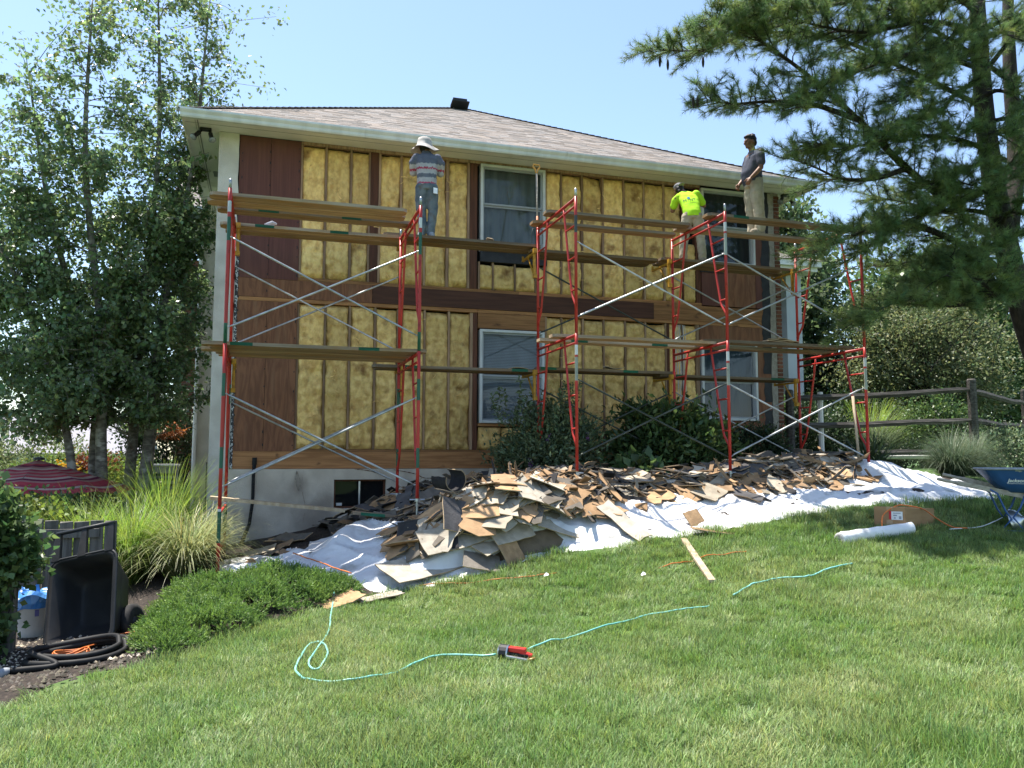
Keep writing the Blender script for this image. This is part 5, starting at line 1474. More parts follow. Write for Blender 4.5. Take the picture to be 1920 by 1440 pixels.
big('tan_sheet', 'folded tan flap standing at the front edge of the long plastic sheet', 'sheet', (5.15, -4.28, -.78), 20, (56, 10, 0), .26, .24, 1.5, TAN, TAN2, seed=57)
big('tan_sheet', 'long tan strip lying on the grass edge by the loose stake', 'sheet', (5.25, -4.62, -.90), 4, (6, 8, -12), .62, .16, .1, TAN2, TAN, seed=60)
big('torn_carton', 'torn tan carton flap lying on the grass by the end of the juniper', 'carton', (.80, -4.80, -1.47), 30, (10, -8, 0), .46, .26, .7, TAN, TAN, rag=.15, seed=63)
big('stucco_panel', 'narrow cream piece lying on the grass beside the torn carton flap', 'panel', (1.22, -4.70, -1.465), 16, (8, -4, 0), .50, .16, 0, PALE, GREY, rag=.12, seed=66)
big('plank_offcut', 'dusty pale plank offcut lying across the far end of the grey pile', 'offcut', (7.92, -2.55, -.01), 4, (4, -4, 6), 1.15, .22, 0, (.30, .27, .22), GREY, seed=69, th=.03)
big('plank_offcut', 'dark board lying behind the pale offcut at the far end of the pile', 'offcut', (7.75, -2.25, .0), -6, (3, 3, 0), 1.1, .3, .1, DARK, DARK, seed=72, th=.02)
big('stucco_panel', 'white pointed sliver standing up by the farthest inner scaffold leg', 'panel', (8.50, -1.95, .07), 90, (4, 74, 20), .34, .11, 0, (.62, .63, .64), GREY, seed=75)
for i, (a, s, dz) in enumerate(((8, .62, 0), (-6, .5, .022), (14, .4, .05))):
    big('torn_sheet', ('bottom', 'middle', 'topmost tan')[i] + ' torn sheet of the small stack on the middle deck plank', 'sheet', (7.62 + i * .03, -2.62, DM + .062 + dz), a, (0, 3 * i, 0), s, .24, -.5 if i == 2 else .05, (GREY, TAN2, TAN)[i], TAN2, seed=90 + i, rag=.1)
big('torn_sheet', 'curled scrap lying on the outer upper plank', 'sheet', (5.02, -2.36, DB + .02), 8, (0, 0, 0), .30, .13, -1.2, TAN2, GREY, seed=95, rag=.15)
big('torn_sheet', 'small pale splinter on the outer upper plank', 'sheet', (4.62, -2.36, DB + .02), 30, (0, 6, 0), .10, .06, 2, CREAM, CREAM, seed=96, rag=.2)
big('torn_sheet', 'bent pale scrap on the long grey plank by the upper window', 'sheet', (3.30, -1.40, DK + .075), 70, (0, 20, 0), .20, .12, 3, CREAM, GREY, seed=97, rag=.12)
big('torn_sheet', 'dark crumpled scrap on the lower bracket plank above the shrubs', 'sheet', (5.35, -1.46, 1.40), 10, (0, 0, 0), .32, .12, 1.6, DARK, GREY, seed=98, rag=.2)
big('torn_sheet', 'grey crumpled scrap on the bridging plank by the window with blinds', 'sheet', (3.72, -1.45, 1.36), 0, (0, 0, 0), .34, .16, -2, GREY, TAN2, seed=99, rag=.2)

# ================================================================== THINGS ON THE LAWN
def ground_line(name, label, cat, pts, r, mat, lift=.05, wob=.02):
    ps = cat_rom([(x, y, 0) for x, y in pts])
    ps = [Vector((p.x, p.y, h1(p.x, p.y) + lift + wob * fbm(p.x * 3, p.y * 3, 2))) for p in ps]
    mb = MB(); mb.tube(ps, r, 7)
    o = mb.build(name, mat, None, True, loc=tuple(ps[0])); return setp(o, label, cat)
ground_line('air_hose', 'teal air hose looping from the plastic sheet over the grass to the red tool', 'hose',
    [(.80, -3.95), (.75, -4.56), (.66, -5.34), (.60, -5.93), (.48, -6.46), (.37, -7.0), (.43, -7.16), (.53, -6.72), (.50, -6.32), (.40, -6.42), (.31, -6.84), (.27, -7.21), (.36, -7.48), (.64, -7.61), (.95, -7.48), (1.27, -7.2), (1.55, -7.22), (1.74, -7.29)], .0082, M_teal, .050, .02)
ground_line('air_hose', 'thin teal hose half sunk in the grass to the right of the red tool', 'hose', [(2.02, -7.22), (2.4, -7.03), (2.86, -6.85), (3.23, -6.7), (3.56, -6.68), (3.93, -6.69)], .007, M_teal, .062, .022)
ground_line('air_hose', 'short visible arc of teal hose in the grass beyond the wooden stake', 'hose', [(4.30, -6.5), (4.55, -6.36), (4.7, -6.29), (4.97, -6.25), (5.21, -6.35), (5.4, -6.28), (5.65, -6.19), (5.95, -6.14)], .0085, M_teal, .07, .028)
ground_line('extension_cord', 'orange cord crossing the juniper towards the torn carton flap', 'cord', [(.36, -3.72), (.55, -4.0), (.68, -4.2), (.92, -4.62)], .007, M_orange, .30, .02)
ground_line('extension_cord', 'orange cord lying in the grass before the cream panel', 'cord', [(1.66, -4.46), (2.19, -4.66), (2.64, -4.80), (3.1, -4.9)], .006, M_orange, .042, .02)
ground_line('extension_cord', 'orange cord over the wooden stake in the grass', 'cord', [(4.1, -5.36), (4.51, -5.34), (4.8, -5.30), (5.2, -5.34)], .006, M_orange, .058, .03)
# stake
t = thing('wooden_stake', 'narrow pale wooden stake lying in the grass pointing at the debris', 'stake', (4.56, -5.37, -1.15))
a, c = Vector((4.77, -4.70, h1(4.77, -4.7) + .05)), Vector((4.36, -6.02, h1(4.36, -6.02) + .05))
mb = MB(); d = (a - c) / 2; mb.obox((a + c) / 2, d, Vector((d.y, -d.x, 0)).normalized() * .035, (0, 0, .016)); mb.build('stake', M_palewood, t, bev=.004)
# red and black tool
t = thing('power_tool', 'red and black air tool lying in the grass at the end of the teal hose', 'tool', (1.87, -7.33, -1.5))
gz = h1(1.87, -7.33) + .055
mb = MB()
c = Vector((1.855, -7.33, gz)); ax = Vector((.78, -.5, -.05)).normalized(); up = Vector((0, 0, 1)); sd = ax.cross(up)
mb.tube([c - ax * .10, c - ax * .09, c - ax * .03, c - ax * .02], [.045, .062, .062, .05], 14); mb.build('drum', M_toolblack, t, bev=0)
mb = MB(); mb.tube([c - ax * .104, c - ax * .092], [.056, .066], 16, False); mb.tube([c - ax * .035, c - ax * .025], [.066, .060], 16, False); mb.build('drum_rim', M_alu, t, smooth=True)
mb = MB(); mb.obox(c + ax * .035 + up * .035, ax * .075, sd * .03, up * .018); mb.obox(c + ax * .11 + up * .012, ax * .05 - up * .012, sd * .026, up * .014); mb.build('housing', M_toolred, t, bev=.008)
mb = MB(); mb.obox(c + ax * .055 - up * .005, ax * .08, sd * .028, up * .018); mb.build('body', M_toolblack, t, bev=.006)
mb = MB(); mb.obox(c + ax * .06 + sd * .075 - up * .01, ax * .085 + up * -.004, sd * .016, up * .010); mb.build('lever', M_alu, t, bev=.004)
mb = MB(); mb.tube([c + ax * .145 + sd * .08 - up * .012, c + ax * .185 + sd * .06, c + ax * .19 + sd * .03], [.010, .009, .006], 8); mb.build('hook', pmat('brass', (.45, .28, .10), rough=.4, metal=.6), t, smooth=True)

# rolled plastic
t = thing('plastic_roll', 'tight roll of white plastic sheeting lying in the grass under the carton', 'roll', (6.9, -5.38, -.9))
mb = MB(); a, c = Vector((6.38, -5.41, h1(6.38, -5.41) + .075)), Vector((7.44, -5.36, h1(7.44, -5.36) + .075))
d = (c - a).normalized(); u_ = Vector((0, 0, 1)); s_ = d.cross(u_).normalized(); u_ = s_.cross(d)
N = 96; turns = 4.2
pr = []
for k in range(N + 1):
    an = 2 * math.pi * turns * k / N; r = .012 + .076 * k / N
    pr.append((r * math.cos(an), r * math.sin(an) * (1 if math.sin(an) > 0 else .9)))
for st in range(9):
    f = st / 8; b0 = len(mb.v); p = a.lerp(c, f)
    for (x, y) in pr: mb.v.append(tuple(p + s_ * x * (1 + .04 * math.sin(st * 2)) + u_ * (y + .004 * math.sin(st * 3.1 + x * 40))))
for st in range(8):
    for k in range(N): i0 = st * (N + 1) + k; mb.face((i0, i0 + 1, i0 + N + 2, i0 + N + 1))
mb.build('rolled_sheet', M_plastic, t, smooth=True)
# carton
t = thing('cardboard_box', 'taped brown cardboard box with a white and red shipping label', 'box', (7.6, -5.12, -.87))
A_, B_ = Vector((7.20, -5.04, 0)), Vector((7.43, -5.30, 0)); e1 = (B_ - A_); e2 = Vector((.62, .19, 0)); zb_, zt_ = -.885, -.635
base = [A_, B_, B_ + e2, A_ + e2]
tl = lambda p: .03 * (1 - (p - A_).dot(e2) / e2.length_squared)      # the end on the roll sits a little higher
mb = MB(); mb.hexa([Vector((p.x, p.y, zb_ + tl(p))) for p in base] + [Vector((p.x, p.y, zt_ + tl(p))) for p in base]); bx = mb.build('carton', M_carton, t, bev=.004)
n1_ = Vector((e1.y, -e1.x, 0)).normalized(); n1_ = n1_ if n1_.x < 0 else -n1_
def onend(u0, u1, v0, v1, name, mat, off):
    mb = MB(); q = lambda u, v: A_ + e1 * u + n1_ * off + Vector((0, 0, zb_ + .03 + (zt_ - zb_) * v))
    mb.poly([q(u0, v0), q(u1, v0), q(u1, v1), q(u0, v1)]); mb.build(name, mat, t)
onend(.56, .92, .38, .78, 'shipping_label', M_paper, .003); onend(.48, .56, .40, .80, 'red_label', M_redink, .003)
onend(.62, .86, .68, .72, 'label_print', M_greyink, .005); onend(.62, .74, .56, .62, 'label_print', M_greyink, .005); onend(.80, .88, .42, .56, 'label_print', M_greyink, .005); onend(.64, .70, .44, .50, 'label_print', M_greyink, .005)
M_tape = pmat('packing_tape', (.40, .27, .16), rough=.25, spec=.5); onend(.40, .60, 0.01, .36, 'tape', M_tape, .002); onend(.40, .60, .82, .99, 'tape', M_tape, .002)
mb = MB(); cpt = A_ + e1 * .5; s2 = e1 * .10
mb.poly([cpt - s2 + Vector((0, 0, zt_ + .033)), cpt + s2 + Vector((0, 0, zt_ + .033)), cpt + s2 + e2 + Vector((0, 0, zt_ + .003)), cpt - s2 + e2 + Vector((0, 0, zt_ + .003))][::1]); mb.build('tape', M_tape, t)
ps = cat_rom([(7.10, -5.28, -.86), (7.2, -5.2, -.70), (7.42, -5.18, -.595), (7.62, -5.15, -.60), (7.78, -5.22, -.64), (7.90, -5.30, -.75), (8.03, -5.40, -.845), (8.2, -5.46, -.86)])
mb = MB(); mb.tube(ps, .008, 7); o = mb.build('extension_cord', M_orange, None, True, loc=tuple(ps[0])); setp(o, 'orange extension cord slung over the cardboard box', 'cord')
# clamp light reflector
t = thing('clamp_light', 'bare metal clamp-light reflector lying in the grass under the barrow leg', 'lamp', (8.96, -5.40, -.88))
c = Vector((8.97, -5.42, -.80)); mb = MB(); mb.lathe((0, 0, 0), [(.155, 0), (.16, .004), (.152, .012), (.13, .055), (.09, .09), (.045, .11), (.03, .13), (.03, .17), (0, .172)], 28)
mb.xf(Matrix.Translation(c) @ Matrix.Rotation(R(70), 4, 'X') @ Matrix.Rotation(R(25), 4, 'Y')); mb.build('reflector', M_alu, t, smooth=True)
ps = cat_rom([(7.95, -5.44, h1(7.95, -5.44) + .06), (8.4, -5.43, h1(8.4, -5.43) + .055), (8.75, -5.34, -.80), (8.95, -5.28, -.76)])
mb = MB(); mb.tube(ps, .006, 6); mb.build('flex', M_lettering, t, smooth=True)

# blue wheelbarrow
t = thing('wheelbarrow', 'blue steel wheelbarrow with bare wooden handles and white lettering', 'wheelbarrow', (9.5, -4.9, -.8))
def rring(c, ux, uy, w_, h_, r, n=5):
    out = []
    for (sx, sy, a0) in ((1, 1, 0), (-1, 1, 90), (-1, -1, 180), (1, -1, 270)):
        for k in range(n + 1):
            a = R(a0 + 90 * k / n); out.append(c + ux * (sx * (w_ / 2 - r) + r * math.cos(a)) + uy * (sy * (h_ / 2 - r) + r * math.sin(a)))
    return out
def loft(mb, rings, close_last=True, close_first=False):
    bs = []
    for rg in rings: bs.append(len(mb.v)); mb.v += [tuple(p) for p in rg]
    n = len(rings[0])
    for A, B in zip(bs[:-1], bs[1:]):
        for k in range(n): mb.face((A + k, A + (k + 1) % n, B + (k + 1) % n, B + k))
    if close_last: mb.face([bs[-1] + k for k in range(n)])
    if close_first: mb.face([bs[0] + k for k in range(n)][::-1])
ux, uy, uz = Vector((1, 0, 0)), Vector((0, 1, 0)), Vector((0, 0, 1))
tc_ = Vector((9.15, -4.88, -.15))
RB = Matrix.Translation((8.15, -5.1, 0)) @ Matrix.Rotation(R(-35), 4, 'Z') @ Matrix.Translation((-8.15, 5.1, 0))    # turned towards the lawn about its handle end
def bar(mb, name, mat, smooth=False, bev=0):
    mb.xf(RB); return mb.build(name, mat, t, smooth=smooth, bev=bev)
mb = MB()
loft(mb, [rring(tc_, ux, uy, 1.0, .66, .10), rring(tc_ + uz * -.04 + ux * .01, ux, uy, .95, .63, .10), rring(tc_ + uz * -.17 + ux * .04, ux, uy, .80, .52, .10), rring(tc_ + uz * -.285 + ux * .07, ux, uy, .62, .40, .08)])
bar(mb, 'tray', M_bluepaint, True)
mb = MB()
loft(mb, [rring(tc_ + uz * .012, ux, uy, 1.03, .69, .11), rring(tc_ + uz * .014, ux, uy, .98, .64, .10), rring(tc_ + uz * -.15 + ux * .04, ux, uy, .78, .50, .10), rring(tc_ + uz * -.275 + ux * .07, ux, uy, .60, .38, .08)])
bar(mb, 'tray_inside', M_rimgrey, True)
mb = MB(); rg = rring(tc_ + uz * .004, ux, uy, 1.02, .68, .11); mb.tube(rg + [rg[0]], .013, 8, False); bar(mb, 'rim', M_rimgrey, True)
for y, x0_, z0_ in ((-5.12, 8.13, -.275), (-4.62, 8.28, -.225)):
    mb = MB(); a, c = Vector((x0_, y, z0_)), Vector((9.95, y + (.16 if y < -4.9 else -.16), -.66)); d = (c - a).normalized(); v_ = d.cross(uy).normalized()
    mb.tube([a, a + d * .02, a + d * .17, a + d * .25], [.016, .021, .021, .027], 10)
    m_ = a + d * .24; L2 = (c - m_).length / 2; mb.obox(m_ + d * L2, d * L2, uy * .020, v_ * .030); bar(mb, 'handle', M_handlewood, False, .004)
for y in (-5.08, -4.68):
    gq = RB @ Vector((8.95, y, 0)); zg = h1(gq.x, gq.y); mb = MB()
    mb.tube([(8.72, y, -.40), (8.80, y, -.45), (8.88, y, -.66), (8.94, y, -.76), (8.82, y, zg + .015), (9.08, y, zg + .015), (8.96, y, -.74), (9.04, y, -.62), (9.10, y, -.46)], .013, 7); bar(mb, 'leg', M_bluepaint, True)
mb = MB(); wq = RB @ Vector((9.95, -4.87, 0)); mb.lathe((9.95, -4.87, h1(wq.x, wq.y) + .19), [(.05, -.045), (.15, -.05), (.185, -.03), (.19, 0), (.185, .03), (.15, .05), (.05, .045)], 20, 'Y'); bar(mb, 'wheel', M_rubber, True)
cu = bpy.data.curves.new('txt', 'FONT'); cu.body = 'Jackson'; cu.size = .062
o = bpy.data.objects.new('txt', cu); COL.objects.link(o); cu.shear = .2; cu.offset = .0018
me = bpy.data.meshes.new_from_object(o.evaluated_get(bpy.context.evaluated_depsgraph_get())); bpy.data.objects.remove(o)
sl = Vector((.0, .055, -.13)).normalized(); nrm_ = ux.cross(-sl).normalized()
Mx = Matrix((ux, -sl, nrm_)).transposed().to_4x4(); Mx.translation = Vector((8.90, -5.150, -.300)) + nrm_ * .012
me.transform(Matrix.Translation(-root_loc(t)) @ RB @ Mx); link_mesh('lettering', me, t, [M_lettering])
mb = MB(); p0_ = Vector((9.155, -5.150, -.302)) + nrm_ * .011
mb.poly([p0_, p0_ + ux * .14, p0_ + ux * .14 - sl * .05, p0_ - sl * .05]); bar(mb, 'lettering_panel', M_lettering)
mb = MB(); p0_ = Vector((8.90, -5.140, -.322)) + nrm_ * .011; mb.poly([p0_, p0_ + ux * .29, p0_ + ux * .29 - sl * .005, p0_ - sl * .005]); bar(mb, 'lettering_rule', M_lettering)

# black garden cart tipped up against the fence
t = thing('garden_cart', 'black plastic garden cart tipped up on end by the grey fence', 'cart', (-1.5, -5.05, -1.7))
BL, BR, TL = Vector((-1.78, -5.22, -1.74)), Vector((-1.21, -5.42, -1.61)), Vector((-1.73, -4.92, -0.97))
U_ = BR - BL; V_ = TL - BL; wu, wv = U_.length, V_.length; U_.normalize(); V_ = (V_ - U_ * V_.dot(U_)).normalized(); N_ = U_.cross(V_).normalized()
if N_.y > 0: N_ = -N_
cc = BL + U_ * wu / 2 + V_ * wv / 2
W_, L_ = wu, wv
mb = MB()
loft(mb, [rring(cc, U_, V_, W_ + .02, L_ + .02, .10), rring(cc + N_ * .012, U_, V_, W_, L_, .09), rring(cc + N_ * .0, U_, V_, W_ - .06, L_ - .06, .09), rring(cc - N_ * .16 + V_ * .015, U_, V_, W_ - .12, L_ - .16, .10), rring(cc - N_ * .32 + V_ * .06, U_, V_, W_ - .19, L_ - .36, .09), rring(cc - N_ * .345 + V_ * .06, U_, V_, W_ - .26, L_ - .44, .08)])
mb.build('tray', M_blackplastic, t, smooth=True)
mb = MB()
loft(mb, [rring(cc + N_ * .005, U_, V_, W_ + .02, L_ + .02, .10), rring(cc - N_ * .03, U_, V_, W_ - .02, L_ - .02, .09), rring(cc - N_ * .17 + V_ * .015, U_, V_, W_ - .08, L_ - .12, .10), rring(cc - N_ * .37 + V_ * .06, U_, V_, W_ - .16, L_ - .36, .09)])
mb.build('shell', M_blackplastic, t, smooth=True)
mb = MB(); rg = rring(cc + N_ * .004, U_, V_, W_ + .015, L_ + .015, .10, 7); mb.tube(rg + [rg[0]], .013, 8, False); mb.build('rim', M_blackplastic, t, smooth=True)
for s in (-.27, -.02, .24):
    mb = MB(); b0 = cc + U_ * s + V_ * (L_ / 2 - .01)
    mb.hexa([b0 - U_ * .042 - N_ * .03, b0 + U_ * .042 - N_ * .03, b0 + U_ * .042 + N_ * .018, b0 - U_ * .042 + N_ * .018] + [b0 + V_ * .27 + U_ * (-.018 + .035 * (.1 - s * .2)) - N_ * .025, b0 + V_ * .27 + U_ * (.018 + .02) - N_ * .025, b0 + V_ * .27 + U_ * .038 + N_ * .012, b0 + V_ * .27 - U_ * .012 + N_ * .012])
    mb.build('handle_strut', M_blackplastic, t, bev=.008)
mb = MB(); b0 = cc + V_ * (L_ / 2 + .265); mb.tube([b0 - U_ * .275, b0 + U_ * .28], .019, 10); mb.build('handle_bar', M_blackplastic, t, smooth=True)
for s in (-1, 1):
    wc = cc - N_ * .36 - V_ * .20 + U_ * s * (W_ / 2 - .02)
    mb = MB(); mb.lathe((0, 0, 0), [(.07, -.035), (.14, -.045), (.172, -.035), (.18, 0), (.172, .035), (.14, .045), (.07, .035)], 24)
    Mx = Matrix((V_, N_, U_)).transposed().to_4x4(); Mx.translation = wc; mb.xf(Mx); wl = mb.build('wheel', M_rubber, t, smooth=True)
    mb = MB(); mb.lathe((0, 0, 0), [(0, -.04), (.075, -.03), (.075, .03), (0, .04)], 14); mb.xf(Mx); mb.build('hub', M_blackplastic, wl, smooth=True)
mb = MB(); mb.tube([cc - N_ * .36 - V_ * .20 - U_ * .3, cc - N_ * .36 - V_ * .20 + U_ * .3], .012, 8); mb.build('axle', M_darksteel, t)

# bucket with blue bag
t = thing('bucket', 'white plastic bucket with a blue plastic bag over its rim', 'bucket', (-1.99, -4.86, -1.68))
c = (-1.99, -4.70, h1(-1.99, -4.70) + .03); mb = MB(); mb.lathe(c, [(0, 0), (.125, 0), (.132, .02), (.148, .33), (.156, .335), (.156, .36), (.145, .36), (.13, .05), (0, .05)], 28); mb.build('pail', M_bucket, t, smooth=True)
mb = MB()
for k in range(1):
    rings = []
    for (r, z) in ((.159, .27), (.163, .32), (.165, .37), (.13, .41), (.05, .40), (0, .36)):
        b0 = len(mb.v)
        for j in range(28):
            a = 6.283 * j / 28; q = 1 + .07 * math.sin(a * 5 + z * 30) ; mb.v.append((c[0] + r * q * math.cos(a), c[1] + r * q * math.sin(a), c[2] + z + .03 * math.sin(a * 3) * (z > .36) - .03 * max(0, math.sin(a * 2 + 1)) * (z < .3)))
        rings.append(b0)
    for A, B in zip(rings[:-1], rings[1:]):
        for j in range(28): mb.face((A + j, A + (j + 1) % 28, B + (j + 1) % 28, B + j))
mb.poly([(c[0] - .05, c[1] - .05, c[2] + .38), (c[0] + .06, c[1] - .06, c[2] + .36), (c[0] + .02, c[1] - .02, c[2] + .50)]); mb.poly([(c[0] - .10, c[1] - .05, c[2] + .38), (c[0] - .02, c[1] - .08, c[2] + .38), (c[0] - .12, c[1], c[2] + .46)])
mb.build('bag', M_bluebag, t, smooth=False)
mb = MB()
for (a0, a1, z0, z1, m_) in ((-1.35, -1.12, .20, .26, 0),):
    mb.poly([(c[0] + .1475 * math.cos(a), c[1] + .1475 * math.sin(a), c[2] + z) for a, z in ((a0, z0), (a1, z0), (a1, z1), (a0, z1))])
mb.build('label', pmat('violet_print', (.16, .15, .38), rough=.6), t)

# coiled black hose with the orange cord lying in it
def coil(name, label, cat, c, loops, r, mat, tail):
    ps = []
    for k in range(int(loops * 26)):
        a = 6.283 * k / 26; q = 1 + .13 * math.sin(k * .11) - .04 * (k // 26)
        x = c[0] + (c[2] * math.cos(a) * q) * .93 - .22 * c[3] * math.sin(a); y = c[1] + c[3] * math.sin(a) * q + .18 * c[2] * math.cos(a)
        ps.append(Vector((x, y, h1(x, y) + .055 + r * 1.9 * (k // 26) * .75 + .012 * math.sin(k * .5))))
    ps += cat_rom([tuple(ps[-1])] + [(x, y, h1(x, y) + .06) for x, y in tail])[1:]
    mb = MB(); mb.tube(ps, r, 9); o = mb.build(name, mat, None, True, loc=tuple(ps[0])); return setp(o, label, cat)
coil('vacuum_hose', 'thick black hose coiled on the gravel in front of the tipped cart', 'hose', (-1.40, -5.80, .36, .24), 2.6, .024, M_blackhose, [(-1.5, -6.1), (-1.72, -6.12), (-1.83, -6.10)])
coil('vacuum_hose', 'second black hose lying across the coil towards the juniper', 'hose', (-1.34, -5.70, .30, .19), 1.35, .024, M_blackhose, [(-1.25, -5.5), (-1.08, -5.5), (-1.02, -5.62)])
coil('extension_cord', 'bundle of orange cord lying inside the black hose coil', 'cord', (-1.46, -5.84, .15, .08), 6, .006, M_orange, [(-1.30, -5.5), (-1.2, -5.28), (-1.02, -5.24), (-.9, -5.3)])
t = thing('hose_cuff', 'grey cuff on the end of the black hose at the mulch edge', 'hose end', (-1.84, -6.05, -1.6))
mb = MB(); q = Vector((-1.83, -6.10, h1(-1.83, -6.10) + .06)); mb.tube([q, q + Vector((-.02, -.03, .0)), q + Vector((-.05, -.08, -.01))], [.026, .033, .036], 12); mb.build('cuff', M_rimgrey, t, smooth=True)

# grey board fence and leaning post at the left
t = thing('board_fence', 'weathered grey board fence behind the tipped cart', 'fence', (-2.3, -3.95, -1.7))
x = -3.4
while x < -1.5:
    w_ = rng.uniform(.115, .14)
    if not (-1.80 < x < -1.74):
        mb = MB(); zt = -.67 + rng.uniform(-.02, .02); zg = h1(x, -3.95) - .05
        mb.hexa([(x, -3.96, zg), (x + w_, -3.96, zg), (x + w_, -3.938, zg), (x, -3.938, zg), (x, -3.96, zt - rng.uniform(0, .015)), (x + w_, -3.96, zt), (x + w_, -3.938, zt), (x, -3.938, zt)])
        mb.build('board', M_greywood, t, bev=.004)
    x += w_ + .012
for z in (-.80, -1.45):
    mb = MB(); mb.box(-3.42, -3.998, z - .045, -1.60, -3.962, z + .045); mb.build('rail', M_greywood, t, bev=.004)
t = thing('fence_post', 'dark weathered post standing in the shade of the round-leaved climber', 'post', (-2.06, -5.3, -1.7))
mb = MB(); mb.box(-2.12, -5.36, h1(-2, -5.3) - .1, -2.0, -5.24, -.75); mb.build('post', M_greywood, t, bev=.008)

# striped patio umbrella
t = thing('patio_umbrella', 'red and cream striped patio umbrella beyond the fence', 'umbrella', (-3.35, 1.0, -1.7))
mb = MB(); NR = 22; SEG = 8
ap = Vector((-3.35, 1.0, -.075))
q = random.Random(3)
tint_ = []
for k in range(NR): tint_.append(q.choice(((.50, .07, .09), (.50, .07, .09), (.17, .025, .06), (.58, .42, .36), (.45, .22, .20), (.40, .05, .08))))
tint_[-1] = tint_[-2] = tint_[-3] = (.42, .06, .08)
def up(k, a):
    f = k / NR; r = 1.42 * f; z = -.455 * (f ** 1.05)
    s = (a / (2 * math.pi / SEG)) % 1; sag = .05 * f * math.sin(math.pi * s)
    rr = r / 1 * (math.cos(math.pi / SEG) / math.cos((s - .5) * 2 * math.pi / SEG))
    return (ap.x + rr * math.cos(a), ap.y + rr * math.sin(a), ap.z + z - sag)
b0 = len(mb.v); NA = SEG * 5
for k in range(NR + 1):
    for j in range(NA): mb.v.append(up(k, 2 * math.pi * j / NA))
for k in range(NR):
    mb.tint = tint_[k]
    for j in range(NA): mb.face((b0 + k * NA + j, b0 + k * NA + (j + 1) % NA, b0 + (k + 1) * NA + (j + 1) % NA, b0 + (k + 1) * NA + j))
can = mb.build('canopy', pmat('canopy_cloth', (1, 1, 1), (.8, .8, .8), (6, 6, 6), rough=.9, tint=True, transl=.3), t, smooth=True)
mb = MB(); mb.tube([ap + Vector((0, 0, .0)), ap + Vector((0, 0, .035)), ap + Vector((0, 0, .05))], [.085, .08, .02], 12); mb.build('finial', M_toolblack, t)
mb = MB(); mb.tube([ap, Vector((ap.x, ap.y, h1(ap.x, ap.y) - .05))], .022, 8); mb.build('pole', M_greywood, t)
for k in range(8):
    a = 2 * math.pi * k / 8; mb = MB(); p_, q_ = Vector(up(1, a)), Vector(up(NR, a)); mb.tube([p_ - uz * .015, p_.lerp(q_, .5) - uz * .0, q_ - uz * .012], .008, 5); mb.build('rib', M_greywood, t)

# split rail fence on the right and the ground downspout
t = thing('split_rail_fence', 'weathered three-rail fence running back from the house corner', 'fence', (12, .1, -.3))
def fpost(x, y, zt, r=.085):
    mb = MB(); zg = h1(x, y) - .1
    mb.tube([(x, y, zg), (x + .01, y, (zg + zt) / 2), (x, y, zt - .03), (x, y, zt)], [r, r * .97, r * .92, r * .7], 7); return mb.build('post', M_rail, t)
fpost(9.78, .15, 1.30); fpost(14.22, .1, 1.64, .10); fpost(18.3, 2.4, 1.7)
def rail(a, c):
    mb = MB(); a, c = Vector(a), Vector(c); n = 12; ps = []
    for k in range(n + 1):
        f = k / n; ps.append(a.lerp(c, f) + Vector((0, .02 * fbm(f * 4, a.z, 3), .03 * fbm(f * 3, 2, a.z) - .03 * math.sin(f * 3.1))))
    mb.tube(ps, [.03] + [.066 + .008 * fbm(k, a.z, 1) for k in range(n - 1)] + [.03], 6); return mb.build('rail', M_rail, t)
for z0_, z1_, z2_ in ((1.13, 1.42, 1.35), (.60, .79, .78), (.05, .15, .2)): rail((9.78, .15, z0_), (14.2, .1, z1_)); rail((14.24, .1, z1_ - .03), (18.3, 2.4, z2_))
t = thing('drain_spout', 'white aluminium downspout bending to run along the ground behind the fence', 'downspout', (10.7, .45, -.3))
mb = MB(); mb.tube([(10.72, .45, 1.3), (10.72, .45, .12), (10.76, .42, .03), (10.86, .40, .0), (12.3, .35, .0), (13.75, .30, .01), (14.0, .26, -.02), (14.3, .2, -.16)], .052, 8); mb.build('spout', M_white, t)
mb = MB()
for k in range(40): x = 10.95 + k * .068; mb.box(x, .325, -.045, x + .012, .352, .045)
o = mb.build('crimp', M_greyink, t); o['kind'] = 'stuff'
t = thing('wooden_pole', 'slim unpainted wooden pole leaning inside the farthest red scaffold leg', 'pole', (8.6, -3.1, -.3))
mb = MB(); mb.tube([(8.56, -3.1, .92), (8.60, -3.12, .2), (8.63, -3.12, -.45)], .02, 8); mb.build('pole', M_palewood, t, smooth=True)
t = thing('hand_tool', 'small grey hand tool left on the inner top plank by the plywood', 'tool', (.05, -1.5, DK))
mb = MB(); mb.tube([(-.05, -1.5, DK + .03), (.04, -1.52, DK + .06), (.10, -1.5, DK + .05)], [.02, .03, .015], 8); mb.obox((.0, -1.5, DK + .02), (.07, .01, 0), (0, .03, 0), (0, 0, .018)); mb.build('body', M_greyink, t, bev=.004)
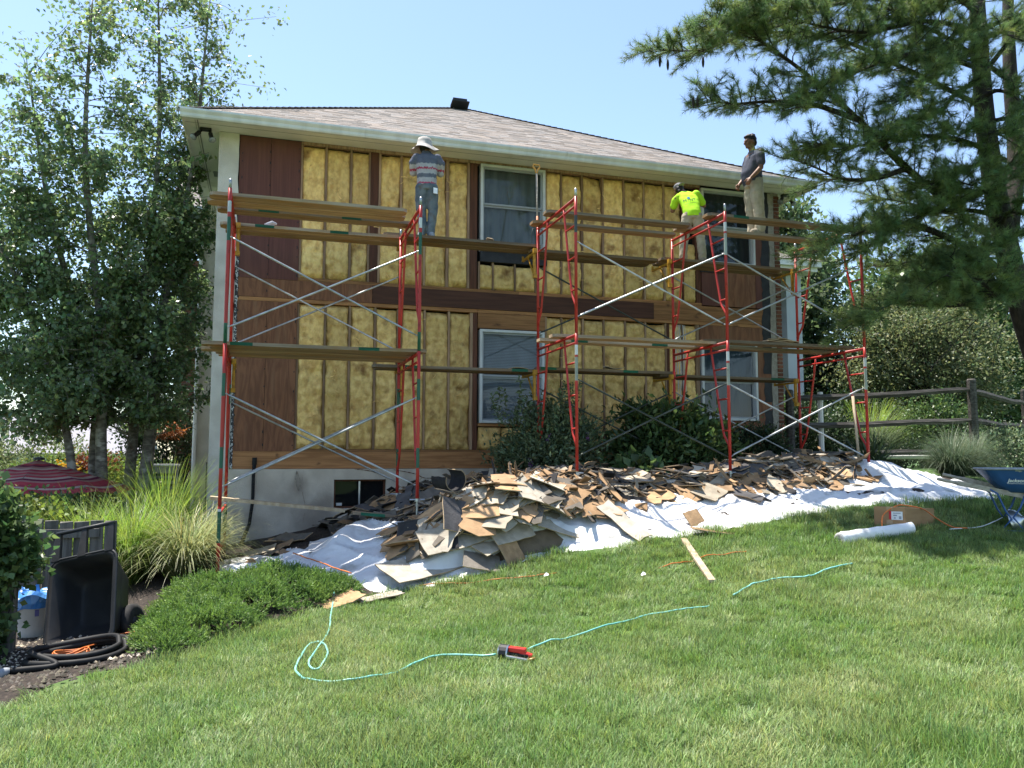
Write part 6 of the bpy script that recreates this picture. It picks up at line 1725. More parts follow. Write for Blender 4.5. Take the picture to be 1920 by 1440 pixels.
# ================================================================== VEGETATION
def unit(a): return a / np.maximum(np.linalg.norm(a, axis=-1, keepdims=True), 1e-9)
def leaf_cloud(name, P, D, L, wr, mat, parent, vary=.28, fold=.18, up=.5, warm=.10, org=None):
    """one diamond-shaped folded leaf per point: base P, direction D, length L"""
    n = len(P); P = np.asarray(P, float); D = unit(np.asarray(D, float)); L = np.asarray(L, float)[:, None]
    rv = nrg.normal(size=(n, 3)); rv[:, 2] += up * 2
    S = unit(np.cross(D, rv)); Nn = np.cross(S, D)
    a = P; b = P + D * L * .45 - S * L * wr + Nn * L * fold; c = P + D * L; d = P + D * L * .45 + S * L * wr + Nn * L * fold
    V = np.stack([a, b, c, d], 1).reshape(-1, 3)
    F = np.arange(4 * n).reshape(n, 4)
    k = np.clip(nrg.normal(1, vary, n), .4, 1.9); h = nrg.normal(0, warm, n)
    t = np.stack([k * (1 + h), k, k * (1 - h * .6)], -1)
    return npmesh(name, V, F, np.repeat(np.clip(t, .15, 2.5), 4, 0), [mat], parent)
def blades(name, base, tipdir, length, width, bend, mat, parent, segs=5, vary=.22, loc=(0, 0, 0), pale_tip=0.0):
    """curved grass blades: strips that arch over under their own weight"""
    n = len(base); tipdir = unit(tipdir)
    hz = tipdir.copy(); hz[:, 2] = 0; hz = unit(hz)
    S = np.stack([-hz[:, 1], hz[:, 0], np.zeros(n)], -1)
    cols = []; pts = []
    p = base.copy(); d = tipdir.copy()
    kk = np.clip(nrg.normal(1, vary, n), .5, 1.7); hh = nrg.normal(0, .10, n)
    for i in range(segs + 1):
        f = i / segs
        wv = (width * (1 - f ** 1.6) * .5 + .0006)[:, None]
        pts.append(np.stack([p - S * wv, p + S * wv], 1))
        q = kk * (1 + pale_tip * f)
        cols.append(np.repeat(np.stack([q * (1 + hh + .25 * pale_tip * f), q, q * (1 - hh * .5)], -1)[:, None, :], 2, 1))
        p = p + d * (length / segs)[:, None]
        d = unit(d + np.stack([hz[:, 0] * 0, hz[:, 1] * 0, -np.ones(n)], -1) * (bend * (f + .25) / segs * 1.6)[:, None] + hz * (bend * .35 / segs)[:, None])
    V = np.stack(pts, 1).reshape(-1, 3); C = np.stack(cols, 1).reshape(-1, 3)
    m = (segs + 1) * 2
    b0 = np.arange(n)[:, None] * m + np.arange(segs)[None, :] * 2
    F = np.stack([b0, b0 + 1, b0 + 3, b0 + 2], -1).reshape(-1, 4)
    return npmesh(name, V, F, np.clip(C, .1, 2.5), [mat], parent, True, loc)

class Branches:
    def __init__(s): s.mb = MB(); s.tips = []
    def poly(s, pts, r0, r1, seg=6):
        n = len(pts); s.mb.tube(pts, [r0 + (r1 - r0) * (i / (n - 1)) ** .8 for i in range(n)], seg)
def wander(p, d, length, n, jit, droop=0.0):
    p, d = Vector(p), Vector(d).normalized(); out = [p.copy()]
    for i in range(n):
        d = (d + Vector((rng.gauss(0, jit), rng.gauss(0, jit), rng.gauss(0, jit) - droop))).normalized()
        p = p + d * (length / n); out.append(p.copy())
    return out

# ------------------------------------------------------------------ birch clump at the left
birch = thing('birch_tree', 'tall many-stemmed birch with small glossy leaves beside the house corner', 'tree', (-2.25, 1.5, -1.6))
BB = Branches(); LP, LD, LL = [], [], []
stems = [((-2.55, 1.6), (-3.9, 1.4, 6.3), .105), ((-2.38, 1.3), (-2.9, .9, 7.6), .10), ((-2.2, 1.75), (-2.05, 1.9, 8.6), .095), ((-2.0, 1.45), (-1.15, 1.7, 8.2), .09), ((-1.95, 1.7), (-1.5, 2.6, 6.6), .085), ((-2.7, 1.2), (-4.6, .7, 4.6), .08)]
def addleaf(p, d, l): LP.append(tuple(p)); LD.append(tuple(d)); LL.append(l)
def twig(p, d, length, nleaf):
    pts = wander(p, d, length, 4, .22, .10)
    if pts[-1].z > .35: BB.poly(pts, .006, .0025, 4)
    for k in range(nleaf):
        f = rng.uniform(.1, 1); i = min(3, int(f * 4)); q = pts[i].lerp(pts[i + 1], f * 4 - i)
        dd = Vector((rng.gauss(0, .7), rng.gauss(0, .7), rng.gauss(-.45, .55)))
        addleaf(q + Vector((rng.gauss(0, .03), rng.gauss(0, .03), rng.gauss(0, .03))), dd, rng.uniform(.055, .105))
stempaths = []
for (bx_, by_), tip, r in stems:
    zg = h1(bx_, by_) - .1
    a = Vector((bx_, by_, zg)); c = Vector(tip); m_ = a.lerp(c, .35) + Vector((rng.uniform(-.12, .12), rng.uniform(-.12, .12), .3)) + (Vector((bx_, by_, 0)) - Vector((c.x, c.y, 0))) * .12
    ps = cat_rom([tuple(a), tuple(a.lerp(m_, .5) + Vector((rng.uniform(-.05, .05), 0, 0))), tuple(m_), tuple(m_.lerp(c, .5) + Vector((rng.uniform(-.15, .15), rng.uniform(-.15, .15), 0))), tuple(c)], 6)
    n = len(ps); rad = [r * (1 - i / (n - 1)) ** .75 + .008 for i in range(n)]
    mb = MB(); mb.tube(ps, rad, 10); mb.build('trunk', M_bark, birch, smooth=True)
    stempaths.append(ps)
    nb = 46
    for k in range(nb):
        f = .20 + .80 * (k + rng.random()) / nb
        i = min(n - 2, int(f * (n - 1))); p = ps[i].lerp(ps[i + 1], f * (n - 1) - i)
        az = rng.uniform(0, 6.283); el = rng.uniform(.15, .9) if f > .4 else rng.uniform(-.25, .4)
        L_ = (1.95 - 1.25 * f) * rng.uniform(.6, 1.2)
        d = Vector((math.cos(az) * math.cos(el), math.sin(az) * math.cos(el), math.sin(el)))
        if p.x + d.x * L_ > -1.0 and p.z < 5.3 and p.y + d.y * L_ < 5: L_ *= .45
        bp = wander(p, d, L_, 7, .16, .02 if f > .5 else .07)
        if bp[-1].z < .3: continue
        BB.poly(bp, .020 * (1 - f) + .007, .004, 5)
        thin = .5 if f > .78 else 1.0
        for j in range(int(L_ * 13) + 3):
            g_ = rng.uniform(.15, 1); ii_ = min(6, int(g_ * 7)); q = bp[ii_].lerp(bp[ii_ + 1], g_ * 7 - ii_)
            td = (bp[ii_ + 1] - bp[ii_]).normalized() + Vector((rng.gauss(0, .7), rng.gauss(0, .7), rng.gauss(0, .5)))
            twig(q, td, rng.uniform(.2, .5), int(rng.uniform(13, 25) * thin))
BB.mb.build('branches', M_bark, birch)
BX = MB()
# low hanging outer boughs on the far left
for k in range(16):
    p = Vector((rng.uniform(-4.9, -2.6), rng.uniform(.4, 2.4), rng.uniform(.4, 1.8)))
    bp = wander(p, (rng.uniform(-1, .4), rng.uniform(-.6, .3), -.35), 1.1, 6, .15, .08)
    for j in range(14):
        i = rng.randrange(5); 
        for q in range(14): addleaf(bp[i].lerp(bp[i + 1], rng.random()) + Vector((rng.gauss(0, .13), rng.gauss(0, .13), rng.gauss(0, .11))), (rng.gauss(0, .7), rng.gauss(0, .7), -.6), rng.uniform(.06, .11))
for k in range(240):
    v = Vector((rng.gauss(0, 1), rng.gauss(0, 1), rng.gauss(0, 1))).normalized() * rng.uniform(.45, 1.0)
    c_ = Vector((-3.0 + v.x * 2.15, 1.45 + v.y * 1.1, 2.8 + v.z * 2.7))
    if c_.x > -1.35 and c_.y > -.2: c_.x -= .5
    dr = Vector((v.x, v.y, .3))
    if c_.z < .4: c_.z += .8
    bp = wander(c_ - dr * .35, dr, .7, 4, .2, .05); BX.tube(bp, [.006, .005, .004, .004, .003], 4)
    for j in range(48):
        i = rng.randrange(4); addleaf(bp[i].lerp(bp[i + 1], rng.random()) + Vector((rng.gauss(0, .13), rng.gauss(0, .13), rng.gauss(0, .11))), (rng.gauss(0, .7), rng.gauss(0, .7), rng.gauss(-.45, .5)), rng.uniform(.06, .115))
for ps in stempaths:
    for k in range(64):
        i = int(len(ps) * rng.uniform(.45, .98)); p = ps[min(i, len(ps) - 1)]
        c_ = p + Vector((rng.gauss(0, .55), rng.gauss(0, .4), rng.gauss(0, .3)))
        BX.tube([p, p.lerp(c_, .5) + Vector((0, 0, .05)), c_], [.007, .005, .003], 4)
        for j in range(26): addleaf(c_ + Vector((rng.gauss(0, .15), rng.gauss(0, .14), rng.gauss(0, .13))), (rng.gauss(0, .7), rng.gauss(0, .7), rng.gauss(-.45, .5)), rng.uniform(.055, .10))
o = BX.build('branchlets', M_bark, birch); o['kind'] = 'stuff'
keep = [i for i in range(len(LP)) if LP[i][2] > .22 + .25 * mnoise.noise(Vector(LP[i]) * 1.3) + (.3 if LP[i][0] > -2.9 else 0)]
LP, LD, LL = [LP[i] for i in keep], [LD[i] for i in keep], [LL[i] for i in keep]
leaf_cloud('crown', LP, LD, LL, .34, M_birchleaf, birch, vary=.30, fold=.12, up=.3)
# a sprig reaching in under the soffit
sp = MB(); LP, LD, LL = [], [], []
bp = wander((-1.6, 1.2, 4.35), (.75, -.3, .05), .9, 6, .08, .0); sp.tube(bp, [.006] * 3 + [.004] * 4, 4)
for q in bp[3:]:
    for k in range(4): LP.append(tuple(q + Vector((rng.gauss(0, .05), rng.gauss(0, .05), -.02)))); LD.append((rng.gauss(0, .5), rng.gauss(0, .4), -1)); LL.append(rng.uniform(.07, .11))
bp = wander((-1.65, .6, 4.7), (.7, -.2, .25), .75, 6, .08, .0); sp.tube(bp, [.006] * 3 + [.004] * 4, 4)
for q in bp[2:]:
    for k in range(7): LP.append(tuple(q + Vector((rng.gauss(0, .07), rng.gauss(0, .06), -.03)))); LD.append((rng.gauss(0, .5), rng.gauss(0, .4), -1)); LL.append(rng.uniform(.08, .13))
leaf_cloud('sprig_leaves', LP, LD, LL, .36, M_birchleaf, birch); sp.build('sprig', M_bark, birch)

# ------------------------------------------------------------------ white pine at the right
pine = thing('pine_tree', 'big dark white pine with long soft needles overhanging the right of the lawn', 'tree', (11.8, -3.7, -.6))
tp = cat_rom([(12.69, -3.40, -0.71), (12.13, -3.45, 0.83), (11.57, -3.45, 2.45), (11.22, -3.45, 3.90), (11.04, -3.45, 5.21), (10.99, -3.45, 6.55), (11.04, -3.40, 8.23), (11.12, -3.40, 10.32)], 5)
mb = MB(); nT = len(tp); mb.tube(tp, [.23 * (1 - .6 * i / (nT - 1)) for i in range(nT)], 12); mb.build('trunk', M_pinebark, pine, smooth=True)
tp2 = cat_rom([(11.37, -3.45, 3.57), (11.92, -3.20, 4.95), (12.01, -3.10, 6.40), (12.17, -3.00, 7.91), (12.36, -3.00, 9.92)], 5)
mb = MB(); mb.tube(tp2, [.16 * (1 - .6 * i / (len(tp2) - 1)) for i in range(len(tp2))], 10); mb.build('trunk', M_pinebark, pine, smooth=True)
limbs = [
 [(11.31, -3.47, 4.48), (10.23, -3.55, 4.00), (9.24, -3.64, 4.37), (8.33, -3.71, 4.99), (7.29, -3.77, 5.59), (6.39, -3.80, 5.99), (5.78, -3.83, 6.11)],
 [(8.33, -3.71, 4.99), (7.55, -3.64, 5.16), (6.87, -3.58, 5.13), (6.27, -3.55, 5.03), (5.86, -3.51, 5.07)],
 [(11.66, -3.45, 6.14), (10.51, -3.42, 6.67), (9.40, -3.39, 7.04), (8.27, -3.32, 7.58)],
 [(10.98, -3.45, 5.65), (9.68, -3.26, 6.18), (8.38, -3.13, 6.57), (7.07, -3.07, 6.46), (6.18, -3.00, 6.10), (5.34, -3.00, 5.97)],
 [(11.36, -3.48, 4.79), (10.19, -3.74, 4.89), (8.99, -3.93, 4.73), (7.92, -4.06, 4.40), (7.24, -4.12, 4.34)],
 [(9.24, -3.64, 4.37), (8.70, -3.58, 4.17), (8.17, -3.51, 4.14), (7.73, -3.48, 4.27), (7.39, -3.45, 4.36)],
 [(11.54, -3.47, 2.70), (10.74, -3.51, 3.15), (9.68, -3.55, 3.48), (8.76, -3.58, 3.44), (8.05, -3.61, 3.17), (7.42, -3.64, 2.89)],
 [(11.54, -3.47, 2.66), (10.47, -3.64, 2.77), (9.48, -3.71, 2.57), (8.66, -3.74, 2.19), (8.06, -3.77, 1.92)],
 [(11.41, -3.48, 3.82), (10.43, -3.64, 3.82), (9.51, -3.74, 3.66), (8.78, -3.77, 3.35), (8.26, -3.80, 2.98)],
 [(11.06, -3.45, 6.92), (9.77, -3.64, 6.79), (8.43, -3.77, 6.33), (7.26, -3.83, 6.28), (6.27, -3.87, 6.33)],
 [(11.43, -3.48, 3.30), (11.11, -3.29, 3.59), (10.54, -3.13, 3.93), (9.81, -3.00, 4.08), (9.25, -2.94, 4.13)],
 [(11.56, -3.45, 2.66), (11.17, -3.29, 2.71), (10.53, -3.19, 3.04), (9.85, -3.13, 3.09), (9.16, -3.10, 2.96)],
 [(11.58, -3.45, 2.53), (10.76, -3.83, 2.41), (10.06, -4.03, 2.66), (9.48, -4.12, 2.92)],
 [(11.05, -3.45, 7.19), (10.34, -3.32, 7.69), (9.20, -3.19, 8.01), (7.64, -3.13, 7.75)],
 [(11.13, -3.45, 6.57), (10.16, -3.83, 6.15), (9.33, -4.03, 5.60), (8.71, -4.15, 5.13)],
 [(11.33, -3.45, 4.53), (11.55, -3.77, 5.06), (11.90, -3.96, 5.38), (12.54, -4.09, 5.58)],
 [(11.11, -3.45, 6.29), (11.45, -3.77, 6.82), (12.07, -4.03, 7.23)],
 [(11.48, -3.45, 3.57), (11.86, -3.71, 3.71), (12.52, -3.90, 3.63), (13.24, -4.03, 3.31)],
 [(10.94, -3.51, 6.06), (10.17, -3.80, 5.65), (9.57, -3.96, 5.16), (9.07, -4.06, 4.90)],
 [(11.14, -3.51, 4.49), (10.90, -3.83, 4.44), (10.86, -4.09, 4.27), (10.99, -4.28, 4.05)],
 [(10.94, -3.51, 6.87), (11.32, -3.80, 7.05), (11.81, -3.96, 7.13)],
 [(10.98, -3.51, 5.35), (11.24, -3.77, 5.37), (11.67, -3.96, 5.26)],
 [(10.98, -3.48, 6.26), (10.49, -3.32, 6.44), (9.98, -3.19, 6.61)],
 [(11.09, -3.48, 4.76), (10.12, -3.77, 4.38), (9.31, -3.96, 3.99)],
 [(11.00, -3.48, 7.26), (10.35, -3.71, 7.20), (9.53, -3.90, 6.95), (8.61, -4.03, 6.56)],
 [(11.21, -3.51, 3.88), (10.56, -3.83, 4.07), (9.85, -4.03, 4.10)],
 [(10.95, -3.51, 5.79), (10.95, -3.77, 5.77), (10.97, -4.03, 5.57), (11.04, -4.22, 5.25)],
 [(10.93, -3.51, 6.60), (10.75, -3.80, 6.60), (10.75, -4.09, 6.54), (10.73, -4.28, 6.35)],
 [(11.02, -3.51, 4.92), (10.61, -3.83, 4.92), (10.43, -4.09, 4.89), (10.52, -4.28, 4.74)],
 [(11.20, -3.51, 3.71), (10.96, -3.83, 3.77), (10.98, -4.09, 3.70)],
 [(11.28, -3.51, 3.28), (10.60, -3.83, 3.15), (9.91, -4.09, 2.95), (9.27, -4.22, 2.57)],
 [(11.00, -3.48, 6.89), (9.82, -3.77, 6.30), (8.73, -3.96, 5.87), (7.75, -4.09, 5.35), (6.98, -4.15, 4.82)],
 [(10.99, -3.48, 7.44), (9.32, -3.71, 7.20), (7.80, -3.87, 6.59), (6.66, -3.93, 6.28), (5.78, -3.96, 5.81)],
 [(11.41, -3.51, 2.68), (10.52, -3.77, 2.41), (9.64, -3.93, 2.21), (8.78, -4.03, 2.26)]]
NB_, ND_ = [], []
br = MB()
def tuft(p, d):
    NB_.append(tuple(p)); ND_.append(tuple(d.normalized()))
for li, pl in enumerate(limbs):
    ps = cat_rom(pl, 7)
    n = len(ps); r0 = .075 if li in (0, 6) else .045
    m_ = MB(); m_.tube(ps, [max(.006, r0 * (1 - i / (n - 1)) ** .9) for i in range(n)], 7); m_.build('limb', M_pinebark, pine, smooth=True)
    tot = sum((ps[i + 1] - ps[i]).length for i in range(n - 1))
    nb = int(tot / .066)
    for k in range(nb):
        f = .16 + .84 * (k + rng.random()) / nb
        i = min(n - 2, int(f * (n - 1))); p = ps[i].lerp(ps[i + 1], f * (n - 1) - i); d0 = (ps[i + 1] - ps[i]).normalized()
        sdv = d0.cross(Vector((0, 0, 1))).normalized() * (1 if k % 2 else -1)
        d = d0 * rng.uniform(.4, .9) + sdv * rng.uniform(.4, .95) + Vector((0, 0, rng.uniform(-.25, .45)))
        L_ = rng.uniform(.35, .85) * (1.15 - .55 * f)
        bp = wander(p, d, L_, 5, .13, -.02); br.tube(bp, [.011, .009, .007, .006, .005, .004], 4)
        for j in range(int(L_ * 17) + 3):
            g_ = rng.uniform(.2, 1); ii_ = min(4, int(g_ * 5)); q = bp[ii_].lerp(bp[ii_ + 1], g_ * 5 - ii_)
            dd = (bp[ii_ + 1] - bp[ii_]).normalized() * .9 + Vector((rng.gauss(0, .55), rng.gauss(0, .55), rng.gauss(.12, .4)))
            e = q + dd.normalized() * rng.uniform(.05, .17); br.tube([q, e], [.004, .003], 3, False)
            tuft(e, dd); 
            if rng.random() < .6: tuft(q.lerp(e, .4), dd)
        tuft(bp[-1], bp[-1] - bp[-2])
br.build('twigs', M_pinebark, pine)
# needles: a brush of slim blades at every tuft
NBa, NDa = np.array(NB_), unit(np.array(ND_)); nt_ = len(NBa); K = 26
P_ = np.repeat(NBa, K, 0); D_ = np.repeat(NDa, K, 0)
rv = unit(nrg.normal(size=P_.shape)); dv = unit(D_ * nrg.uniform(.35, 1.3, len(P_))[:, None] + rv * .85); dv[:, 2] -= .10; dv = unit(dv)
P_ = P_ + D_ * nrg.uniform(-.05, .03, len(P_))[:, None]
Ln = nrg.uniform(.075, .125, len(P_))[:, None]
sd_ = unit(np.cross(dv, nrg.normal(size=P_.shape))) * .0022
V_n = np.stack([P_ - sd_, P_ + sd_, P_ + dv * Ln], 1).reshape(-1, 3); F_n = np.arange(len(V_n)).reshape(-1, 3)
kk = np.repeat(np.clip(nrg.normal(1, .25, nt_), .5, 1.7), K); hh = np.repeat(nrg.normal(0, .10, nt_), K)
tn = np.stack([kk * (1 + hh), kk, kk * (1 - hh)], -1)
npmesh('needles', V_n, F_n, np.repeat(np.clip(tn, .2, 2), 3, 0), [M_needle], pine)
# hanging cones
for p in (Vector((5.44, -3.00, 5.83)), Vector((5.57, -3.00, 5.80)), Vector((5.69, -3.51, 5.02)), Vector((5.76, -3.51, 5.04)), Vector((6.16, -3.00, 5.93))):
    mb = MB(); mb.lathe((p.x, p.y, p.z), [(.004, .06), (.016, .03), (.022, -.03), (.016, -.09), (.004, -.12)], 8); mb.build('cone', M_pinebark, pine, smooth=True)
tw = MB()
for a in ([(11.12, -3.51, 2.41), (10.50, -3.58, 2.11), (9.92, -3.61, 1.63), (9.53, -3.64, 1.33)], [(10.50, -3.58, 2.11), (10.15, -3.61, 2.09), (9.71, -3.64, 1.98)], [(11.38, -3.48, 2.52), (10.94, -3.55, 1.80), (10.76, -3.58, 1.29)]):
    tw.tube(cat_rom(a, 5), .007, 4)
tw.build('bare_twig', M_pinebark, pine)

# ------------------------------------------------------------------ generic bushes and trees
def bush(name, label, cat, c, rad, n, L, wr, mat, stems_=6, up_=.3, clump=.16, nclump=60, group=None, vary=.3, flat=0.0, parent_name='foliage', seed=None, shell=.55):
    q = random.Random(seed if seed is not None else rng.randrange(10 ** 6))
    base = (c[0], c[1], h1(c[0], c[1]))
    t = thing(name, label, cat, base, group)
    mb = MB()
    cl = []
    for k in range(nclump):
        v = Vector((q.gauss(0, 1), q.gauss(0, 1), q.gauss(0, 1))).normalized(); r = q.uniform(shell, 1.0)
        lump = 1 + .22 * mnoise.noise(Vector((v.x * 1.7 + c[0], v.y * 1.7, v.z * 1.7 + c[1])))
        cl.append((Vector((c[0] + v.x * rad[0] * r * lump, c[1] + v.y * rad[1] * r * lump, c[2] + v.z * rad[2] * r * lump)), v))
    for k in range(stems_):
        e = cl[k % len(cl)][0]; s = Vector((c[0] + q.gauss(0, .12) * rad[0], c[1] + q.gauss(0, .12) * rad[1], base[2] - .05)); m_ = s.lerp(e, .5) + Vector((q.gauss(0, .06), q.gauss(0, .06), .1 * rad[2]))
        mb.tube(cat_rom([tuple(s), tuple(m_), tuple(e)], 4), [.022 * (1 - i / 8.5) * max(.35, rad[2]) for i in range(9)], 5)
    mb.build('stem', M_pinebark, t)
    w_ = np.array([q.randrange(len(cl)) for _ in range(n)])
    C_ = np.array([list(a) for a, b_ in cl]); V0 = np.array([list(b_) for a, b_ in cl])
    P = C_[w_] + nrg.normal(size=(n, 3)) * clump * np.array([1, 1, .8])
    P[:, 2] = np.maximum(P[:, 2], H(P[:, 0], P[:, 1]) + .03)
    D = V0[w_] * .7 + nrg.normal(size=(n, 3)) * .7; D[:, 2] += up_
    leaf_cloud(parent_name, P, D, nrg.uniform(L * .65, L * 1.25, n), wr, mat, t, vary=vary)
    return t
def tree(name, label, c, rad, n, L, wr, mat, trunk_r=.12, nclump=120, clump=.4, group=None, seed=None, lean=0, bark=None, shell=.45, vary=.3):
    q = random.Random(seed); zg = h1(c[0], c[1]) - .2
    t = thing(name, label, 'tree', (c[0], c[1], zg), group)
    mb = MB(); topz = c[2] + rad[2] * .6
    ps = cat_rom([(c[0] - lean, c[1], zg), (c[0] - lean * .6 + .1, c[1], zg + (topz - zg) * .4), (c[0], c[1], topz)], 6)
    mb.tube(ps, [trunk_r * (1 - .85 * i / (len(ps) - 1)) for i in range(len(ps))], 8)
    mb.build('trunk', bark or M_pinebark, t, smooth=True)
    cl = []; lb = MB()
    for k in range(nclump):
        v = Vector((q.gauss(0, 1), q.gauss(0, 1), q.gauss(0, 1))).normalized(); r = q.uniform(shell, 1.0) * (1 + .28 * mnoise.noise(v * 1.9 + Vector((c[0], c[1], 0))))
        p = Vector((c[0] + v.x * rad[0] * r, c[1] + v.y * rad[1] * r, c[2] + v.z * rad[2] * r)); cl.append((p, v))
        if k % 3 == 0:
            s = ps[rng.randrange(len(ps) // 3, len(ps))]; lb.tube([s, s.lerp(p, .5) + Vector((0, 0, .15)), p], [trunk_r * .28, trunk_r * .16, .01], 4, False)
    lb.build('limbs', bark or M_pinebark, t)
    w_ = np.array([q.randrange(len(cl)) for _ in range(n)]); C_ = np.array([list(a) for a, b_ in cl]); V0 = np.array([list(b_) for a, b_ in cl])
    P = C_[w_] + nrg.normal(size=(n, 3)) * clump * np.array([1, 1, .75]); P[:, 2] = np.maximum(P[:, 2], H(P[:, 0], P[:, 1]) + .05)
    D = V0[w_] * .6 + nrg.normal(size=(n, 3)) * .8
    leaf_cloud('crown', P, D, nrg.uniform(L * .65, L * 1.25, n), wr, mat, t, vary=vary)
    return t
# shrubs against the wall
sb = bush('butterfly_bush', 'grey-green butterfly bush with a few purple flowers below the window with blinds', 'shrub', (4.22, -1.4, -.02), (.78, .62, .72), 15000, .085, .20, M_dullleaf, 14, .4, .15, 110, seed=1)
LP, LD, LL = [], [], []
for k in range(26):      # upright shoots breaking the outline
    x, y = rng.gauss(4.15, .38), -1.45 + rng.gauss(0, .25); p0_ = Vector((x, y, .35 + rng.uniform(-.15, .15))); d = Vector((rng.gauss(0, .25), rng.gauss(0, .15), 1)); L_ = rng.uniform(.35, .75)
    if k < 4: p0_ = Vector((4.42 + k * .06, -1.45, .55)); L_ = .62
    bp = wander(p0_, d, L_, 5, .08)
    for q in range(60):
        i = rng.randrange(5); LP.append(tuple(bp[i].lerp(bp[i + 1], rng.random()))); LD.append((rng.gauss(0, .8), rng.gauss(0, .8), rng.gauss(.2, .4))); LL.append(rng.uniform(.05, .10))
leaf_cloud('shoots', LP, LD, LL, .18, M_dullleaf, sb)
for (x, y, z) in ((3.75, -2.05, -.10), (4.05, -1.95, .28), (3.55, -1.8, -.35), (4.75, -1.8, .3)):
    mb = MB(); mb.tint = (.22, .10, .28)
    for k in range(26): mb.ball((x + rng.gauss(0, .018), y + rng.gauss(0, .018), z + rng.uniform(-.06, .06)), .009, 5, 4)
    mb.build('flower_spike', M_flower, sb)
bush('rhododendron', 'broad dark shrub with glossy leaves in the middle below the scaffold', 'shrub', (6.38, -1.35, .06), (.92, .66, .74), 13000, .12, .22, M_shrub, 14, .35, .16, 120, seed=2)
bush('evergreen_shrub', 'small dark evergreen shrub under the dark lower window', 'shrub', (8.05, -1.2, .0), (.60, .5, .52), 9000, .06, .24, M_darkleaf, 10, .3, .10, 80, seed=3)
bush('low_shrub', 'leafy low plant with broad leaves behind the debris below the broad dark shrub', 'shrub', (5.35, -2.1, -.36), (.42, .28, .26), 600, .16, .34, M_shrub, 8, .2, .12, 30, seed=4)
# climber at the far left, juniper, hedge by the umbrella
bush('round_leaved_climber', 'round-leaved dark climber covering the post at the left edge', 'climber', (-2.24, -5.45, -.76), (.34, .32, .46), 6000, .075, .44, M_shrub, 8, .1, .09, 90, seed=5, shell=.5)
bush('round_leaved_climber', 'shaded lower mass of climber leaves above the bucket', 'climber', (-2.24, -5.55, -1.42), (.16, .2, .3), 1600, .075, .44, M_shrub, 5, 0, .08, 40, seed=6)
bush('clipped_hedge', 'sunlit green hedge in front of the striped umbrella', 'hedge', (-3.3, -2.0, -1.12), (1.5, .5, .52), 9000, .07, .36, M_brightleaf, 8, .3, .12, 110, seed=7)
bush('clipped_hedge', 'dark leafy shrub filling the space under the umbrella edge', 'hedge', (-2.6, -.6, -1.1), (.8, .5, .62), 5000, .07, .36, M_shrub, 8, .3, .12, 80, seed=8)

jt = thing('juniper', 'low spreading feathery juniper at the left end of the lawn', 'shrub', (0, -4.7, -1.5))
def jun_h(x, y):
    h = 0
    for cx, cy, rx, ry, a in ((-.50, -4.35, .5, .55, .24), (.10, -4.25, .62, .48, .25), (-.58, -5.25, .42, .55, .25), (.62, -4.35, .40, .30, .18), (-.1, -4.85, .5, .42, .29), (-.70, -5.85, .26, .34, .18), (.35, -4.55, .4, .35, .22), (-.3, -5.4, .3, .35, .22)):
        d = ((x - cx) / rx) ** 2 + ((y - cy) / ry) ** 2
        if d < 1: h = max(h, a * math.sqrt(1 - d))
    return h
JP, JD = [], []
while len(JP) < 14500:
    x, y = rng.uniform(-1.1, 1.05), rng.uniform(-6.2, -3.75); hh_ = jun_h(x, y)
    if hh_ <= .03: continue
    gx_ = jun_h(x + .06, y) - jun_h(x - .06, y); gy_ = jun_h(x, y + .06) - jun_h(x, y - .06)
    nn = Vector((-gx_ * 5, -gy_ * 5, .9)).normalized()
    c_ = Vector((x, y, h1(x, y) + hh_ * rng.uniform(.55, 1.0) + .10 * fbm(x * 4, y * 4, 3)))
    ax_ = (nn + Vector((rng.gauss(0, .35), rng.gauss(0, .35), .2))).normalized(); rr_ = rng.uniform(.05, .095)
    for k in range(24):                      # one branch tip: a small dome of sprays
        o_ = Vector((rng.gauss(0, 1), rng.gauss(0, 1), rng.gauss(0, 1))).normalized()
        if o_.dot(ax_) < -.15: o_ = -o_
        JP.append(tuple(c_ + o_ * rr_ * rng.uniform(.3, 1))); JD.append(tuple((o_ + ax_ * .7).normalized()))
JPa, JDa = np.array(JP), np.array(JD); K = 12; n_ = len(JPa)
f_ = np.tile(np.linspace(0, 1, K), n_)[:, None]
ln_ = np.repeat(nrg.uniform(.04, .085, n_), K)[:, None]
Pj = np.repeat(JPa, K, 0) + np.repeat(JDa, K, 0) * f_ * ln_
Dj = np.repeat(JDa, K, 0) + unit(nrg.normal(size=Pj.shape)) * (1.0 - .45 * f_)
kk = np.repeat(np.clip(nrg.normal(1, .22, n_), .5, 1.6), K)
Lj = nrg.uniform(.014, .027, len(Pj))[:, None] * (1.15 - .4 * f_)
Dj = unit(Dj); Sj = unit(np.cross(Dj, nrg.normal(size=Pj.shape))) * Lj * .24
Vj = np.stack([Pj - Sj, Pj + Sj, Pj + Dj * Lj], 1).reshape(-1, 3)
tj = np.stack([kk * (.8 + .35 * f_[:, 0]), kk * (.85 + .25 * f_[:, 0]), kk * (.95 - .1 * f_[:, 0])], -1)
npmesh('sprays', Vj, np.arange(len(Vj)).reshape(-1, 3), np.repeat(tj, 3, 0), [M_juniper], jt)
mb = MB()
for k in range(40):
    x, y = rng.uniform(-.9, .8), rng.uniform(-5.8, -4.0); hh_ = jun_h(x, y)
    if hh_ < .1: continue
    mb.tube([(x * .7, y * .7 - 1.4, h1(x, y) + .02), (x * .9, y * .95, h1(x, y) + hh_ * .5), (x, y, h1(x, y) + hh_ * .95)], [.012, .008, .004], 4, False)
mb.build('stem', M_pinebark, jt)

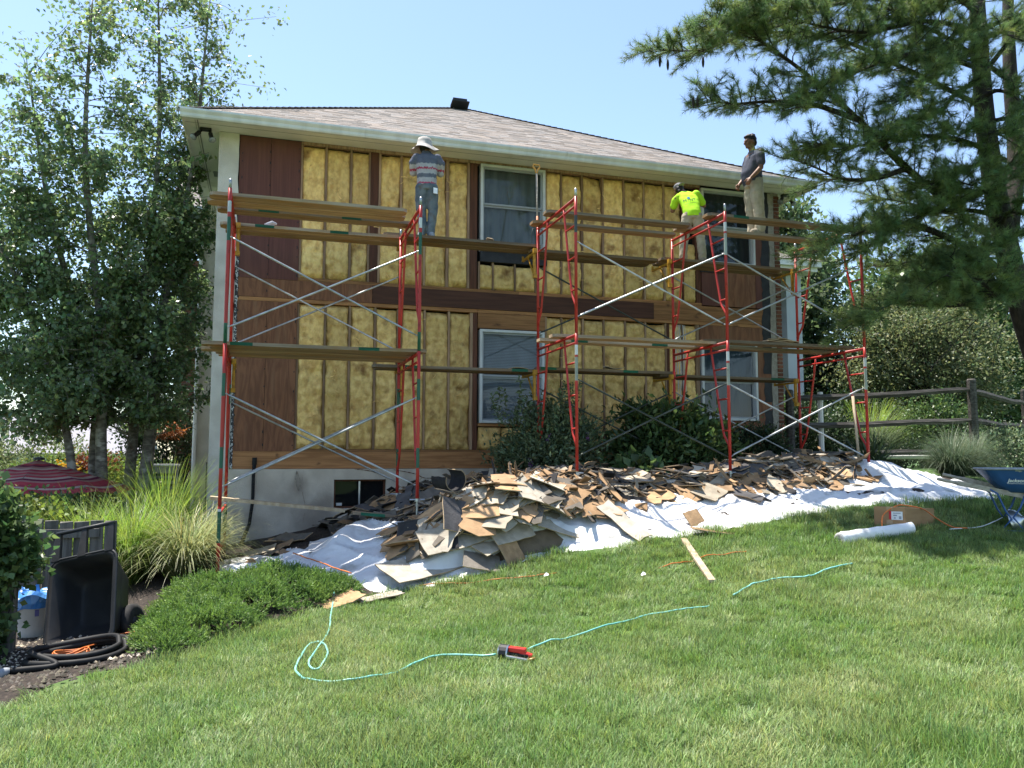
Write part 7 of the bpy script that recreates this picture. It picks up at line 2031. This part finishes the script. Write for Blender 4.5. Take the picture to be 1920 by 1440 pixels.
# ornamental grasses
def orn(label, c, n, L, spread, width, mat, bend=1.5, group=None, pale=.25, rbase=.16, name='ornamental_grass'):
    t = thing(name, label, 'ornamental grass', (c[0], c[1], h1(*c)), group)
    a = nrg.uniform(0, 2 * np.pi, n); r = np.sqrt(nrg.uniform(0, 1, n)) * rbase
    bx = c[0] + r * np.cos(a); by = c[1] + r * np.sin(a)
    base = np.stack([bx, by, H(bx, by)], -1)
    a2 = a + nrg.normal(0, .5, n); tl = np.abs(nrg.normal(0, spread, n)) + .06
    td = np.stack([np.cos(a2) * tl, np.sin(a2) * tl, np.ones(n)], -1)
    blades('blades', base, td, nrg.uniform(.65, 1.15, n) * L, nrg.uniform(.6, 1.2, n) * width, nrg.uniform(.5, 1.35, n) * bend, mat, t, 7, pale_tip=pale)
    return t
M_paleblade = leafmat('variegated_blade', (0.20, 0.23, 0.10), (0.28, 0.30, 0.15), transl=.35, rough=.45)
orn('fountain of bright green grass in the middle of the clump behind the cart', (-1.50, -2.6), 1600, 1.18, .42, .011, M_ornblade, 1.5)
orn('pale striped grass arching beside the red base frame', (-.85, -2.85), 1200, 1.0, .50, .012, M_paleblade, 1.9)
orn('bright grass at the left of the clump behind the grey fence', (-2.0, -2.3), 1300, 1.25, .45, .011, M_ornblade, 1.6)
orn('upright grass in front of the grey wing wall', (-1.25, -1.4), 800, 1.5, .30, .011, M_ornblade, .9)
orn('short pale grass tuft at the foot of the stucco pier', (-.72, -2.1), 600, 1.0, .5, .010, M_paleblade, 1.8)
orn('fine grey-green grass behind the blue barrow', (11.5, -2.0), 1500, .95, .55, .008, M_greyblade, 1.7)
orn('fine grey-green grass at the right edge in front of the fence post', (12.6, -1.3), 1400, 1.0, .55, .008, M_greyblade, 1.7)
orn('tall grass with pale plumes behind the fence rails', (12.6, 1.2), 1000, 1.3, .4, .010, M_greyblade, 1.3, pale=.9)
orn('bright tuft of tall grass beyond the middle of the fence', (13.2, 2.0), 1100, 1.7, .35, .012, M_ornblade, 1.1)
orn('dark strap-leaved clump behind the plastic sheet at the end of the pile', (10.05, -1.7), 160, .75, .5, .03, M_darkleaf, 1.1, name='strap_leaved_plant')

# trees and shrubs beyond the fence on the right
tree('leafy_tree', 'tall mid-green leafy tree rising behind the house corner on the right', (15.4, 9.5, 4.6), (3.0, 2.6, 3.5), 46000, .17, .36, leafmat('hazy_leaf', (.085, .125, .058), (.11, .155, .07)), .22, 170, .38, seed=21)
tree('leafy_tree', 'broad pale-leaved tree beyond the fence below the pine', (17.8, 5.2, 2.5), (2.6, 2.0, 2.35), 34000, .11, .26, M_willow, .14, 190, .30, seed=22)
tree('leafy_tree', 'bushy green tree behind the pine above the fence', (21.5, 8.5, 4.6), (3.0, 2.4, 3.4), 22000, .17, .36, M_shrub, .2, 150, .38, seed=23)
tree('dark_evergreen', 'dark evergreen tree between the porch post and the pine', (13.2, 6.4, 1.6), (1.3, 1.2, 2.6), 16000, .11, .24, M_darkleaf, .15, 130, .26, seed=24)
tree('dark_evergreen', 'second dark evergreen standing behind the pale-leaved tree', (16.2, 7.6, 1.4), (1.6, 1.3, 2.4), 14000, .12, .24, M_darkleaf, .15, 120, .28, seed=25)
tree('leafy_tree', 'distant green tree at the far right behind the fence', (25.5, 10.5, 3.2), (3.4, 2.5, 3.4), 16000, .20, .36, M_shrub, .2, 130, .45, seed=26)
bush('dark_shrub', 'dark shaded shrub right behind the fence beside the house', 'shrub', (11.3, 1.6, .35), (1.1, .7, .8), 8000, .085, .26, M_darkleaf, 8, .3, .15, 90, seed=31)
bush('dark_shrub', 'dark shaded shrub behind the fence near its middle post', 'shrub', (13.3, 2.6, .5), (1.3, .8, .95), 9000, .085, .26, M_darkleaf, 8, .3, .16, 100, seed=32)
bush('dark_shrub', 'dark shrub low under the bottom rail of the fence', 'shrub', (12.3, .9, -.02), (1.3, .35, .32), 5000, .07, .26, M_darkleaf, 8, .3, .10, 70, seed=33)
bush('dark_shrub', 'rounded shrub behind the right end of the fence', 'shrub', (16.4, 3.2, .55), (1.4, .9, 1.0), 9000, .09, .28, M_shrub, 8, .3, .17, 100, seed=34)
bush('dark_shrub', 'sprawling shrub beneath the pine at the right edge', 'shrub', (15.6, .6, .1), (1.1, .7, .5), 6000, .08, .26, M_dullleaf, 8, .3, .14, 80, seed=35)
bush('spreading_yew', 'bright low evergreen branch just behind the top rail by the house', 'shrub', (12.0, 3.4, 1.05), (.9, .7, .40), 5000, .06, .2, M_juniper, 8, .2, .12, 60, seed=36)
# garden on the left beyond the umbrella
bush('gold_shrub', 'yellow-green shrub sunlit behind the umbrella', 'shrub', (-3.6, 4.6, -.75), (1.5, .9, .85), 9000, .07, .34, M_brightleaf, 8, .4, .15, 100, seed=41)
bush('gold_shrub', 'bright low shrub between the umbrella and the birch stems', 'shrub', (-2.7, 3.4, -.9), (.9, .6, .62), 6000, .07, .34, M_brightleaf, 8, .4, .13, 80, seed=42)
bush('grey_green_shrub', 'soft grey-green shrub at the back of the left garden', 'shrub', (-5.0, 9.5, -.6), (1.6, 1.0, 1.25), 9000, .10, .2, M_willow, 8, .5, .18, 100, seed=43)
bush('grey_green_shrub', 'pale grassy shrubs along the far edge of the left garden', 'shrub', (-8.2, 11, -.8), (2.4, 1.0, .95), 8000, .12, .2, M_brightleaf, 8, .5, .2, 100, seed=44)
mp = bush('red_maple', 'small red-leaved maple beside the birch stems', 'shrub', (-3.05, 4.0, -.35), (.42, .35, .36), 2400, .07, .22, M_redleaf, 6, .1, .10, 50, seed=45)
yf = bush('yellow_flowers', 'patch of yellow flowers in the left garden behind the umbrella', 'flowers', (-3.55, 3.9, -.42), (.22, .2, .16), 900, .05, .3, M_shrub, 5, .4, .08, 30, seed=46)
mb = MB()
for k in range(90): mb.ball((-3.55 + rng.gauss(0, .14), 3.75 + rng.gauss(0, .1), -.28 + rng.gauss(0, .10)), (.026, .026, .018), 6, 4)
mb.c = [(.62, .42, .02)] * len(mb.f); mb.build('petals', M_flower, yf)
bush('dried_fern', 'rust-orange dried tuft against the brick behind the birch', 'plant', (-1.95, 5.6, .55), (.22, .18, .12), 700, .16, .08, leafmat('rust_leaf', (.30, .12, .05), (.36, .16, .07)), 5, .4, .06, 20, seed=47)
bush('dark_shrub', 'dark foliage behind the birch stems by the brick', 'shrub', (-2.2, 6.2, .1), (.75, .6, 1.5), 8000, .09, .32, M_darkleaf, 8, .3, .16, 90, seed=48)
tree('leafy_tree', 'far hazy tree at the left edge beyond the garden', (-15, 26, 1.0), (4.5, 3, 2.4), 9000, .30, .4, M_dullleaf, .2, 100, .6, seed=49)
# far grey roof seen through the birch
fh = thing('far_house', 'distant house with a blue-grey roof glimpsed under the birch', 'house', (-11, 34, -2))
mb = MB(); mb.box(-14.5, 33, -2.5, -6.5, 40, .1); mb.build('wall', M_white, fh)
mb = MB(); mb.tint = (1.25, 1.35, 1.6); mb.poly([(-15, 32.6, .1), (-6, 32.6, .1), (-6.4, 36.5, 2.1), (-14.6, 36.5, 2.1)]); mb.poly([(-6, 40.4, .1), (-15, 40.4, .1), (-14.6, 36.5, 2.1), (-6.4, 36.5, 2.1)])
mb.poly([(-15, 32.6, .1), (-14.6, 36.5, 2.1), (-15, 40.4, .1)]); mb.poly([(-6, 32.6, .1), (-6, 40.4, .1), (-6.4, 36.5, 2.1)]); mb.build('roof', M_shingle, fh)

# ------------------------------------------------------------------ lawn grass: tufts instanced over the lawn
patches = []
for v in range(6):
    n = 270; side = .15
    bx, by = nrg.uniform(-side, side, n), nrg.uniform(-side, side, n)
    base = np.stack([bx, by, np.zeros(n) - .005], -1)
    ld = nrg.normal(0, .38, (n, 2)) + nrg.normal(0, .22, 2)
    td = np.stack([ld[:, 0], ld[:, 1], np.ones(n)], -1)
    o = blades('grass_tuft', base, td, nrg.uniform(.045, .105, n), nrg.uniform(.003, .0055, n), nrg.uniform(.2, 1.3, n), M_grassblade, None, 3, vary=.42)
    COL.objects.unlink(o); patches.append(o)
gcol = bpy.data.collections.new('grass_tufts')
for o in patches: gcol.objects.link(o)
pts, rot, scl, idx = [], [], [], []
stp = .15
for y in np.arange(-11.0, -3.4, stp):
    d = y + 13.4
    x0, x1 = max(-4.5, -.30 * d - .6), min(13.5, 1.25 * d + 1.2)
    for x in np.arange(x0, x1, stp):
        xx, yy = x + rng.uniform(-.07, .07), y + rng.uniform(-.07, .07)
        if yy > float(YB(xx)) - .01: continue
        if yy < -10.7 and False: continue
        pts.append((xx, yy, h1(xx, yy)))
        q = .55 + .75 * (.5 + .5 * fbm(xx * .9, yy * .9, 4)) + rng.uniform(-.12, .12)
        if xx > 3: q += .55 * max(0, fbm(xx * 2.1, yy * 2.1, 9))
        if yy > float(YB(xx)) - .12: q += rng.uniform(0, .4)
        rot.append((rng.gauss(0, .07), rng.gauss(0, .07), rng.uniform(0, 6.283))); scl.append((1, 1, max(.5, q))); idx.append(rng.randrange(6))
me = bpy.data.meshes.new('grass'); me.from_pydata(pts, [], [])
for nm, ty, dat, f in (('rot', 'FLOAT_VECTOR', rot, 'vector'), ('scl', 'FLOAT_VECTOR', scl, 'vector'), ('idx', 'INT', idx, 'value')):
    at = me.attributes.new(nm, ty, 'POINT'); at.data.foreach_set(f, np.array(dat, np.int32 if ty == 'INT' else np.float32).ravel())
grass = bpy.data.objects.new('grass', me); COL.objects.link(grass)
setp(grass, 'short mown lawn grass with paler dry streaks', None, None, 'stuff')
ng = bpy.data.node_groups.new('grass_scatter', 'GeometryNodeTree')
ng.interface.new_socket('Geometry', in_out='INPUT', socket_type='NodeSocketGeometry'); ng.interface.new_socket('Geometry', in_out='OUTPUT', socket_type='NodeSocketGeometry')
N = ng.nodes; gi, go = N.new('NodeGroupInput'), N.new('NodeGroupOutput')
ci = N.new('GeometryNodeCollectionInfo'); ci.inputs['Collection'].default_value = gcol; ci.inputs['Separate Children'].default_value = True; ci.inputs['Reset Children'].default_value = True
iop = N.new('GeometryNodeInstanceOnPoints'); iop.inputs['Pick Instance'].default_value = True
def nattr(nm, ty):
    a = N.new('GeometryNodeInputNamedAttribute'); a.data_type = ty; a.inputs['Name'].default_value = nm; return a.outputs['Attribute']
L_ = ng.links
L_.new(gi.outputs[0], iop.inputs['Points']); L_.new(ci.outputs[0], iop.inputs['Instance']); L_.new(nattr('idx', 'INT'), iop.inputs['Instance Index'])
L_.new(nattr('rot', 'FLOAT_VECTOR'), iop.inputs['Rotation']); L_.new(nattr('scl', 'FLOAT_VECTOR'), iop.inputs['Scale']); L_.new(iop.outputs[0], go.inputs[0])
md = grass.modifiers.new('scatter', 'NODES'); md.node_group = ng
# colour patches on the lawn follow the place, not the blade
def patchy(m):
    n = m.node_tree; N = n.nodes; L = n.links
    b = [q for q in N if q.type == 'BSDF_PRINCIPLED'][0]; src = b.inputs['Base Color'].links[0].from_socket
    ge = N.new('ShaderNodeNewGeometry'); nz = N.new('ShaderNodeTexNoise'); nz.inputs['Scale'].default_value = 1.1; nz.inputs['Detail'].default_value = 5
    nz2 = N.new('ShaderNodeTexNoise'); nz2.inputs['Scale'].default_value = .55; nz2.inputs['Detail'].default_value = 3
    L.new(ge.outputs['Position'], nz.inputs['Vector']); L.new(ge.outputs['Position'], nz2.inputs['Vector'])
    r1 = N.new('ShaderNodeMapRange'); r1.inputs['From Min'].default_value = .42; r1.inputs['From Max'].default_value = .66; L.new(nz.outputs['Fac'], r1.inputs['Value'])
    r2 = N.new('ShaderNodeMapRange'); r2.inputs['From Min'].default_value = .42; r2.inputs['From Max'].default_value = .62; r2.inputs['To Max'].default_value = .6; L.new(nz2.outputs['Fac'], r2.inputs['Value'])
    m1 = N.new('ShaderNodeMix'); m1.data_type = 'RGBA'; m1.blend_type = 'MULTIPLY'; m1.inputs[7].default_value = (1.5, 1.2, 1.55, 1); L.new(r1.outputs[0], m1.inputs[0]); L.new(src, m1.inputs[6])
    m2 = N.new('ShaderNodeMix'); m2.data_type = 'RGBA'; m2.blend_type = 'MULTIPLY'; m2.inputs[7].default_value = (.62, .80, .6, 1); L.new(r2.outputs[0], m2.inputs[0]); L.new(m1.outputs[2], m2.inputs[6])
    for l in list(n.links):
        if l.from_socket == src and l.to_node not in (m1,): 
            to = l.to_socket; L.remove(l); L.new(m2.outputs[2], to)
patchy(M_grassblade)

# a few white bits in the lawn
for i, (x, y, lab) in enumerate(((3.83, -5.55, 'small white scrap of paper on the grass left of the wooden stake'), (2.95, -5.0, 'tiny white chip on the grass by the right foot of the heap'))):
    mb = MB(); z = h1(x, y) + .07; mb.poly([(x - .03, y - .015, z), (x + .02, y - .02, z + .012), (x + .032, y + .018, z + .02), (x - .02, y + .02, z + .008)]); mb.poly([(x - .02, y + .02, z + .008), (x + .032, y + .018, z + .02), (x + .01, y + .03, z + .035)])
    o = mb.build('paper_scrap', M_paper, None, loc=(x, y, z)); setp(o, lab, 'litter')
